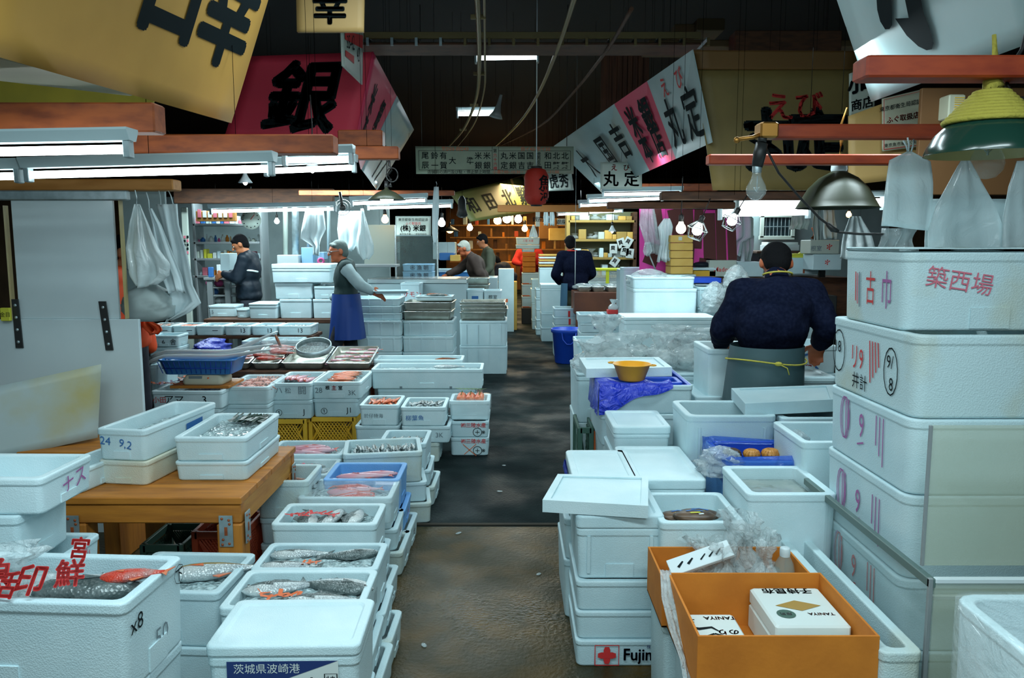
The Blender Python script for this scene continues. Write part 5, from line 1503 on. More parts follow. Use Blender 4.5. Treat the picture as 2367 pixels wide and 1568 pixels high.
mb = MB(); mb.tube([(0, 0, -.005), (.002, 0, .06)], .003, GALV, 6); mb.tube([(-.018, 0, .018), (0, 0, 0), (.018, 0, .018)], .0016, GALV, 5); mb.tube([(0, 0, .05), (0, 0, .11)], .019, DARK, 10); mb.build('filament', el)
mb = MB()
for k in range(2):
    pts = [Vector((.10 + .05 * math.cos(t) + .01 * k, 0.02 + .01 * k, .22 + .06 * math.sin(t))) for t in [i * .5 for i in range(14)]]
    mb.tube(pts, .006, CABLE, 6)
mb.tube([(0, 0, .24), (.05, 0, .25), (.09, .02, .30), (.11, .02, .40), (.12, 0, .44)], .006, CABLE, 6)
mb.build('cord', el)
# olive lamp shade
c = at(1935, 481, 3.7)
ol = empty('pendant_lamp', c)
tag(ol, 'dark olive dome lamp shade with a white socket before the bright tube', 'lamp')
mb = MB(); mb.lathe([(.022, .175), (.03, .165), (.085, .135), (.13, .09), (.165, .03), (.18, .004), (.185, 0), (.182, -.002), (.163, .028), (.127, .086), (.08, .13), (.02, .158)], OLIVELAMP, 36); mb.build('lamp_shade', ol)
mb = MB(); mb.lathe([(.034, .165), (.036, .175), (.033, .20), (.028, .235), (.02, .24), (.001, .241)], WHITEPL, 16); mb.build('socket', ol)
mb = MB(); mb.tube([(0, 0, .24), (.005, 0, .30), (-.004, .0, .36), (.002, -.05, .44)], [.005, .008, .006, .004], BRASS, 6); mb.build('cord', ol)
# hook beside the flat shaded lamp, horn, spot lamp
mb = MB()
p = at(900, 366, 6.95)
mb.tube([p, p + Vector((.0, 0, -.06)), p + Vector((.02, 0, -.10)), p + Vector((-.015, 0, -.14)), p + Vector((.01, 0, -.18)), p + Vector((0, 0, -.24))], [.006, .01, .008, .01, .012, .02], DARK, 8)
mb.tube([p + Vector((.02 + .05 * math.cos(t), 0, -.14 + .06 * math.sin(t))) for t in [k * .45 for k in range(15)]], .006, DARK, 6)
tag(mb.build('hook'), 'black iron hook and wire loop holding the flat shaded lamp', 'hook')
p = at(1148, 262, 11.5)
mb = MB(); M = Matrix.Translation(p) @ Matrix.Rotation(.25, 4, 'Y')
mb.lathe([(.02, .26), (.03, .12), (.055, .02), (.10, -.06), (.095, -.055), (.03, .04)], mat('horn_grey', (.3, .34, .33), .5), 18, M)
tag(mb.build('loudspeaker'), 'grey horn loudspeaker on the dark ceiling', 'loudspeaker')
p = at(1068, 498, 10.5)
mb = MB(); mb.lathe([(.02, .25), (.05, .2), (.055, .08), (.075, 0.0), (.04, -.03), (.001, -.035)], DARK, 16, Matrix.Translation(p))
tag(mb.build('reflector_lamp'), 'dark reflector lamp hanging right of the white notice', 'lamp')

# ceiling tray, conduits, plank wall
ct = empty('cable_tray', at(1200, 90, 6.3))
tag(ct, 'rusty ladder tray crossing the dark ceiling', 'cable tray')
a, c = at(820, 82, 6.3) - ct.location, at(1620, 78, 6.3) - ct.location
for nm, y, dy in (('side_rail', -.0, 0), ('side_rail', -.0, .32)):
    mb = MB(); mb.box(((a.x + c.x) / 2, dy, a.z), (c.x - a.x, .02, .05), CONDUIT); mb.build(nm, ct)
mb = MB(); mb.box(((a.x + c.x) / 2, .16, a.z - .065), (c.x - a.x, .36, .015), WOODD)
for k in range(15):
    x = a.x + .1 + k * .185
    mb.box((x, .16, a.z - .02), (.03, .32, .012), GALV, Matrix.Rotation(.0, 4, 'Z'))
    mb.box((x, -.02, a.z - .05), (.022, .012, .06), GALV if k < 4 else CONDUIT)
mb.build('rungs', ct)
for i, (lb, pts) in enumerate((('tarnished conduit curving over the left of the ceiling tubes', ((1100, -60, 4.6), (1108, 130, 6.5), (1100, 230, 9), (1070, 300, 11.5), (1030, 345, 15))), ('thin conduit beside the left one', ((1118, -60, 4.6), (1121, 130, 6.5), (1118, 215, 8.5), (1094, 290, 11.2), (1052, 345, 15))), ('long tarnished conduit curving down toward the lantern', ((1342, -50, 4.6), (1290, 110, 6.4), (1240, 225, 9), (1195, 290, 11.5), (1140, 342, 15))),
                           ('faint dark pipe slanting over the right of the ceiling', ((1460, 20, 5.2), (1400, 120, 6.5), (1320, 220, 9), (1250, 290, 11.5), (1160, 335, 15))))):
    mb = MB()
    P = [at(*q) for q in pts]
    sm = []
    for k in range(len(P) - 1):
        p0, p1, p2, p3 = P[max(0, k - 1)], P[k], P[k + 1], P[min(len(P) - 1, k + 2)]
        for s_ in range(6):
            t = s_ / 6
            sm.append(0.5 * ((2 * p1) + (-p0 + p2) * t + (2 * p0 - 5 * p1 + 4 * p2 - p3) * t * t + (-p0 + 3 * p1 - 3 * p2 + p3) * t ** 3))
    sm.append(P[-1])
    mb.tube(sm, (.018, .009, .017, .014)[i], CONDUIT if i < 3 else WOODD, 8)
    if i == 0:
        for q in sm[3::5]:
            mb.box(q, (.10, .02, .03), CONDUIT)
    tag(mb.build('conduit'), lb, 'pipe')
PLANK = mat('brown_planks', (.085, .030, .010), .7, col2=(.045, .016, .006), nscale=3, stretch=(12, 2, .6))
mb = MB()
for i in range(9):
    a, c = at(1390 + i * 12, 100, 9.6), at(1401.5 + i * 12, 275, 9.6)
    mb.box(((a.x + c.x) / 2, 9.6, (a.z + c.z) / 2), (c.x - a.x, .03, a.z - c.z), PLANK)
tag(mb.build('plank_screen'), 'brown plank screen high on the right behind the long banner', 'plank screen')
for lb, x0, x1, y0, y1, Y in (('dim brown box on the roof ledge above the olive tan board', 1612, 1675, 42, 70, 7.5), ('second dim brown box on the roof ledge', 1560, 1606, 55, 92, 7.6), ('dark long ledge board above the olive tan shop board', 1500, 1990, 92, 108, 7.0)):
    a, c = at(x0, y0, Y), at(x1, y1, Y)
    mb = MB(); mb.box(((a.x + c.x) / 2, Y + .2, (a.z + c.z) / 2), (c.x - a.x, .4, a.z - c.z), mat('dim_board', (.07, .045, .015), .8)); tag(mb.build('ledge_board' if 'ledge board' in lb else 'roof_carton'), lb, 'board' if 'ledge board' in lb else 'carton')
a, c = at(1700, 70, 6.8), at(1945, 118, 6.8)
mb = MB(); mb.box(((a.x + c.x) / 2, 6.9, (a.z + c.z) / 2), (c.x - a.x, .2, a.z - c.z), WOODD); tag(mb.build('fascia_board'), 'dark fascia board over the olive tan shop board', 'board')

# hanging aprons and cloths
def drape(label, rows, Y, m, wave=.012, freq=3.0, th=.004, nu=14, seed=0, name='apron', cat='apron', hook=None, group=None, lean=0.0):
    """cloth hanging in rows of (left px, right px, row py) at depth Y"""
    r = random.Random(seed)
    ph = r.uniform(0, 6)
    A, B = [], []
    sub = []
    for k in range(len(rows) - 1):
        for s_ in range(4):
            t = s_ / 4
            sub.append(tuple(rows[k][i] * (1 - t) + rows[k + 1][i] * t for i in range(3)))
    sub.append(rows[-1])
    n = len(sub)
    for j, (xl, xr, y) in enumerate(sub):
        g = j / (n - 1)
        for i in range(nu + 1):
            u = i / nu
            wv = wave * (0.25 + g) * (math.sin(freq * 2 * PI * u + ph + g * 1.5) + .5 * math.sin(freq * 4.3 * PI * u + ph * 2 - g * 2)) + wave * .5 * math.sin(g * 7 + u * 3 + ph)
            p = at(xl + (xr - xl) * u, y + 4 * math.sin(freq * PI * u + ph) * g * (800 / (Y * 200)), Y + lean * g)
            A.append(p + Vector((0, wv, 0)))
            B.append(p + Vector((0, wv + th, 0)))
    Wn = nu + 1
    k = len(A)
    fs = []
    for j in range(n - 1):
        for i in range(nu):
            a = j * Wn + i
            fs.append((a, a + Wn, a + Wn + 1, a + 1)); fs.append((k + a, k + a + 1, k + a + Wn + 1, k + a + Wn))
    ed = [i for i in range(Wn)] + [j * Wn + nu for j in range(1, n)] + [(n - 1) * Wn + i for i in range(nu - 1, -1, -1)] + [j * Wn for j in range(n - 2, 0, -1)]
    for a, b in zip(ed, ed[1:] + ed[:1]):
        fs.append((a, b, k + b, k + a))
    mb = MB(); mb.add(A + B, fs, m, True)
    o = mb.build(name)
    tag(o, label, cat, group)
    if hook:
        hb = MB()
        for hx, hy, tx_, ty_ in hook:
            hb.tube([at(hx, hy, Y), at((hx + tx_) / 2 + 2, (hy + ty_) / 2, Y), at(tx_, ty_, Y)], .003, CLOTHW, 5)
        hb.build('string', o)
    return o
# left aprons
drape('clear plastic apron hanging nearest the white partition', [(312, 322, 472), (298, 345, 520), (290, 368, 575), (296, 392, 612), (300, 388, 640), (308, 360, 662)], 4.30, SHEETF, .02, 2, hook=[(316, 472, 312, 440)], seed=2)
drape('white cloth apron hanging behind the clear one', [(340, 352, 482), (350, 372, 520), (352, 398, 590), (370, 420, 640), (388, 428, 676)], 4.42, CLOTHW, .015, 2, hook=[(345, 482, 338, 445)], seed=3)
drape('white apron with a long pointed tail, rightmost on the left rail', [(358, 412, 472), (372, 416, 520), (385, 432, 580), (380, 440, 620), (384, 446, 660), (388, 466, 700), (386, 440, 722), (384, 396, 742)], 4.5, CLOTHW, .02, 1.6, hook=[(372, 474, 364, 430), (400, 472, 385, 432)], seed=4)
o = bag('bundle of grey cloth hanging below the aprons beside the partition', at(346, 742, 4.5), (.30, .22, .30), CLOTHG, 71, name='cloth_bundle', cat='cloth', amp=.12, flat=.3)
# right aprons
drape('tall white plastic apron hanging before the tall right stack', [(2096, 2108, 350), (2056, 2150, 372), (2050, 2155, 420), (2044, 2156, 470), (2038, 2157, 528)], 2.88, SHEETF, .006, 1, hook=[(2100, 350, 2098, 318), (2106, 350, 2112, 322), (2098, 350, 2088, 325)], seed=6)
drape('clear lower skirt of plastic under the tall white apron', [(2042, 2120, 528), (2034, 2112, 560), (2028, 2106, 592)], 2.92, FILM, .02, 3, seed=7, name='plastic_sheet', cat='plastic sheet')
drape('white triangular apron hanging in the middle at the right edge', [(2228, 2238, 364), (2196, 2268, 420), (2164, 2300, 475), (2150, 2316, 530), (2150, 2318, 592)], 2.86, SHEETF, .008, 1.2, hook=[(2232, 364, 2232, 319)], seed=8)
drape('white apron cut by the right edge of the picture', [(2352, 2400, 372), (2330, 2420, 430), (2318, 2440, 500), (2312, 2440, 592)], 2.84, SHEETF, .008, 1.2, hook=[(2370, 372, 2370, 319)], seed=9)
drape('wide clear sheet hanging behind the right aprons', [(2150, 2420, 460), (2140, 2420, 520), (2130, 2420, 592)], 3.0, SHEETF, .01, 3, seed=10, name='plastic_sheet', cat='plastic sheet')
drape('narrow white strip apron hanging near the lantern', [(1003, 1014, 432), (999, 1015, 480), (999, 1012, 540), (1003, 1008, 566)], 8.0, CLOTHW, .01, 1, seed=11, hook=[(1008, 432, 1008, 420)])
drape('white apron hanging left over the white foam stack', [(705, 748, 488), (698, 752, 530), (696, 742, 552), (724, 740, 570), (726, 738, 590)], 8.7, CLOTHW, .03, 2, seed=12)
drape('white apron hanging behind the walking man', [(782, 838, 488), (779, 832, 530), (783, 826, 562), (790, 815, 580)], 8.9, CLOTHW, .03, 2, seed=13)
drape('pointed clear apron hanging right of the walking man', [(833, 840, 482), (828, 850, 520), (822, 862, 565), (826, 862, 585), (838, 852, 600)], 8.6, SHEETF, .03, 2, seed=14)
# box on the wall at the upper right
mb = MB(); p = at(2200, 250, 4.19)
mb.box(p, (.085, .10, .12), SIGNW)
for k in range(9):
    mb.box(p + Vector((0.01, -.051, -.045 + .011 * k)), (.05, .004, .004), YELPL)
tag(mb.build('ribbed_box'), 'pale yellow ribbed box hanging behind the enamel lamp', 'box')
a, c = at(2140, 200, 4.2), at(2440, 450, 4.2)
mb = MB(); mb.box(((a.x + c.x) / 2, 4.25, (a.z + c.z) / 2), (c.x - a.x, .03, a.z - c.z), mat('brown_board', (.16, .07, .02), .7)); tag(mb.build('back_board'), 'brown board behind the enamel lamp at the right edge', 'board')  # one even brown base colour
# ---------------------------------------------------------------- left middle: the fish display and the stalls behind it
def blk(name, label, cat, x0, x1, y0, y1, Y, dep, m, zb=None, group=None, ch=None, texts=()):
    """a plain box whose front covers the given part of the photograph at depth Y"""
    a, c = at(x0, y0, Y), at(x1, y1, Y)
    z0 = c.z if zb is None else zb
    mb = MB()
    mb.box((0, 0, (a.z - z0) / 2), (c.x - a.x, dep, a.z - z0), m, ch=ch)
    for s_, u, v, sz, ink in texts:
        mb.text(s_, lambda p, q: Vector((p, -dep / 2 - .002, q)), (u - .5) * (c.x - a.x), v * (a.z - z0), sz, ink, .01)
    o = mb.build(name, None, ((a.x + c.x) / 2, Y + dep / 2, z0))
    return tag(o, label, cat, group)


def ff(label, x0, x1, y0, y1, Y, d, zb=None, **k):
    """a foam box whose front covers the given part of the photograph at depth Y"""
    a, c = at(x0, y0, Y), at(x1, y1, Y)
    z0 = c.z if zb is None else zb
    return foam(label, (a.x + c.x) / 2, Y + d / 2, z0, c.x - a.x, d, a.z - z0 - k.get('lid', 0), **k)


ORD = ('topmost', 'second', 'third', 'fourth', 'fifth', 'sixth', 'seventh')
def col(what, x0, x1, ys, Y, d, kw=None, top=None, jit=2):
    """a column of foam boxes down to the floor: ys are the rows of their tops, from the top down"""
    zt = [at(x0, y, Y).z for y in ys] + [0]
    out = []
    n = len(ys)
    for i in reversed(range(n)):
        lb = ('%s foam box of %s' % (ORD[i], what)) if n > 1 else 'foam box, %s' % what
        a, c = at(x0 + rnd.uniform(-jit, jit), ys[i], Y), at(x1 + rnd.uniform(-jit, jit), ys[i], Y)
        k = dict(kw or {})
        if i == 0 and top:
            k.update(top)
        z0 = zt[i + 1] + (.001 if i < n - 1 else 0)
        ld = k.get('lid', 0)
        out.append(foam(lb, (a.x + c.x) / 2, Y + d / 2 + rnd.uniform(-.01, .01), z0, c.x - a.x, d, zt[i] - z0 - ld, **k))
    return out[::-1]


def table(label, x0, x1, ytop, Y, dep, m, th=.05, legm=None, z=None):
    a, c = at(x0, ytop, Y), at(x1, ytop, Y)
    z = a.z if z is None else z
    t = empty('display_table', ((a.x + c.x) / 2, Y + dep / 2, 0))
    tag(t, label, 'table')
    w = c.x - a.x
    mb = MB(); mb.box((0, 0, z - th / 2), (w, dep, th), m); mb.build('tabletop', t)
    for sx in (-1, 1):
        for sy in (-1, 1):
            mb = MB(); mb.box((sx * (w / 2 - .06), sy * (dep / 2 - .06), (z - th) / 2), (.07, .07, z - th - .001), legm or m); mb.build('leg', t)
    return z


# yellow crates and the two tiers of boxes on them
for i, (x0, x1, lb) in enumerate(((712, 822, 'right yellow plastic crate under the display boxes'), (598, 708, 'left yellow plastic crate under the display boxes'), (480, 592, 'yellow plastic crate hidden behind the iced table boxes'))):
    Y = 6.12 - .08 * i
    a, c = at(x0, 1000, Y), at(x1, 1000, Y)
    crate(lb, ((a.x + c.x) / 2, Y + .29, 0), (c.x - a.x, .56, .235), YELPL, 0, 'yellow crates')
D1 = [fb(lb, x0, x1, 978 + dy, .237, .145, .56, Y=Yv, m=FOAM, text=[('f', '①', -.09, .05, .06, INK), ('f', tx, .10, .05, .06, INK)]) for lb, x0, x1, dy, Yv, tx in
      (('lower display box marked J1 on the right yellow crate', 725, 828, 0, 6.12, 'J1'), ('lower display box with a circled mark on the left yellow crate', 624, 721, 2, 6.06, 'J'), ('lower display box under the film wrapped crabs', 514, 622, 8, 5.9, ''), ('lower display box under the wide one marked with katakana', 352, 510, 20, 5.74, ''))]
U = []
for i, (lb, x0, x1, tx) in enumerate((('upper display box of orange shrimp printed with a red character', 722, 836, [('f', '根', -.07, .09, .035, INK, .02), ('f', '主', -.02, .09, .04, INKR, .02), ('f', '室', .03, .09, .035, INK, .02), ('f', '28', -.14, .07, .06, INKG), ('f', '3K', .12, .05, .055, INKG)]),
                                     ('upper display box of red fish in film scrawled with grey katakana', 624, 721, [('f', 'ハハ', -.12, .08, .06, INKG), ('f', '松', -.02, .08, .05, INKG), ('f', '闘', .09, .08, .07, INKG)]),
                                     ('upper display box of crabs wrapped in clear film', 515, 622, []), ('wide upper display box marked with black katakana and a 3, carrying the scale', 350, 514, [('f', '小田', -.2, .07, .05, INKR), ('f', 'アマ', -.09, .07, .075, INK), ('f', '3', .13, .07, .08, INK)]))):
    b0 = D1[i]
    p0, p1 = at(x0, 930, b0.y - b0.d / 2), at(x1, 930, b0.y - b0.d / 2)
    U.append(foam(lb, (p0.x + p1.x) / 2, b0.y, b0.top + .001, p1.x - p0.x, b0.d + .01, .135, m=FOAMW, text=tx, wrap=(i == 2)))
for i in range(4):
    ice(U[i], .68, 'ice under the %s' % ('orange shrimp', 'red fish in film', 'wrapped crabs', 'scale and board')[i])
shoal(U[0], 'brown', 26, .86, 'orange shrimp heaped in the display box with the red character', 'orange shrimp', False, .8, .9, 2, .12, 'shrimp', 'shrimp')
for o in [q for q in bpy.data.objects if q.get('group') == 'orange shrimp']:
    pass
shoal(U[1], 'red', 7, .84, 'red fish in film in the display box with grey katakana', 'red fish in film', True, .8, .9)
def crab(loc, rz, label, group, s=1.0):
    mb = MB()
    mb.ball((0, 0, 0), (.05 * s, .038 * s, .018 * s), CRAB, 12, 6)
    for sd in (-1, 1):
        for k in range(4):
            a = -.6 + .4 * k
            mb.tube([(sd * .04 * s, .02 * s * (1 - k * .6), 0), (sd * .075 * s, (.035 - .03 * k) * s, .018 * s), (sd * .10 * s, (.02 - .035 * k) * s, -.008 * s)], [.005 * s, .004 * s, .002 * s], CRAB, 5)
        mb.tube([(sd * .035 * s, .03 * s, 0), (sd * .05 * s, .06 * s, .005), (sd * .03 * s, .075 * s, .008)], [.006 * s, .009 * s, .003 * s], CRAB, 6)
    o = mb.build('crab', None, loc, (0, 0, rz))
    tag(o, label, 'crab', group)
for k in range(9):
    crab(inside(U[2], -.55 + .55 * (k % 3), -.6 + .6 * (k // 3), .108 + .004 * (k % 2)), rnd.uniform(0, 6), 'brown red crab under clear film in the display', 'crabs under film', 1.0)
# scale on a wooden board, basket and belt fish
sb = U[3]
mb = MB(); mb.box((0, 0, 0), (.44, .34, .02), WOOD)
tag(mb.build('wooden_board', None, (sb.x + .06, sb.y - .02, sb.top + .011)), 'brown wooden board across the wide display box under the scale', 'board')
sc = empty('weighing_scale', (sb.x + .07, sb.y - .04, sb.top + .022))
tag(sc, 'cream weighing scale with a small grey display standing on the wooden board', 'scale')
mb = MB(); mb.loft([[(x * s_, y * s_, z) for x, y in rrect(.30, .24, .03)] for s_, z in ((.98, 0), (1, .012), (1, .04), (.86, .072), (.84, .075))], mat('scale_cream', (.55, .56, .44), .45)); mb.build('body', sc)
mb = MB(); mb.box((-.05, -.112, .052), (.10, .008, .03), INKG, Matrix.Rotation(-.0, 4, 'X')); mb.build('display', sc)
mb = MB(); mb.ball((.045, -.112, .05), (.009, .006, .009), INKO, 10, 6); mb.build('button', sc)
bz = sb.top + .022 + .078
bk = empty('basket', (sb.x + .03, sb.y + .0, bz))
tag(bk, 'shallow blue plastic basket on the scale holding silver belt fish', 'basket')
mb = MB()
rg = lambda w, d, z: [(x, y, z) for x, y in rrect(w, d, .05, 4)]
mb.loft([rg(.50, .30, 0), rg(.50, .30, .004), rg(.56, .35, .10), rg(.575, .365, .105), rg(.575, .365, .112), rg(.55, .34, .112), rg(.49, .29, .01)], BLUEBASK, True, True, True); mb.build('shell', bk)
mb = MB()
for k in range(15):
    x = -.25 + .5 * k / 14
    mb.tube([(x, -.153, .01), (x * 1.1, -.181, .10)], .003, BLUEPL, 4)
mb.tube([(x, -.166, .05) for x in (-.25, 0, .25)], .003, BLUEPL, 4)
mb.build('ribs', bk)
for i, (dy, a, lb) in enumerate(((-.05, .03, 'front silver belt fish lying along the blue basket'), (.05, .10, 'silver belt fish with its tail rising behind the blue basket'), (.0, -.05, 'middle silver belt fish in the blue basket'))):
    mb = MB()
    pts = []
    for k in range(15):
        t = k / 14
        pts.append((-.42 + .95 * t, dy + .10 * t * (i == 1) + .02 * math.sin(5 * t + i), .118 + .015 * i - .05 * (t < .12) * (1 - t / .12) + (.16 if i == 1 else .06) * max(0, t - .62) / .38))
    mb.tube(pts, [.006 + .018 * math.sin(PI * min(1, .15 + .85 * k / 14)) for k in range(15)], F_BELT, 10)
    mb.ball((pts[0][0] + .02, pts[0][1] - .012, pts[0][2] + .008), .005, F_EYE, 8, 5)
    tag(mb.build('belt_fish', None, (sb.x + .03, sb.y, bz)), lb, 'fish')
for k in range(3):
    slips(['orange printed film left of the scale', 'red and violet film in the left end of the wide display box', 'orange film poking from under the blue basket'][k], (sb.x - .2 + .02 * k, sb.y - .12 + .10 * k, sb.top + .02), k, (INKO, INKV, INKO)[k], 7, .035, 20 + k)
ff('foam box beside the orange sleeved worker at the left of the scale', 342, 366, 845, 905, 6.0, .4, m=FOAM, zb=.39)
# steel trays of fish on the dark stand
tz_ = table('dark timber stand carrying the steel trays of fish', 470, 856, 872, 6.74, .62, WOODD, .05, REDPL, .50)
def tray(label, xc, y, z, w, d, h, rot=0, tilt=0.0, m=STEEL, group=None, name='steel_tray'):
    mb = MB()
    rg = lambda ww, dd, zz: [(x, yy, zz) for x, yy in rrect(ww, dd, .025)]
    mb.loft([rg(w - .05, d - .05, 0), rg(w - .045, d - .045, .002), rg(w - .022, d - .022, h - .006)], m, True, True, False)
    mb.loft([rg(w - .022, d - .022, h - .006), rg(w, d, h - .006), rg(w + .002, d + .002, h - .003), rg(w, d, h), rg(w - .024, d - .024, h)], STEELB if m is STEEL else m, True, False, False)
    mb.loft([rg(w - .024, d - .024, h), rg(w - .05, d - .05, .004)], m, True, False, True)
    o = mb.build(name, None, (xc, y, z), (tilt, 0, rot))
    return tag(o, label, 'tray', group)
TR = []
for i, (x0, x1, lb) in enumerate(((752, 856, 'right steel tray of small red fish on the dark stand'), (648, 748, 'steel tray holding a round wire sieve on the dark stand'), (578, 645, 'steel tray of bagged red squid on the dark stand'), (506, 575, 'steel tray beside the blue basket on the dark stand'))):
    a, c = at(x0, 850, 6.8), at(x1, 850, 6.8)
    w = c.x - a.x
    tray(lb, (a.x + c.x) / 2, 7.06, tz_ + .045, w, .50, .06, 0, .17)
    TR.append(((a.x + c.x) / 2, w))
for k in range(24):
    u, v = -.40 + .8 * ((k * 7) % 12) / 11, (k % 6) / 5 - .5
    fish('smallred', (TR[0][0] + u * TR[0][1], 7.06 + v * .36, tz_ + .075 + v * .36 * .17 + .008 * (k % 3)), rnd.uniform(-.6, .6), 'small red and silver fish heaped in the right steel tray', 'red fish in the right steel tray', 1.0)
mb = MB()
M = Matrix.Rotation(.35, 4, 'X')
mb.lathe([(.15, .05), (.158, .05), (.158, -.0), (.15, 0), (.15, .05)], GALV, 32, M)
mb.lathe([(.150, .004), (.001, .003)], FILMB, 32, M)
for k in range(9):
    s_ = -.12 + .03 * k
    L = math.sqrt(.15 ** 2 - s_ ** 2)
    mb.tube([(s_, -L, .006), (s_, L, .006)], .0015, GALV, 4, M); mb.tube([(-L, s_, .006), (L, s_, .006)], .0015, GALV, 4, M)
tag(mb.build('wire_sieve', None, (TR[1][0] + .04, 7.08, tz_ + .14)), 'round wire sieve tipped up in a steel tray', 'sieve')
for k in range(5):
    fish('redbig', (TR[2][0] + rnd.uniform(-.08, .08), 6.92 + .07 * k, tz_ + .085 + .017 * k), rnd.uniform(-.5, .5), 'dark red squid wrapped in film in the steel tray', 'bagged squid', .8, name='squid', cat='squid')
bag('clear film over the bagged squid in the steel tray', (TR[2][0], 7.1, tz_ + .09), (.28, .34, .14), FILM, 81, amp=.3)
fish('dark', (TR[2][0] + .03, 7.14, tz_ + .2), .3, 'brown squid tail sticking up from the film', None, .7, .0, 'squid', 'squid', 1.2)
for k in range(3):
    fish('smallred', (TR[3][0] + .03, 6.95 + .08 * k, tz_ + .08 + .014 * k), .4, 'red fish in the tray beside the blue basket', 'fish beside the basket', 1.4)
# raised back row on a black table
zt_ = table('black table with the raised back row of thin white boxes', 335, 722, 777, 7.74, .42, WOODD, .03)
for i, (x0, x1, tx) in enumerate(((642, 719, '13'), (580, 640, '13'), (518, 578, '13'), (452, 515, ''), (398, 450, ''), (338, 396, ''))):
    b_ = fb(('rightmost thin box marked 13 in the raised back row', 'second thin box marked 13 in the raised back row', 'third thin box marked 13 in the raised back row', 'thin box with silver fish left of the ones marked 13', 'thin box of brown fish in the raised back row', 'leftmost thin box of the raised back row')[i], x0, x1, 777, zt_ + .001, .095, .34, Y=7.76, m=FOAMW, text=[('f', tx or '一', .06, .05, .06, INK)])
    shoal(b_, ('small', 'small', 'small', 'small', 'brown', 'dark')[i], 8, .8, 'small fish in the %s thin box of the back row' % ('rightmost', 'second', 'third', 'fourth', 'fifth', 'leftmost')[i], 'fish in back row box %s' % 'abcdef'[i], True, .8, .9)
q0 = col('the pair below the thin back row, scrawled 6', 342, 412, (776, 803), 7.45, .26, dict(m=FOAM, text=[('f', '6', .0, .05, .06, INK), ('f', '舎', .09, .05, .06, INK), ('f', '名', -.09, .05, .06, INK)]))
q1_ = col('the pair under the black table behind the basket', 556, 622, (789, 826), 7.42, .28, dict(m=FOAM))
q2_ = col('the film wrapped pair under the black table at the right', 600, 692, (787, 822), 7.40, .26, dict(m=FOAM), dict(wrap=True))
o = bag('bright blue crumpled plastic film behind the basket', at(488, 818, 7.05) + Vector((0, 0, .0)), (.62, .26, .14), BLUEFILM, 83, amp=.35, neck=False)
ff('foam box under the bright blue film', 425, 560, 818, 850, 6.95, .24, zb=.505, m=FOAM)
# two very long boxes and their stand
zl = table('low brown stand under the very long white boxes', 850, 1108, 925, 6.62, .85, WOODD, .03, REDPL, .20)
l0 = fb('very long plain foam box at the bottom of the long pair', 872, 1100, 922, zl + .001, .17, .36, Y=6.62, m=FOAM, taper=.006)
l1 = fb('very long white foam box with two notches painted as grey squares in front', 858, 1116, 892, l0.top + .001, .17, .36, Y=6.60, m=FOAMW, taper=.006, text=[('f', '■', -.22, .012, .03, INKG), ('f', '■', .20, .012, .03, INKG)])  # flat grey squares paint the dark of the two notches
l2 = fb('very long white foam box behind, holding one dark fish', 862, 1070, 862, l0.top - .02, .21, .30, Y=7.0, m=FOAMW, taper=.006)
foam('long box hidden under the rear long box', l2.x, l2.y, zl + .001, l2.w, l2.d, l2.z - zl - .003, m=FOAM)
fish('dark', inside(l2, .6, .1, .19), .5, 'dark fish tail end in the rear long white box', None, .9)
fish('silver', inside(l1, .35, .1, .16), .1, 'thin silver fish lying in the front long white box', None, .9)
ice(l1, .8, 'ice in the front long white box'); ice(l2, .75, 'ice in the rear long white box')
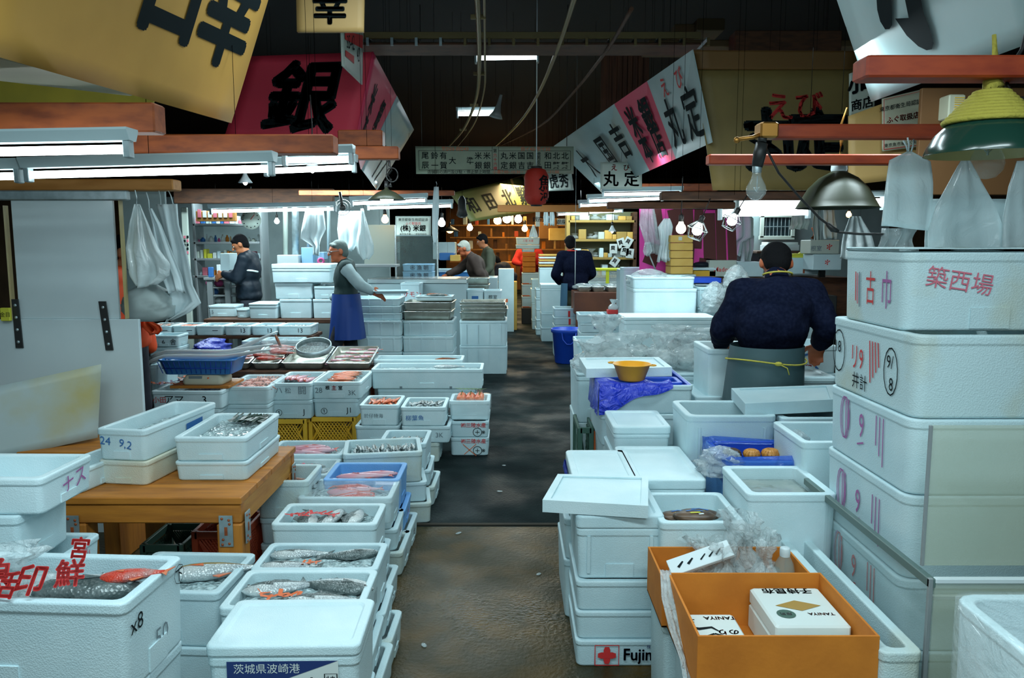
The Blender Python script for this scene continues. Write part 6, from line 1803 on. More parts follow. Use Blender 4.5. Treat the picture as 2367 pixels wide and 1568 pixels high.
# three small boxes by the aisle
for nm, x0, x1, yb, yt, ytb, Y, kind, n, under in (('left', 831, 922, 985, 937, 905, 5.72, 'brown', 12, ((820, 924, 1020, 'plain'),)), ('middle', 926, 1030, 986, 942, 905, 5.66, 'small', 26, ((928, 1040, 1024, '3K'),)), ('right', 1038, 1132, 975, 930, 895, 5.85, None, 0, ())):
    z0 = at(x0, yb, Y).z
    if under:
        x2, x3, _, tx = under[0]
        z1 = z0 - .125
        foam('foam box at the bottom under the %s small box' % nm, at(x2, 1000, Y).x + .14, Y + .19, 0, .27, .36, z1 - .001, m=FOAMD)
        p0, p1 = at(x2, 1000, Y), at(x3, 1000, Y)
        foam('foam box marked 3K under the middle small box of silver fish' if tx == '3K' else 'foam box under the left small box of brown fish', (p0.x + p1.x) / 2, Y + .19, z1, p1.x - p0.x, .38, .124, m=FOAM, text=[('f', tx if tx == '3K' else '小', .10, .06, .05, INKG)])
    else:
        zz_ = 0
        for q, (y_, lb) in enumerate(((1012, 'lowest box printed in red with black crab marks by the aisle'), (975, 'second box printed in red with black marks by the aisle'))):
            z1 = at(x0, y_, Y).z
            foam(lb, (at(1040, 1000, Y).x + at(1130, 1000, Y).x) / 2, Y + .15, zz_ + .001, at(1130, 1000, Y).x - at(1040, 1000, Y).x, .30, z1 - zz_ - .002, m=FOAM, grip=False, text=[('f', '㈱三陸水産', .03, z1 - zz_ - .028, .038, INKR, .01), ('f', '⊕', .06, .04, .05, INK), ('f', '※', .105, .04, .05, INK)],
                 strokes=[('f', [(-.05, .09), (.05, .0)], .005, INKO), ('f', [(.05, .09), (-.04, .01)], .005, INKO)] if q == 0 else ())
            zz_ = z1
        z0 = zz_
    p0, p1 = at(x0, yb, Y), at(x1, yb, Y)
    h = at(x0, yt, Y).z - z0
    tx = {'left': [('f', '於仔特海', -.04, .075, .035, INKG)], 'middle': [('f', '柳葉魚', -.06, .06, .045, INKB)], 'right': []}[nm]
    b_ = foam({'left': 'small foam box of brown fish, leftmost of three by the aisle', 'middle': 'small foam box of silver smelt lettered in blue by the aisle', 'right': 'film wrapped small box of red fruit on the red printed boxes'}[nm], (p0.x + p1.x) / 2, Y + .19, z0 + .001, p1.x - p0.x, .38 if kind else .30, h - .001, m=FOAMW, text=tx, wrap=(nm == 'right'))
    if kind:
        ice(b_, .66, 'ice in the %s small box by the aisle' % nm)
        shoal(b_, kind, n, .84, 'slender %s fish in the %s small box by the aisle' % ('brown' if kind == 'brown' else 'silver', nm), 'fish in the %s small box' % nm, True, .85, 1.0, 2, .6)
    else:
        foam('foam tray under the red fruit', b_.x, b_.y, b_.z + .03, b_.w - .09, b_.d - .09, .095, m=FOAM, grip=False, name='fruit_tray', cat='tray')
        for k in range(9):
            mb = MB(); mb.ball((0, 0, 0), (.036, .036, .033), F_ORNG, 14, 9); mb.tube([(0, 0, .03), (.002, 0, .042)], .004, LEAF, 5)
            tag(mb.build('fruit', None, inside(b_, -.55 + .55 * (k % 3), -.55 + .5 * (k // 3), .145)), 'round red fruit under film in the small box', 'fruit', 'red fruit in the small box')
        mb = MB()
        for k in range(6):
            fn = lambda u, v: Vector((u, v, .01 + .3 * abs(u - .03 * k)))
            mb.stroke([(.03 * k - .05, .0), (.03 * k, .015 - .004 * k), (.03 * k + .05, -.02)], fn, [.004, .022, .003], LEAF)
        tag(mb.build('leaf_sprig', None, inside(b_, -.6, .5, .185)), 'green leaf sprig lying on the red fruit', 'leaf')

# stacks of big boxes beyond the walking man, steel trays on top
big = dict(m=FOAM, ribs=4, grip=False, r=.03)
A_ = col('the big ribbed stack right behind the walking man', 803, 928, (742, 778, 815), 8.7, .55, big, jit=0)
B_ = col('the big ribbed stack under the pair of steel trays', 930, 1048, (742, 778, 815), 8.75, .55, big, jit=0)
C_ = col('the big ribbed stack at the aisle corner under many trays', 1062, 1172, (742, 800), 9.6, .55, big, jit=0)
z_ = A_[0].top
for k in range(3):
    b_ = foam(('lowest', 'middle', 'uppermost')[k] + ' thin foam box piled on the ribbed stack by the walking man', A_[0].x + .02 - .008 * k, A_[0].y, z_ + .001, A_[0].w - .05, .5, .08, m=FOAM, ribs=4, grip=False)
    z_ = b_.top
for S_, n, lb in ((B_, 2, 'on the ribbed stack at the middle'), (C_, 4, 'on the ribbed stack at the aisle corner')):
    z_ = S_[0].top + .001
    for k in range(n):
        tray(('lowest', 'second', 'third', 'fourth')[k] + ' dull steel tray ' + lb, S_[0].x + rnd.uniform(-.02, .02), S_[0].y, z_, S_[0].w * .98, .5, .10 if k < n - 1 or n == 2 else .09, rnd.uniform(-.03, .03))
        z_ += .045 if n > 2 else .10
b_ = foam('flat foam tray of dark fish on the steel trays', B_[0].x + .05, B_[0].y + .1, B_[0].top + .205, .42, .34, .05, m=FOAMW, grip=False)
shoal(b_, 'dark', 5, .9, 'dark fish on the flat foam tray above the steel trays', 'dark fish on the flat tray', False, .7, .9)
# white chest, counter and glass case behind
ch_ = blk('freezer_chest', 'long white chest with a steel top edge behind the ribbed stacks', 'freezer', 850, 1078, 655, 760, 10.4, .7, ENAMEL, 0)
a, c = at(848, 645, 10.38), at(1080, 655, 10.38)
mb = MB(); mb.box(((a.x + c.x) / 2 - ch_.location.x, 0, a.z - .03), (c.x - a.x, .74, .06), STEELB); mb.build('steel_top', ch_)
ff('foam box with red lettering beside the white chest', 925, 972, 655, 696, 10.0, .35, zb=.85, m=FOAM, text=[('f', 'サモン', .02, .10, .08, INKR)])
ff('foam box under the red lettered one beside the white chest', 925, 972, 696, 760, 10.0, .35, zb=0, m=FOAM)
ff('foam box with a blue label by the shallow steel trays', 1078, 1118, 670, 700, 10.5, .35, zb=.80, m=FOAMW, text=[('f', '■', 0, .05, .12, INKB)])
ff('foam box with a round red fruit print by the white chest', 1118, 1160, 672, 700, 10.5, .35, zb=.80, m=FOAMW, text=[('f', '根室', 0, .08, .06, INK)])
blk('counter', 'low pale counter carrying the labelled boxes by the aisle', 'counter', 1074, 1164, 700, 760, 10.45, .5, GREYWALL, 0)
a = at(1095, 668, 10.6); tray('upper shallow steel tray behind the labelled boxes', a.x, 11.1, 1.02, .40, .40, .09); tray('lower shallow steel tray behind the labelled boxes', a.x, 11.1, .93, .40, .40, .09)
blk('counter', 'white counter block under the shallow steel trays', 'counter', 1072, 1120, 682, 760, 10.96, .40, ENAMEL, 0)
gc = empty('glass_case', at(964, 640, 11.2)); tag(gc, 'upright glass case with steel frame over two blue printed boxes', 'glass case')
a, c = at(914, 545, 11.2) - gc.location, at(1012, 640, 11.2) - gc.location
mb = MB(); mb.box(((a.x + c.x) / 2, 0, (a.z + c.z) / 2), (c.x - a.x, .012, a.z - c.z), GLASS); mb.box((a.x, .2, (a.z + c.z) / 2), (.012, .4, a.z - c.z), GLASS); mb.build('pane', gc)
mb = MB()
for x in (a.x, c.x):
    mb.box((x, 0, (a.z + c.z) / 2), (.025, .025, a.z - c.z + .3), STEELB)
mb.build('frame', gc)
for k, (y0, y1) in enumerate(((628, 645), (611, 627))):
    ff(('lower' , 'upper')[k] + ' pale blue foam box printed in dark blue behind the glass', 930, 1001, y0, y1, 11.4, .35, m=FOAMPALE, grip=False, text=[('f', '㊌ 漁 朝', .02, .05, .075, INKN, .02)])
blk('counter', 'grey counter under the pale blue boxes', 'counter', 900, 1020, 645, 760, 11.35, .5, GREYWALL, 0)
blk('back_board', 'added board filling the dark gap behind the aprons on the left rail', 'board', 276, 396, 440, 738, 4.78, .02, GREYWALL)  # sheet added where only a dark gap lies between post and aprons
# far left stall: back wall, desk, shelves
gw = blk('partition_board', 'grey panel wall at the back of the left stalls', 'wall panel', 380, 905, 455, 800, 11.8, .06, GREYWALL, 0)
blk('partition_board', 'pale upright panel with photo prints left of the shelves', 'wall panel', 418, 442, 480, 700, 9.6, .04, SIGNG, 0)
for k in range(10):
    blk('photo_print', 'small dark photo print on the pale upright panel', 'photo', 424 + 7 * (k % 2), 429 + 7 * (k % 2), 545 + 9 * (k // 2), 551 + 9 * (k // 2), 9.585, .004, INK if k % 3 else INKP, group='prints on the pale panel')
sh = empty('shelf_unit', at(500, 700, 10.6)); tag(sh, 'cluttered grey shelf unit behind the man in the navy jacket', 'shelf')
for y in (520, 562, 600, 640):
    a, c = at(445, y, 10.6) - sh.location, at(600, y, 10.6) - sh.location
    mb = MB(); mb.box(((a.x + c.x) / 2, .15, a.z), (c.x - a.x, .3, .03), GREY); mb.build('shelf_board', sh)
for x in (445, 600):
    a, c = at(x, 470, 10.6) - sh.location, at(x, 700, 10.6) - sh.location
    mb = MB(); mb.box((a.x, .15, (a.z - at(500, 700, 10.6).z) / 2), (.03, .3, a.z + at(500, 700, 10.6).z), GREY); mb.build('upright', sh)
cols_ = [PAPER, INKP, CARD, SIGNG, YELTAG, PINKPL, FOAM, INKB, WHITEPL, SIGNO]
for r_i, (y, hh) in enumerate(((520, 22), (562, 22), (600, 24), (640, 22))):
    x = 449
    k = 0
    while x < 592:
        w_ = rnd.choice((6, 8, 10, 13))
        m_ = rnd.choice(cols_)
        h_ = rnd.uniform(.45, 1.0) * hh
        a, c = at(x, y - h_, 10.66), at(x + w_ - 1, y - 2.5, 10.66)
        if r_i == 1 or (r_i == 3 and k % 2):
            mb = MB(); rr_ = (c.x - a.x) / 2; hz = a.z - c.z
            mb.lathe([(0.001, 0), (rr_, .002), (rr_, hz * .6), (rr_ * .5, hz * .8), (rr_ * .45, hz), (.001, hz)], m_, 12)
            o = mb.build('jar', None, ((a.x + c.x) / 2, 10.72, c.z)); tag(o, '%s jar, item %s from the left, %s shelf behind the navy jacket' % (hue(m_), NTH[k], ('top', 'second', 'third', 'lowest')[r_i]), 'jar', 'jars on the %s shelf' % ('top', 'second', 'third', 'lowest')[r_i])
        else:
            blk('packet', '%s packet, item %s from the left, %s shelf behind the navy jacket' % (hue(m_), NTH[k], ('top', 'second', 'third', 'lowest')[r_i]), 'packet', x, x + w_ - 1, y - h_, y - 2.5, 10.64, .12, m_, group='packets on the %s shelf' % ('top', 'second', 'third', 'lowest')[r_i])
        x += w_
        k += 1
blk('orange_rack', 'orange paper rack fixed over the shelves', 'rack', 452, 545, 488, 512, 10.5, .06, ORWALL)
for k in range(7):
    blk('paper_sheet', '%s paper sheet, %s from the left on the orange rack' % ('white' if k % 3 else 'pink', NTH[k]), 'paper', 456 + 12 * k, 465 + 12 * k, 484 + 3 * (k % 3), 503, 10.49, .009, PAPER if k % 3 else INKP)
wd = empty('dial_scale', at(582, 508, 9.9)); tag(wd, 'round pale dial scale hanging above the navy jacket', 'scale')
mb = MB(); mb.lathe([(.001, 0), (.115, .0), (.12, .01), (.12, .04), (.001, .042)], SIGNG, 28, Matrix.Rotation(PI / 2, 4, 'X')); mb.build('dial', wd)
mb = MB()
for k in range(12):
    a = k * PI / 6
    mb.box((.095 * math.cos(a), -.044, .095 * math.sin(a)), (.012, .004, .012), INK)
mb.tube([(0, -.046, 0), (.05, -.046, .06)], .004, INKR, 5); mb.tube([(0, .0, .12), (0, 0, .4)], .008, GREY, 6); mb.build('pointer', wd)
dk = table('steel desk in front of the navy jacketed man', 470, 534, 642, 9.7, .5, GREY, .03)
blk('cash_register', 'white and black cash register on the steel desk', 'cash register', 508, 532, 586, 640, 10.0, .3, ENAMEL, dk + .001)
blk('cup', 'blue and pink cup on the steel desk', 'cup', 480, 492, 618, 641, 9.75, .05, INKB, dk + .001)
blk('cup', 'white cup on the steel desk', 'cup', 500, 508, 612, 641, 9.8, .05, WHITEPL, dk + .001)
for k, (x, m_) in enumerate(((486, PINKPL), (506, PINKPL), (495, INKB), (488, WHITEPL), (506, WHITEPL), (520, WHITEPL))):
    p = at(x, 655 + 20 * (k // 2), 9.9)
    mb = MB(); mb.ball((0, 0, 0), (.055, .06, .045), m_, 12, 8); tag(mb.build('bundle', None, p), ['left pink bundle below the desk', 'right pink bundle below the desk', 'blue bundle below the pink ones', 'left white bundle under the desk', 'middle white bundle under the desk', 'right white bundle under the desk'][k], 'bundle')
blk('shelf_board', 'lower shelf board under the desk', 'shelf', 478, 548, 705, 712, 9.75, .4, GREY); blk('shelf_board', 'upper shelf board under the desk', 'shelf', 478, 548, 682, 686, 9.75, .4, GREY)
blk('shelf_board', 'top shelf board right under the desk', 'shelf', 478, 548, 664, 667, 9.75, .4, GREY)
zc = table('dark slatted counter under the white foam stack', 470, 800, 738, 8.95, .54, WOODD, .05)
for lb, x0, x1, y0, y1, k in (('left foam box of the lowest tier of the white stack on the slatted counter', 645, 720, 692, 735, {}), ('right foam box of the lowest tier of the white stack on the slatted counter', 722, 782, 692, 735, {}), ('wide foam box in the middle of the white stack on the counter', 634, 722, 655, 691, {}), ('foam box beside the wide one in the middle of the white stack', 724, 776, 662, 691, {})):
    ff(lb, x0, x1, y0, y1, 9.0, .5, m=FOAMW, zb=zc + .001 if y1 == 735 else at(x0, 691, 9.0).z, **k)
ff('big lidded foam box on top of the white stack at the left stall', 627, 766, 611, 654, 8.98, .52, m=FOAMW, zb=at(640, 654, 9.0).z, lid=.05)
ff('small foam box with a dark code print at its right end on the slatted counter', 574, 640, 702, 736, 8.96, .4, m=FOAMW, zb=zc + .001, lid=.02, text=[('r', '▒', .05, .08, .12, INKG)])
ff('foam box marked 15 on the slatted counter before the desk', 480, 546, 707, 736, 9.2, .3, m=FOAM, zb=zc + .001, text=[('f', '15', -.12, .06, .06, INKG)])
ff('thin foam box at the left of the slatted counter', 545, 572, 715, 737, 9.05, .3, m=FOAM, zb=zc + .001)
# pipes and hanging strips in the stall
for k, x in enumerate((610, 660, 683, 712, 760)):
    p, q = at(x, 500, 10.9), at(x, 640, 10.9)
    mb = MB(); mb.tube([p + Vector((0, 0, .2)), p, q], (.02, .035, .05, .02, .025)[k], (GREY, SIGNG, GALV, GREY, ENAMEL)[k], 10)
    tag(mb.build('standpipe'), ['thin grey pipe behind the navy jacketed man', 'pale pipe left of the hanging white apron', 'thick galvanised pipe behind the white stack', 'thin grey pipe right of the thick one', 'white pipe behind the hanging aprons'][k], 'pipe')
blk('wall_box', 'pale box shelf with white trays behind the walking man', 'box', 640, 690, 590, 612, 10.6, .3, WHITEPL); blk('wall_box', 'blue and white carton on the stall shelf', 'carton', 735, 750, 583, 600, 10.6, .2, FOAMPALE); blk('wall_box', 'white bin behind the white stack', 'box', 696, 724, 572, 612, 10.7, .3, FOAMPALE)
ds = empty('disc', at(760, 590, 10.6))
mb = MB(); mb.lathe([(.02, 0), (.05, 0), (.05, .01), (.02, .01), (.02, 0)], PINKPL, 18, Matrix.Rotation(PI / 2, 4, 'X')); bpy.data.objects.remove(ds)
tag(mb.build('tape_ring', None, at(742, 604, 10.58)), 'pink ring of tape hanging in the stall behind the walking man', 'tape')
blk('shelf_board', 'dark shelf of plates behind the walking man', 'shelf', 690, 915, 612, 618, 10.7, .4, GREY)
blk('wall_board', 'pale board at the back between the hanging aprons', 'board', 840, 915, 520, 612, 11.3, .04, SIGNG)
mb = MB(); p = at(792, 480, 8.4)
for k in range(3):
    mb.lathe([(.085 - .03 * k, 0), (.09 - .03 * k, .006), (.085 - .03 * k, .012)], GREY, 20, Matrix.Translation(p) @ Matrix.Rotation(PI / 2 - .3, 4, 'X'))
mb.ball(p, .035, DARK, 10, 8); mb.tube([p, p + Vector((-.03, .02, .16))], .015, DARK, 8)
tag(mb.build('small_fan'), 'small round fan hanging between the tube lights', 'fan')
# ---------------------------------------------------------------- middle and right background
# far cart of boxes in the aisle
Yc = 15.6
zb0 = at(1205, 712, Yc).z
blk('dolly', 'dark low dolly under the far stack of boxes in the aisle', 'cart', 1206, 1258, 712, 716, Yc, .5, DARK, 0)
for i, (x0, x1, y0, y1, m_) in enumerate(((1206, 1256, 686, 711, FOAM), (1206, 1256, 658, 685, FOAM), (1206, 1254, 631, 657, FOAM))):
    ff(('lowest', 'middle', 'upper')[i] + ' white foam box on the far dolly', x0, x1, y0, y1, Yc, .45, m=m_, strokes=[('f', [(-.2, .01), (.2, .01)], .02, INKO)])
for i, (y0, y1) in enumerate(((618, 630), (606, 617), (594, 605), (584, 593))):
    blk('carton', ('lowest', 'second', 'third', 'topmost')[i] + ' tan carton on the far dolly', 'carton', 1208, 1238, y0, y1, Yc, .35, CARD)
for i, (x0, x1, y0, y1) in enumerate(((1206, 1236, 576, 583), (1192, 1248, 566, 575), (1193, 1248, 549, 565))):
    ff(('small', 'thin', 'printed')[i] + ' white box on top of the tan cartons on the far dolly', x0, x1, y0, y1, Yc, .4, m=FOAMW, grip=False, text=[('f', '三陸 水産', 0, .07, .05, INKR)] if i == 2 else [])
# white columns at the right of the aisle
c1_ = col('the slim far column at the right of the aisle', 1237, 1262, (668, 690, 714, 738, 760), 13.7, .5, dict(m=FOAM, grip=False))
c2_ = col('the tall lidded column at the right of the aisle', 1252, 1331, (658, 724, 757), 12.8, .5, dict(m=FOAM, grip=False), dict(lid=.07, m=FOAMW))
c3_ = col('the column behind the tall lidded one', 1229, 1310, (646, 668, 700, 740), 14.6, .4, dict(m=FOAM, grip=False), dict(text=[('f', '牛銀 C', -.1, .06, .06, INKG)]))
c4_ = col('the pair with bright red tape behind the blue bucket', 1279, 1342, (713, 734, 752), 11.1, .4, dict(m=FOAM, grip=False, strokes=[('f', [(.03, .005), (.03, .09)], .03, INKR)]))
# blue bucket
p = on(1312, 838, 0)
bu = empty('bucket', p); tag(bu, 'bright blue plastic bucket standing on the aisle floor', 'bucket')
mb = MB(); mb.lathe([(0.001, .002), (.165, 0), (.17, .01), (.205, .40), (.225, .41), (.228, .45), (.22, .46), (.205, .455), (.16, .02), (.001, .015)], BLUEPL, 32); mb.build('shell', bu)
mb = MB(); mb.tube([(-.09, -.20, .42), (-.08, -.225, .33), (-.03, -.23, .27), (.03, -.23, .27), (.08, -.225, .33), (.09, -.20, .42)], .008, BLUEPL, 6); mb.build('handle', bu)
# boxes with a knotted bag
c5_ = col('the left pair of flat boxes right of the blue bucket', 1340, 1398, (728, 748, 770), 9.5, .45, dict(m=FOAM, text=[('f', '根室', .05, .06, .04, INKN)]))
c6_ = col('the right pair of flat boxes with red trays', 1398, 1455, (728, 750, 772), 9.55, .45, dict(m=FOAM, text=[('f', '根室', -.05, .06, .04, INKN)]))
for i, x in enumerate((1417, 1448)):
    blk('food_tray', ('left', 'right')[i] + ' small red food tray on the flat boxes', 'tray', x - 12, x + 12, 717, 724, 9.6, .14, INKR, c6_[0].top + .001)
p = at(1418, 716, 9.67)
bag('small white knotted bag on the left red tray', (p.x, 9.67, c6_[0].top + .036), (.13, .11, .14), SHEETF, 91, amp=.15)
# brown counter with steel trays
zk = table('brown counter under slanted steel trays before the man in the blue apron', 1328, 1458, 676, 10.9, .6, mat('red_brown_wood', (.12, .035, .012), .6, col2=(.07, .02, .008)), .30)
for i, x in enumerate((1352, 1384, 1418, 1448)):
    a, c = at(x - 15, 676, 10.95), at(x + 15, 676, 10.95)
    tray(('leftmost', 'second', 'third', 'rightmost')[i] + ' steel tray on the brown counter', (a.x + c.x) / 2, 11.2, zk + .001, c.x - a.x, .5, .07)
    bag('clear film heaped on the %s tray of the brown counter' % ('leftmost', 'second', 'third', 'rightmost')[i], ((a.x + c.x) / 2, 11.22, zk + .03), (.16, .3, .08), FILMB, 95 + i, neck=False)
# tall white box with an open one on top
c7_ = col('the big smooth column left of the worker in navy', 1464, 1612, (668, 742), 7.5, .5, dict(m=FOAMW, grip=False, taper=.004), jit=0)
b_ = ff('big open foam box with film and greens on the smooth column', 1462, 1606, 641, 667, 7.5, .48, zb=c7_[0].top + .001, m=FOAMW, grip=False)
bag('clear film filling the big open box on the smooth column', (b_.x - .1, b_.y, b_.z + .03), (.44, .38, .15), FILMB, 101, neck=False, amp=.15)
mb = MB()
for k in range(8):
    fn = lambda u, v: Vector((u, v, .01 + .02 * math.sin(9 * u + k)))
    mb.stroke([(-.1 + .02 * k, -.03), (.02 * k, .02), (.1 + .02 * k, -.01)], fn, [.004, .025, .003], LEAF)
tag(mb.build('leaf_sprig', None, (b_.x + .16, b_.y, b_.top + .0)), 'green leaves at the right of the big open box', 'leaf')
col('the ribbed column between the smooth one and the worker', 1614, 1662, (664, 712, 742), 7.6, .45, dict(m=FOAM, ribs=2, grip=False))
blk('foam_board', 'flat foam lid lying on the smooth column foot', 'foam lid', 1450, 1640, 733, 741, 7.2, .25, FOAMW, at(1450, 741, 7.2).z)
col('the low pair under the flat foam lid', 1452, 1638, (742, 790), 7.2, .25, dict(m=FOAM, grip=False), jit=0)
bag('loose clear film hanging over the ribbed column', at(1650, 720, 7.45), (.35, .2, .28), FILMB, 103, neck=False)
bag('loose clear film draped on the right stall counter', at(1700, 690, 7.6), (.46, .25, .32), FILMB, 104, neck=False)
blk('blue_sheet', 'folded blue sheet behind the smooth column', 'sheet', 1600, 1668, 643, 655, 8.0, .4, BLUEPL)
for k in range(3):
    blk('metal_rack', ('upper', 'middle', 'lower')[k] + ' dark metal rack shelf behind the smooth column', 'rack', 1608, 1690, 657 + 9 * k, 661 + 9 * k, 8.0, .4, GREY)
blk('counter', 'dark counter under the blue sheet and racks', 'counter', 1600, 1930, 684, 800, 8.05, .6, DARK, 0)
# box behind the worker and boxes at his right hand
col('the grey column behind the worker at his right', 1836, 1905, (668, 742, 800), 6.2, .5, dict(m=FOAM, grip=False), dict(lid=.05, m=FOAMW))
Yw = 4.30
w1 = ff('lower foam box under the worker\'s right hand', 1828, 1932, 872, 908, Yw, .40, zb=at(1830, 908, Yw).z, m=FOAM, lid=.03)
foam('foam box on the floor under the worker\'s right hand', w1.x, w1.y, 0, w1.w, w1.d, w1.z - .001, m=FOAM)
w2 = ff('foam box printed with red characters and a blue fish mark beside the worker', 1822, 1935, 800, 864, Yw + .42, .36, m=FOAMW, zb=at(1830, 864, Yw + .42).z, text=[('f', '金栄印', -.07, .035, .045, INKR, .02), ('f', '◣', .03, .04, .04, INKB)], strokes=[('f', [(-.1, .12), (-.06, .11), (-.02, .12)], .012, INKB)], grip=False)
foam('foam box under the red printed one beside the worker', w2.x, w2.y, 0, w2.w, w2.d, w2.z - .001, m=FOAM)
tt = ff('deep white foam tub the worker reaches into with his left arm', 1638, 1750, 808, 915, 4.50, .40, zb=.50, m=FOAMW, grip=False, wall=.03)
foam('foam box beneath the deep tub of the worker', tt.x, tt.y, 0, tt.w, tt.d, .499, m=FOAM)
# right back counter things
zr = at(1640, 642, 8.4).z
blk('counter', 'long dark counter at the back of the right stall', 'counter', 1560, 1960, 642, 800, 8.75, .6, WOODD, 0)
for i in range(5):
    y1, y0 = 634 - 18.2 * i, 634 - 18.2 * (i + 1) + 1
    blk('carton', ('lowest', 'second', 'third', 'fourth', 'topmost')[i] + ' yellow tan carton in the upright stack by the magenta cloth', 'carton', 1551, 1602, y0, y1, 8.5, .30, CARDY, texts=[('■', .42, .55, .05, SIGNG)] if i == 4 else ())
blk('counter', 'white block under the stack of yellow tan cartons', 'counter', 1535, 1605, 635, 800, 8.45, .4, ENAMEL, 0)
for nm, lb, ct_, x0, x1, y0, y1, Y, d, m_, tx in (('carton', 'grey carton with red lettering on the back counter', 'carton', 1640, 1702, 602, 640, 8.8, .35, SIGNG, [('Madonna', .6, .45, .07, INKR)]), ('carton', 'pale grey carton right of the red lettered one', 'carton', 1704, 1765, 606, 640, 8.85, .35, FOAM, ()),
                                     ('plastic_tub', 'yellow tub with a white lid on the back counter', 'tub', 1603, 1655, 626, 641, 8.8, .3, YELPL, ()), ('cloth_bundle', 'dark folded cloth on the yellow tub', 'cloth', 1604, 1640, 602, 618, 8.8, .25, JACKN, ()), ('foam_board', 'white lid on the yellow tub', 'foam lid', 1600, 1656, 619, 625, 8.79, .32, FOAMW, ()),
                                     ('carton', 'grey blue carton tied with a brown strap behind the worker', 'carton', 1826, 1892, 596, 634, 8.8, .35, FOAM, ()), ('carton', 'lower grey carton with red stamps at the right back', 'carton', 1880, 1945, 588, 625, 8.5, .3, FOAM, [('✽', .5, .5, .08, INKR)]), ('carton', 'upper grey carton with red stamps at the right back', 'carton', 1874, 1940, 555, 587, 8.5, .3, SIGNG, [('✽', .65, .5, .09, INKR), ('根室', .2, .4, .06, INKG)]),
                                     ('paper_bundle', 'bundle of papers on the ledge under the barred window', 'paper', 1775, 1845, 560, 576, 9.6, .25, PAPER, ()), ('wire_basket', 'white basket holding the papers under the barred window', 'basket', 1772, 1848, 566, 580, 9.5, .25, WHITEPL, ()), ('cup', 'dark cup with a green plant at the right back', 'cup', 1895, 1908, 624, 641.5, 8.9, .06, DARK, ()), ('carton', 'small pink packet in the papers under the window', 'packet', 1790, 1803, 562, 575, 9.45, .05, PINKPL, ())):
    if m_ is JACKN:
        continue
    blk(nm, lb, ct_, x0, x1, y0, y1, Y, d, m_, texts=tx)
a = at(1860, 596, 8.79)
mb = MB(); mb.box((a.x, 8.797, a.z - .08), (.02, .004, .18), BROWNWOOD); tag(mb.build('strap'), 'brown strap around the grey blue carton', 'strap')
mb = MB(); p = at(1838, 596, 8.9); mb.ball(p, (.12, .08, .05), YELTAG, 12, 8); mb.ball(p + Vector((.08, 0, .03)), (.06, .05, .04), YELTAG, 10, 6); tag(mb.build('yellow_cloth'), 'yellow cloth lying on the strapped carton', 'cloth')
mb = MB(); p = at(1622, 612, 8.9); mb.ball(p, (.10, .08, .035), JACKN, 12, 8); tag(mb.build('cloth_bundle'), 'dark folded cloth on the yellow tub lid', 'cloth')
mb = MB(); p = at(1901, 625, 8.93)
for k in range(7):
    mb.stroke([(0, 0), (.03 * math.cos(k), .05), (.05 * math.cos(k), .07)], lambda u, v: p + Vector((u, .02 * math.sin(k), v)), [.006, .014, .002], LIME)
tag(mb.build('potted_plant'), 'small lime green plant in the dark cup', 'plant')
bw = empty('barred_window', at(1800, 524, 10.4) + Vector((0, .065, 0))); tag(bw, 'dark barred window in the back wall of the right stall', 'window')
a, c = at(1766, 498, 10.4) - bw.location, at(1836, 550, 10.4) - bw.location
mb = MB(); mb.box((0, .02, 0), (c.x - a.x, .01, a.z - c.z), mat('dark_pane', (.02, .04, .05), .2)); mb.build('pane', bw)
mb = MB()
for k in range(9):
    mb.box((a.x + (c.x - a.x) * k / 8, 0, 0), (.008, .008, a.z - c.z), GALV)
mb.box((0, 0, 0), (c.x - a.x, .008, .008), GALV)
for z in (a.z, c.z):
    mb.box((0, 0, z), (c.x - a.x + .06, .03, .05), SIGNG)
for x in (a.x, c.x):
    mb.box((x, 0, 0), (.05, .03, a.z - c.z), SIGNG)
mb.build('bars', bw)
blk('partition_board', 'grey back panel around the barred window', 'wall panel', 1700, 2040, 480, 800, 10.5, .05, GREYWALL, 0)
blk('window_ledge', 'dark ledge under the barred window', 'ledge', 1750, 1860, 581, 586, 9.4, 1.1, WOODD)
drape('white work coat hanging left of the barred window', [(1712, 1728, 492), (1698, 1742, 505), (1698, 1744, 548), (1692, 1720, 560), (1684, 1712, 592)], 9.2, CLOTHW, .03, 2, seed=21, name='work_coat', cat='coat')
drape('pale cloth strips under the white work coat', [(1712, 1744, 545), (1712, 1740, 580), (1714, 1736, 606)], 9.23, CLOTHG, .04, 3, seed=22, name='cloth', cat='cloth')
drape('fan of white paper strips hanging right of the barred window', [(1832, 1872, 492), (1828, 1872, 515), (1826, 1868, 530)], 9.3, PAPER, .03, 5, seed=23, name='paper_strips', cat='paper')
drape('long grey towel hanging by the knotted cable', [(1880, 1898, 485), (1878, 1900, 520), (1882, 1896, 560)], 9.0, CLOTHG, .03, 2, seed=24, name='towel', cat='towel')
drape('white towel hanging right of the grey one', [(1904, 1928, 485), (1902, 1934, 520), (1904, 1930, 552)], 8.9, CLOTHW, .03, 2, seed=25, name='towel', cat='towel')
drape('clear plastic coat hanging behind the tall white apron', [(1962, 1990, 500), (1950, 2010, 540), (1944, 2020, 580), (1940, 2030, 600)], 7.5, SHEETF, .03, 3, seed=26, name='plastic_coat', cat='coat')
mb = MB(); p = at(1878, 538, 9.3); mb.tube([p + Vector((.0, 0, .06)), p + Vector((.03, 0, .0)), p + Vector((.0, 0, -.07))], .02, INKO, 8); tag(mb.build('coiled_cord'), 'small orange and red coil hanging by the towels', 'cord')
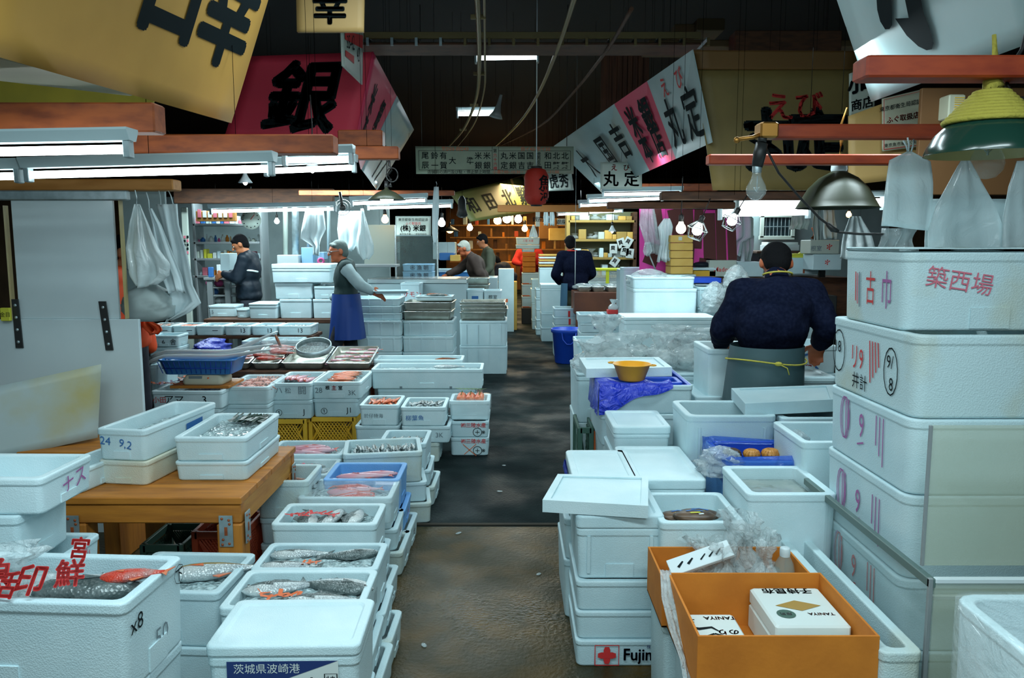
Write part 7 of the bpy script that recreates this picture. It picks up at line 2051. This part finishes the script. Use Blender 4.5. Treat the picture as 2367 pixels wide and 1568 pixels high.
# magenta cloth
mg = banner('magenta_cloth', 'large magenta cloth printed with dark brown characters behind the yellow cartons', [(1478, 482, 8.95), (1700, 486, 8.95), (1700, 640, 8.95), (1478, 640, 8.95)], MAGENTA,
       strokes=[([(.10, .18), (.18, .48)], .16, MAROON), ([(.18, 1.0), (.22, .55)], .10, MAROON), ([(.36, 1.0), (.42, .62)], .16, MAROON), ([(.5, 1.0), (.52, .5), (.5, .0)], .12, MAROON), ([(.62, 1), (.60, .42)], .10, MAROON), ([(.72, .95), (.74, .05)], .14, MAROON), ([(.84, 1.0), (.86, .0)], .11, MAROON), ([(.95, 1.0), (.97, .25)], .10, MAROON), ([(.62, .22), (.98, .16)], .10, MAROON)], cat='cloth')
drape('clear bag with pink print hanging on the magenta cloth', [(1482, 1512, 480), (1478, 1520, 520), (1490, 1528, 560), (1498, 1526, 588)], 8.7, FILMB, .04, 3, seed=31, name='hanging_bag', cat='plastic bag')
drape('pale crumpled bag hanging left of the yellow carton stack', [(1536, 1548, 505), (1522, 1556, 525), (1526, 1552, 565), (1520, 1552, 605)], 8.6, SHEETF, .05, 4, seed=32, name='hanging_bag', cat='plastic bag')
drape('small pink and white bag low on the magenta cloth', [(1490, 1504, 560), (1486, 1508, 580), (1488, 1500, 592)], 8.6, FILMB, .02, 2, seed=33, name='hanging_bag', cat='plastic bag')
mb = MB(); mb.tube([at(1497, 580, 8.65), at(1520, 636, 8.6)], .008, GREY, 6); tag(mb.build('net_pole'), 'thin pole leaning before the magenta cloth', 'pole')
blk('counter', 'white counter under the magenta cloth with a clear wrapped box', 'counter', 1438, 1520, 624, 800, 9.6, .5, ENAMEL, 0)
ff('long white foam box below the magenta cloth', 1440, 1515, 619, 655, 9.3, .28, m=FOAM, zb=.0, grip=False)
# yellow shelf with papers
ys_ = empty('yellow_shelf', at(1390, 640, 13.6)); tag(ys_, 'yellowish timber shelf unit pinned with papers behind the man in the blue apron', 'shelf')
L0 = ys_.location
for y in (512, 556, 598, 640):
    a, c = at(1314, y, 13.6) - L0, at(1470, y, 13.6) - L0
    mb = MB(); mb.box(((a.x + c.x) / 2, .2, a.z), (c.x - a.x, .4, .04), SHELFW); mb.build('shelf_board', ys_)
for x in (1314, 1470):
    a, c = at(x, 490, 13.6) - L0, at(x, 640, 13.6) - L0
    mb = MB(); mb.box((a.x, .2, (a.z - L0.z) / 2), (.06, .4, a.z + L0.z), SHELFW if x < 1400 else WOODD); mb.build('upright', ys_)
a, c = at(1314, 490, 14.05), at(1470, 640, 14.05)
mb = MB(); mb.box(((a.x + c.x) / 2 - L0.x, .44, (a.z + c.z) / 2 - L0.z), (c.x - a.x, .02, a.z - c.z), mat('olive_back', (.22, .24, .12), .6)); mb.build('back_panel', ys_)
for r_i, (y, hh) in enumerate(((512, 24), (556, 30), (598, 28), (640, 30))):
    x = 1320
    kk = 0
    while x < 1462:
        w_ = rnd.choice((10, 14, 18, 24))
        h_ = rnd.uniform(.4, .95) * hh
        m_ = rnd.choice([PAPER, CARDY, FOAM, SIGNG, SHELFW, FOAMW, CLOTHG, CARDY])
        lv = ('top', 'second', 'third', 'lowest')[r_i]
        if rnd.random() < .3:
            a = at(x + w_ / 2, y - 2, 13.75)
            bag('crumpled film bag, item %s from the left, %s board of the yellow shelf' % (NTH[kk], lv), (a.x, 13.8, a.z + .005), (w_ * .0072, .2, h_ * .0072), FILMB, 200 + int(x) + r_i, n=14, k=8, group='film bags on the %s board' % lv)
        else:
            blk('parcel', '%s parcel, item %s from the left, %s board of the yellow shelf' % (hue(m_), NTH[kk], lv), 'parcel', x, min(x + w_ - 1, 1464), y - h_, y - 2.8, 13.65, .25, m_, group='parcels on the %s board' % lv)
        x += w_
        kk += 1
for k, (x, y, a_) in enumerate(((1418, 575, .0), (1436, 562, -.3), (1452, 560, .5), (1444, 580, .2), (1456, 586, 0.1), (1421, 605, .6))):
    p = at(x, y, 13.59)
    mb = MB(); M = Matrix.Rotation(a_, 4, 'Y'); mb.box((0, 0, 0), (.13, .006, .16), PAPER, M)
    mb.text('貝', lambda u, v: M @ Vector((u, -.005, v)), -.01, .01, .08, INK, .03)
    tag(mb.build('price_card', None, p), ('white price card with a black character, leftmost on the yellow shelf', 'tilted white card at the top middle of the yellow shelf', 'tilted white card at the top right of the yellow shelf', 'white card below the top pair on the yellow shelf', 'rightmost white card on the yellow shelf', 'lowest tilted white card on the yellow shelf')[k], 'card')
yb = blk('tote', 'clear plastic tote with bright yellow tape behind the brown counter', 'tote', 1362, 1440, 624, 656, 12.2, .4, FILMB, at(1400, 656, 12.15).z + .001)
a = at(1400, 624, 12.2)
mb = MB(); mb.box((0, -.02, .21), (.50, .41, .03), LIME); mb.box((.02, -.205, .1), (.05, .01, .2), LIME); o = mb.build('tape', yb)
blk('counter', 'pale counter under the yellow taped tote', 'counter', 1310, 1460, 656, 800, 12.15, .6, ENAMEL, 0)
for k in range(5):
    blk('flat_tray', '%s flat tray, %s from the top of the low pile left of the blue apron' % ('white' if k % 2 else 'tan', NTH[k]), 'tray', 1246, 1302, 588 + 6 * k, 592 + 6 * k, 13.9, .4, WHITEPL if k % 2 else CARDY, group='flat trays left of the blue apron')
ff('white foam box with a red mark under the flat trays', 1246, 1302, 619, 645, 13.9, .4, m=FOAM, zb=.0, text=[('f', '■', .05, .86, .08, INKR)], grip=False)
# stalls at the end of the aisle, warm light put into their colours
blk('end_panel', 'warm brown board wall at the far end of the aisle', 'wall panel', 1030, 1420, 470, 660, 27, .1, mat('far_warm_wall', (.16, .07, .02), .8, col2=(.05, .03, .015), nscale=3), 0)
for k in range(4):
    blk('far_shelf', ('top', 'second', 'third', 'lowest')[k] + ' shelf board in the warm stall at the end of the aisle', 'shelf', 1040, 1330, 520 + 28 * k, 523 + 28 * k, 24.5, .4, ORWALL)
for k in range(40):
    x = 1042 + 7 * k
    r_i = k % 4
    w_ = rnd.choice((5, 7, 9))
    m_ = rnd.choice([ORWALL, CARD, PAPER, FOAM, SIGNO, INKB, REDPL, WOODD])
    blk('far_parcel', 'small %s parcel, %s from the left, %s shelf of the far warm stall' % (hue(m_), NTH[k // 4], ('top', 'second', 'third', 'lowest')[r_i]), 'parcel', x, x + w_, 519 + 28 * r_i - rnd.uniform(8, 22), 519.4 + 28 * r_i, 24.55, .3, m_, group='parcels on the %s far shelf' % ('top', 'second', 'third', 'lowest')[r_i])
for k, (x0, x1, y0, y1, Y, m_, lb) in enumerate(((1165, 1192, 606, 650, 18, CARD, 'orange tan carton pile beside the far dark aisle'), (1150, 1195, 652, 708, 14.5, CARDY, 'pale tan carton pile standing by the aisle behind the old worker'), (1246, 1290, 505, 552, 19, ORWALL, 'orange lit board high behind the far dolly'),
                                 (1270, 1312, 528, 556, 16, CARDY, 'yellow plastic crate on the high shelf right of the far dolly'), (1238, 1248, 490, 524, 15, PAPER, 'narrow white sign with black writing left of the hanging aprons far away'), (1288, 1306, 506, 520, 15.5, PAPER, 'small white notice far down the right side'), (1256, 1274, 500, 516, 15.5, FOAMPALE, 'small blue notice far down the right side'),
                                 (1000, 1052, 560, 600, 14.5, FOAM, 'pale boxes behind the old worker'), (1056, 1082, 616, 640, 13.2, FOAM, 'white box before the old worker'), (1015, 1050, 585, 602, 13.8, INKB, 'blue crate left of the old worker'), (1040, 1062, 590, 604, 13.7, CARDY, 'yellow crate beside the blue one'), (1152, 1188, 622, 640, 14.2, FOAM, 'white box with an orange print by the pale tan pile'))):
    nm = 'sign' if 'sign' in lb or 'notice' in lb else ('board' if 'board' in lb else ('crate' if 'crate' in lb else 'carton'))
    blk(('notice_' if nm == 'sign' else 'stall_') + nm, lb, nm, x0, x1, y0, y1, Y, .03 if nm in ('sign', 'board') else .4, m_, 0 if 'pile' in lb else None, texts=[('銀座', .5, .5, .10, INK)] if nm == 'sign' else ([('■', .5, .5, .08, INKO)] if 'orange print' in lb else ()))
blk('counter', 'long counter of white boxes where the old worker stands', 'counter', 1000, 1150, 642, 800, 12.9, .7, ENAMEL, 0)
tray('blue tray under the old worker\'s hand', at(1050, 640, 12.9).x, 13.1, at(1050, 641, 12.9).z, .55, .3, .08, m=BLUEBASK, name='blue_tray')
for k, (x0, x1, y0, y1) in enumerate(((1010, 1052, 622, 641), (1080, 1116, 628, 641))):
    ff(('left', 'right')[k] + ' white foam box on the old worker\'s counter', x0, x1, y0, y1, 13.0, .3, m=FOAM, zb=at(x0, 641.5, 12.9).z)
for k, x in enumerate((1262, 1276)):
    drape(('left', 'right')[k] + ' small white apron hanging far down the right side', [(x - 4, x + 3, 482), (x - 6, x + 6, 500), (x - 5, x + 5, 522)], 14.5, CLOTHW, .03, 2, seed=40 + k)
drape('white plastic bag hanging above the far dolly', [(1231, 1235, 520), (1224, 1242, 540), (1222, 1244, 550)], 14.8, SHEETF, .03, 2, seed=44, name='hanging_bag', cat='plastic bag')
# ---------------------------------------------------------------- people
def capsule(mb, p0, r0, p1, r1):
    p0, p1 = Vector(p0), Vector(p1)
    mb.tube([p0, p0.lerp(p1, .5), p1], [r0, (r0 + r1) / 2, r1], SKIN, 12)
    mb.ball(p0, r0 * 1.0, SKIN, 12, 8)
    mb.ball(p1, r1 * 1.0, SKIN, 12, 8)


def skin_over(mb, name, parent, m, vox=.012, smooth=6, folds=0.0):
    """one continuous surface grown over the rough shapes gathered in mb"""
    o = mb.build('rough')
    r = o.modifiers.new('r', 'REMESH')
    r.mode = 'VOXEL'
    r.voxel_size = vox
    s = o.modifiers.new('s', 'SMOOTH')
    s.factor, s.iterations = .6, smooth
    if folds:
        tx = bpy.data.textures.get('cloth_folds') or bpy.data.textures.new('cloth_folds', 'CLOUDS')
        tx.noise_scale = .11
        d = o.modifiers.new('d', 'DISPLACE')
        d.texture, d.strength, d.mid_level = tx, folds, .5
    me = bpy.data.meshes.new_from_object(o.evaluated_get(bpy.context.evaluated_depsgraph_get()))
    old = o.data
    bpy.data.objects.remove(o)
    bpy.data.meshes.remove(old)
    me.materials.clear()
    me.materials.append(m)
    me.polygons.foreach_set('material_index', [0] * len(me.polygons))
    me.polygons.foreach_set('use_smooth', [True] * len(me.polygons))
    me.name = name
    q = bpy.data.objects.new(name, me)
    C.objects.link(q)
    q.parent = parent
    return q


def hand(mb, w, d, side, n, curl=.5, s=1.0):
    """palm, four unequal bent fingers and a thumb: w wrist, d towards the fingers, side towards the thumb, n out of the palm"""
    w, d, side, n = Vector(w), Vector(d).normalized(), Vector(side).normalized(), Vector(n).normalized()
    k = w + d * .085 * s
    for o in (-.028, -.01, .01, .028):
        capsule(mb, w + side * o * .7 * s, .015 * s, k + side * o * s, .0125 * s)
    for o, L in ((.03, .85), (.010, 1.0), (-.010, .93), (-.029, .72)):
        b = k + side * o * s
        d1 = (d * math.cos(curl * .6) + n * math.sin(curl * .6))
        d2 = (d * math.cos(curl * 1.5) + n * math.sin(curl * 1.5))
        m_ = b + d1 * .042 * L * s
        capsule(mb, b, .0098 * s, m_, .009 * s)
        capsule(mb, m_, .009 * s, m_ + d2 * .042 * L * s, .0078 * s)
    t0 = w + d * .025 * s + side * .026 * s
    t1 = t0 + (d * .6 + side * .7).normalized() * .038 * s
    capsule(mb, t0, .014 * s, t1, .0105 * s)
    capsule(mb, t1, .0105 * s, t1 + (d * .85 + side * .25 + n * .35).normalized() * .032 * s, .0088 * s)


def person(label, loc, yaw, J, top, legs, hair, hy=0.0, hp=0.0, vox=.014, skin=SKIN, bulk=1.0, arms=None, hands=(), folds=.02, short=False):
    P = empty('person', loc, yaw)
    tag(P, label, 'person')
    J = {k: Vector(v) for k, v in J.items()}
    H = Matrix.Translation(J['head']) @ Matrix.Rotation(hy, 4, 'Z') @ Matrix.Rotation(-hp, 4, 'X')
    h = lambda *p: H @ Vector(p)
    mb = MB()
    mb.ball((0, 0, .02), (.074, .093, .10), SKIN, 16, 12, H)
    mb.ball((0, .028, -.055), (.052, .058, .058), SKIN, 14, 10, H)
    capsule(mb, h(0, .092, .012), .011, h(0, .108, -.022), .015)
    capsule(mb, h(-.03, .082, .03), .012, h(.03, .082, .03), .012)
    capsule(mb, h(-.022, .078, -.056), .010, h(.022, .078, -.056), .010)
    mb.ball((0, .072, -.092), (.024, .02, .018), SKIN, 10, 6, H)
    for s in (-1, 1):
        mb.ball((s * .078, -.006, .0), (.012, .024, .033), SKIN, 10, 8, H)
    capsule(mb, J['neck'], .056, h(0, -.012, -.05), .052)
    capsule(mb, J['shL'], .05, J['shR'], .05)
    mb.ball(J['chest'], (.15, .10, .16), SKIN, 16, 10); mb.ball(J['belly'], (.14, .10, .14), SKIN, 16, 10); mb.ball(J['pelvis'], (.15, .11, .12), SKIN, 16, 10)
    capsule(mb, J['chest'], .09, J['neck'], .05)
    for s in 'LR':
        capsule(mb, J['sh' + s], .046, J['el' + s], .038); capsule(mb, J['el' + s], .038, J['wr' + s], .026)
        capsule(mb, J['hip' + s], .08, J['kn' + s], .055); capsule(mb, J['kn' + s], .055, J['ft' + s], .036)
        capsule(mb, J['ft' + s], .036, J['ft' + s] + Vector((0, .13, -.03)), .026)
    for args in hands:
        hand(mb, *args)
    skin_over(mb, 'body', P, skin, vox if not hands else min(vox, .009), 2 if hands else 4)
    for s in (-1, 1):
        eb = MB(); eb.ball((s * .032, .082, .008), (.011, .007, .007), PAPER, 10, 6, H); eb.ball((s * .032, .088, .008), (.005, .003, .005), DARK, 8, 5, H); eb.build('eye', P)
    mb = MB()
    mb.ball((0, -.016, .034), (.083, .092, .095), SKIN, 16, 12, H); mb.ball((0, -.045, -.01), (.073, .058, .075), SKIN, 14, 10, H)
    for k in range(9):
        a = -1.2 + .3 * k
        mb.ball((.066 * math.sin(a), .05 + .016 * math.cos(a) , .082 - .014 * abs(math.sin(a))), (.022, .022, .020), SKIN, 8, 6, H)
    skin_over(mb, 'hair', P, hair, .010, 3, .012)
    b = bulk
    mb = MB()
    capsule(mb, J['shL'], .078 * b, J['shR'], .078 * b)
    mb.ball(J['chest'], (.19 * b, .135 * b, .19), SKIN, 18, 12); mb.ball(J['belly'], (.18 * b, .132 * b, .17), SKIN, 18, 12)
    if not short:
        mb.ball(J['pelvis'] + Vector((0, 0, .05)), (.18 * b, .138 * b, .10), SKIN, 18, 12)
    capsule(mb, J['chest'].lerp(J['belly'], .0), .12, J['belly'], .12); capsule(mb, J['chest'], .11 * b, J['neck'], .062)
    sl = MB() if arms else mb
    for s in 'LR':
        capsule(sl, J['sh' + s], .075 * b, J['el' + s], .066 * b); capsule(sl, J['el' + s], .066 * b, J['el' + s].lerp(J['wr' + s], .93), .050 * b)
    skin_over(mb, 'jacket' if not arms else 'vest', P, top, vox, 5, folds)
    if arms:
        skin_over(sl, 'sleeves', P, arms, vox, 4, folds)
    mb = MB()
    mb.ball(J['pelvis'], (.172, .128, .13), SKIN, 16, 10)
    for s in 'LR':
        capsule(mb, J['hip' + s], .094, J['kn' + s], .074); capsule(mb, J['kn' + s], .074, J['ft' + s] + Vector((0, 0, .02)), .060)
    skin_over(mb, 'trousers', P, legs, .018, 4, folds)
    for s in 'LR':
        mb = MB()
        f = J['ft' + s]
        mb.loft([[(f.x + x * q, f.y + .05 + y * q, z) for x, y in rrect(.10, .27, .045, 4)] for q, z in ((.96, 0), (1, .012), (.98, .045), (.72, .08))], DARK)
        mb.build('boot', P)
    return P


def stand(**k):
    J = dict(head=(0, .03, 1.53), neck=(0, -.01, 1.41), chest=(0, 0, 1.24), belly=(0, .01, 1.04), pelvis=(0, 0, .90), shL=(-.17, 0, 1.36), shR=(.17, 0, 1.36), elL=(-.22, .0, 1.10), elR=(.22, .0, 1.10), wrL=(-.20, .14, .92), wrR=(.20, .14, .92),
             hipL=(-.09, 0, .86), hipR=(.09, 0, .86), knL=(-.10, .02, .48), knR=(.10, .02, .48), ftL=(-.10, -.02, .08), ftR=(.10, -.02, .08))
    J.update(k)
    return J


def skirt(parent, m, z0, z1, w0, w1, d0, d1, a0=0.0, a1=2 * PI, yo=0.0, name='apron', cy0=0.0, cy1=0.0, cx0=0.0, cx1=0.0):
    mb = MB()
    n, k = 40, 12
    full = a1 - a0 > 6.2
    vs = []
    for j in range(k + 1):
        t = j / k
        for i in range(n + 1):
            a = a0 + (a1 - a0) * i / n
            f = 1 + .035 * t * math.sin(9 * a + 2 * t) + .02 * t * math.sin(17 * a)
            vs.append(((cx0 + (cx1 - cx0) * t) + (w0 + (w1 - w0) * t) * f * math.cos(a), yo + cy0 + (cy1 - cy0) * t + (d0 + (d1 - d0) * t) * f * math.sin(a), z0 + (z1 - z0) * t))
    mb.add(vs, [(j * (n + 1) + i, j * (n + 1) + i + 1, (j + 1) * (n + 1) + i + 1, (j + 1) * (n + 1) + i) for j in range(k) for i in range(n)], m, True)
    return mb.build(name, parent)


# worker in navy bending over the tubs, seen from behind
w = person('person in a navy fleece and grey green apron bending over foam tubs, seen from behind', (1.375, 4.26, 0), 0.0,
           stand(head=(.135, .32, 1.475), neck=(.105, .22, 1.40), chest=(.06, .10, 1.22), belly=(.035, .05, 1.13), pelvis=(-.02, -.01, .90), shL=(-.085, .16, 1.325), shR=(.255, .14, 1.325), elL=(-.185, .15, 1.115), wrL=(-.12, .42, 1.0), elR=(.325, .04, 1.13), wrR=(.325, .15, 1.035)),
           NAVY, TROUS, HAIR, -.15, .55, .012, SKINR, 1.05, None, [((.325, .15, 1.035), (.12, .75, -.5), (-1, 0, 0), (0, -.5, -.8), .9, 1.12), ((-.12, .42, 1.0), (.2, .8, -.5), (1, 0, 0), (0, -.3, -1), .5)], .03, True)
w.scale = (1.07, 1.07, 1.0)
sk = skirt(w, APRG, 1.05, .30, .182, .225, .168, .205, cy0=.0, cy1=-.01, cx0=.0, cx1=-.03)
mb = MB()
mb.tube([(-.003 + .197 * math.cos(a), .0 + .181 * math.sin(a), .975 + .012 * math.sin(2 * a)) for a in [2 * PI * k / 40 for k in range(41)]], .0045, ROPE, 6)
mb.ball((.0, -.183, .975), (.02, .012, .012), ROPE, 8, 5); mb.tube([(0, -.188, .975), (.04, -.192, .955), (.05, -.196, .92)], .003, ROPE, 5)
mb.build('apron_string', sk)
mb = MB(); mb.tube([(.105 + .075 * math.cos(a), .20 + .05 * math.sin(a), 1.418 - .02 * math.sin(a)) for a in [PI + PI * k / 16 for k in range(17)]], .006, ROPE, 6)
mb.build('neck_cord', w)
# walking man with the tray
w = person('person with grey hair, glasses, dark green vest and blue apron walking left past foam stacks', (-1.76, 8.45, 0), PI / 2,
           stand(head=(0, .07, 1.50), neck=(0, .02, 1.39), chest=(0, .0, 1.22), belly=(0, .0, 1.04), shL=(-.16, -.03, 1.34), elL=(-.24, -.19, 1.17), wrL=(-.22, -.31, 1.09), elR=(.20, .05, 1.10), wrR=(.16, .18, 1.0), knL=(-.1, .12, .48), ftL=(-.1, .14, .08), knR=(.1, -.02, .48), ftR=(.1, -.2, .09)),
           VEST, TROUS, HAIRG, .45, .1, .014, SKINR, .95, SHIRT, [((-.22, -.31, 1.09), (-.05, -.9, -.35), (0, .3, 1), (.6, 0, -.6), .6)], .02, True)
skirt(w, BLUEAPR, 1.06, .58, .185, .20, .145, .19)
H = Matrix.Translation((0, .07, 1.50)) @ Matrix.Rotation(.45, 4, 'Z') @ Matrix.Rotation(-.1, 4, 'X')
mb = MB()
for s in (-1, 1):
    mb.tube([H @ Vector((s * .034 + .026 * math.cos(a), .102, .008 + .02 * math.sin(a))) for a in [2 * PI * k / 16 for k in range(17)]], .003, GREY, 5)
    mb.tube([H @ Vector((s * .06, .10, .012)), H @ Vector((s * .082, .0, .012))], .003, GREY, 5)
mb.tube([H @ Vector((-.008, .104, .012)), H @ Vector((.008, .104, .012))], .003, GREY, 5)
mb.build('glasses', w)
tray('thin pale foam tray held low behind the walking man', -1.25, 8.25, 1.075, .36, .26, .03, .1, m=FOAM, name='held_tray')
# man at the desk
w = person('person in a navy jacket with a white chest band standing at the steel desk', (-3.20, 9.72, 0), PI / 2,
           stand(head=(0, .09, 1.57), neck=(0, .02, 1.46), chest=(0, 0, 1.27), shL=(-.17, .0, 1.40), shR=(.17, .0, 1.40), elL=(-.21, .08, 1.17), wrL=(-.13, .26, 1.22), elR=(.2, .08, 1.17), wrR=(.12, .27, 1.22)),
           JACKN, TROUS, HAIR, .2, .45, .016, SKIN, 1.08, None, [((-.13, .26, 1.22), (.3, .8, -.3), (0, .3, 1), (.5, .0, -.6), .6)])
mb = MB(); mb.tube([(-.10, -.14, 1.245), (-.17, -.09, 1.262), (-.195, -.03, 1.268), (-.19, .05, 1.258)], .012, PAPER, 6); mb.build('reflective_band', [c for c in bpy.data.objects if c.parent == w and c.name.startswith('jacket')][0])
# two workers further down
w = person('person with white hair and a dark brown jacket leaning left over the white counter', (-.50, 12.35, 0), PI / 2,
           stand(head=(0, .24, 1.50), neck=(0, .15, 1.41), chest=(0, .06, 1.22), belly=(0, 0, 1.05), shL=(-.17, .08, 1.34), shR=(.17, .12, 1.34), elR=(.2, .32, 1.18), wrR=(.1, .50, 1.10), elL=(-.24, -.02, 1.12), wrL=(-.22, -.10, .98)),
           BROWNJ, mat('blue_trousers', (.01, .03, .14), .7), HAIRW, .1, .3, .018, SKINR, 1.12, None, [((.1, .50, 1.10), (0, .9, -.3), (1, 0, .3), (0, -.3, -1), .5), ((-.22, -.10, .98), (0, -.1, -1), (0, 1, 0), (.6, 0, 0), .6)])
person('person with dark hair and an olive jacket standing behind the white haired one', (-.42, 13.95, 0), PI / 2 + .2, stand(head=(0, .10, 1.62), neck=(0, .03, 1.50), chest=(0, 0, 1.30), shL=(-.17, 0, 1.43), shR=(.17, 0, 1.43), elL=(-.22, .0, 1.16), wrL=(-.2, .15, 1.0)), OLIVEJ, TROUS, HAIR, 0, .3, .02)
w = person('person in a dark navy jumper and open blue apron, seen from behind by the trays', (.93, 11.78, 0), 0.08,
           stand(head=(-.07, .06, 1.57), neck=(-.05, .03, 1.46), chest=(0, .02, 1.26), shL=(-.19, .02, 1.395), shR=(.17, .02, 1.395), elL=(-.29, .02, 1.13), wrL=(-.2, .2, 1.0), elR=(.26, .05, 1.14), wrR=(.17, .24, 1.02)),
           NAVY, OLIVET, HAIR, .0, .2, .016, SKIN, 1.12)
skirt(w, BLUEJEAN, 1.0, .45, .205, .225, .16, .17, -.9, PI + .9)
mb = MB(); mb.tube([(-.05 + .07 * math.cos(a), .01 + .05 * math.sin(a), 1.475) for a in [PI + PI * k / 12 for k in range(13)]], .010, REDCL, 6); mb.build('collar', w)
mb = MB(); a = at(1330, 575, 11.5); mb.tube([a, Vector((a.x, 11.5, at(1330, 665, 11.5).z))], .006, CLOTHG, 5)
mb.tube([a, Vector((a.x, 11.5, 4.3))], .003, CLOTHG, 5); tag(mb.build('pull_cord'), 'thin pale cord hanging in front of the man in the open blue apron', 'cord')
person('person in red sleeves behind the far stack of tan cartons', (.355, 16.35, 0), PI, stand(head=(0, .02, 1.52), shL=(-.2, 0, 1.38), shR=(.2, 0, 1.38), elL=(-.30, .06, 1.20), wrL=(-.17, .25, 1.16), elR=(.30, .06, 1.20), wrR=(.17, .25, 1.16)), REDCL, TROUS, HAIR, 0, .2, .02, SKIN, 1.1)
person('person in an orange red top and dark trousers half hidden behind the white partition', (-2.58, 5.30, 0), -PI / 2, stand(wrR=(.2, .06, .86), wrL=(-.2, .06, .86)), ORANGECL, TROUS, HAIR, 0, .3, .016, SKIN, 1.05, None, [((.2, .06, .86), (0, .2, -1), (0, 1, 0), (-1, 0, 0), .5)])
o = drape('crumpled orange red cloth flung over the boxes beside the partition', [(322, 352, 742), (326, 366, 752), (340, 370, 764), (352, 362, 772)], 5.22, ORANGECL, .03, 2, seed=51, name='cloth', cat='cloth')
person('person in dark clothes bending far down the aisle beside the carton piles', (-.03, 15.2, 0), PI / 2 - .3, stand(head=(0, .30, 1.22), neck=(0, .22, 1.16), chest=(0, .12, 1.05), belly=(0, .04, .95), shL=(-.17, .18, 1.14), shR=(.17, .18, 1.14), elL=(-.2, .22, .95), wrL=(-.15, .3, .80), elR=(.2, .22, .95), wrR=(.15, .3, .8)), TROUS, TROUS, HAIR, 0, .5, .02)
# ---------------------------------------------------------------- film hanging at the cartons
drape('clear film hanging down the left side of the cartons', [(1526, 1550, 1318), (1528, 1562, 1380), (1545, 1585, 1450), (1570, 1604, 1520), (1580, 1606, 1590)], 2.47, FILMB, .012, 3, seed=61, name='plastic_film', cat='plastic film', lean=-.38)
# ---------------------------------------------------------------- wires and rods that hold what hangs
def extent(o):
    bpy.context.view_layer.update()
    pts = []
    for q in [o] + list(o.children_recursive):
        if q.type == 'MESH':
            pts += [q.matrix_world @ Vector(c) for c in q.bound_box]
    return [min(p[i] for p in pts) for i in range(3)], [max(p[i] for p in pts) for i in range(3)]


def in_frame(lo, hi):
    for x in (lo[0], hi[0]):
        y = (lo[1] + hi[1]) / 2
        u = 1183.5 + FPX * x / (y * math.cos(PITCH) - ((lo[2] + hi[2]) / 2 - EYE) * math.sin(PITCH))
        if not 0 < u < 2367:
            return False
    return True


HUNG = ('crossbar', 'tube_light', 'bulb_lamp', 'pendant_lamp', 'shop_sign', 'fugu_sign', 'far_banner', 'notice_sign', 'certificate_board', 'fascia_board', 'ledge_board', 'roof_carton', 'stall_board', 'loudspeaker', 'reflector_lamp', 'small_fan', 'hook', 'plank_screen', 'shop_front_board', 'long_banner', 'red_canopy', 'aisle_number_board', 'cable_tray', 'conduit', 'dial_scale', 'soffit_board', 'wall_board', 'orange_rack', 'apron', 'hanging_bag', 'plastic_coat', 'paper_strips', 'coiled_cord', 'tape_ring', 'stall_crate', 'stall_carton', 'far_shelf', 'towel', 'back_board')
bpy.context.view_layer.update()
for o in [q for q in bpy.data.objects if q.parent is None and q.name.split('.')[0] in HUNG]:
    lo, hi = extent(o)
    if hi[2] > 4.25 or (o.name.split('.')[0] == 'apron' and lo[1] < 7.5) or not in_frame(lo, hi):
        continue
    w_ = hi[0] - lo[0]
    for x in ([(lo[0] + hi[0]) / 2] if w_ < 1.3 else [lo[0] + w_ * .12, hi[0] - w_ * .12]):
        mb = MB()
        y = (lo[1] + hi[1]) / 2
        inv = o.matrix_world.inverted()
        mb.tube([inv @ Vector((x, y, (hi[2] - .012))), inv @ Vector((x, y, 4.302))], .0013, WIRE, 5)
        mb.build('wire', o)
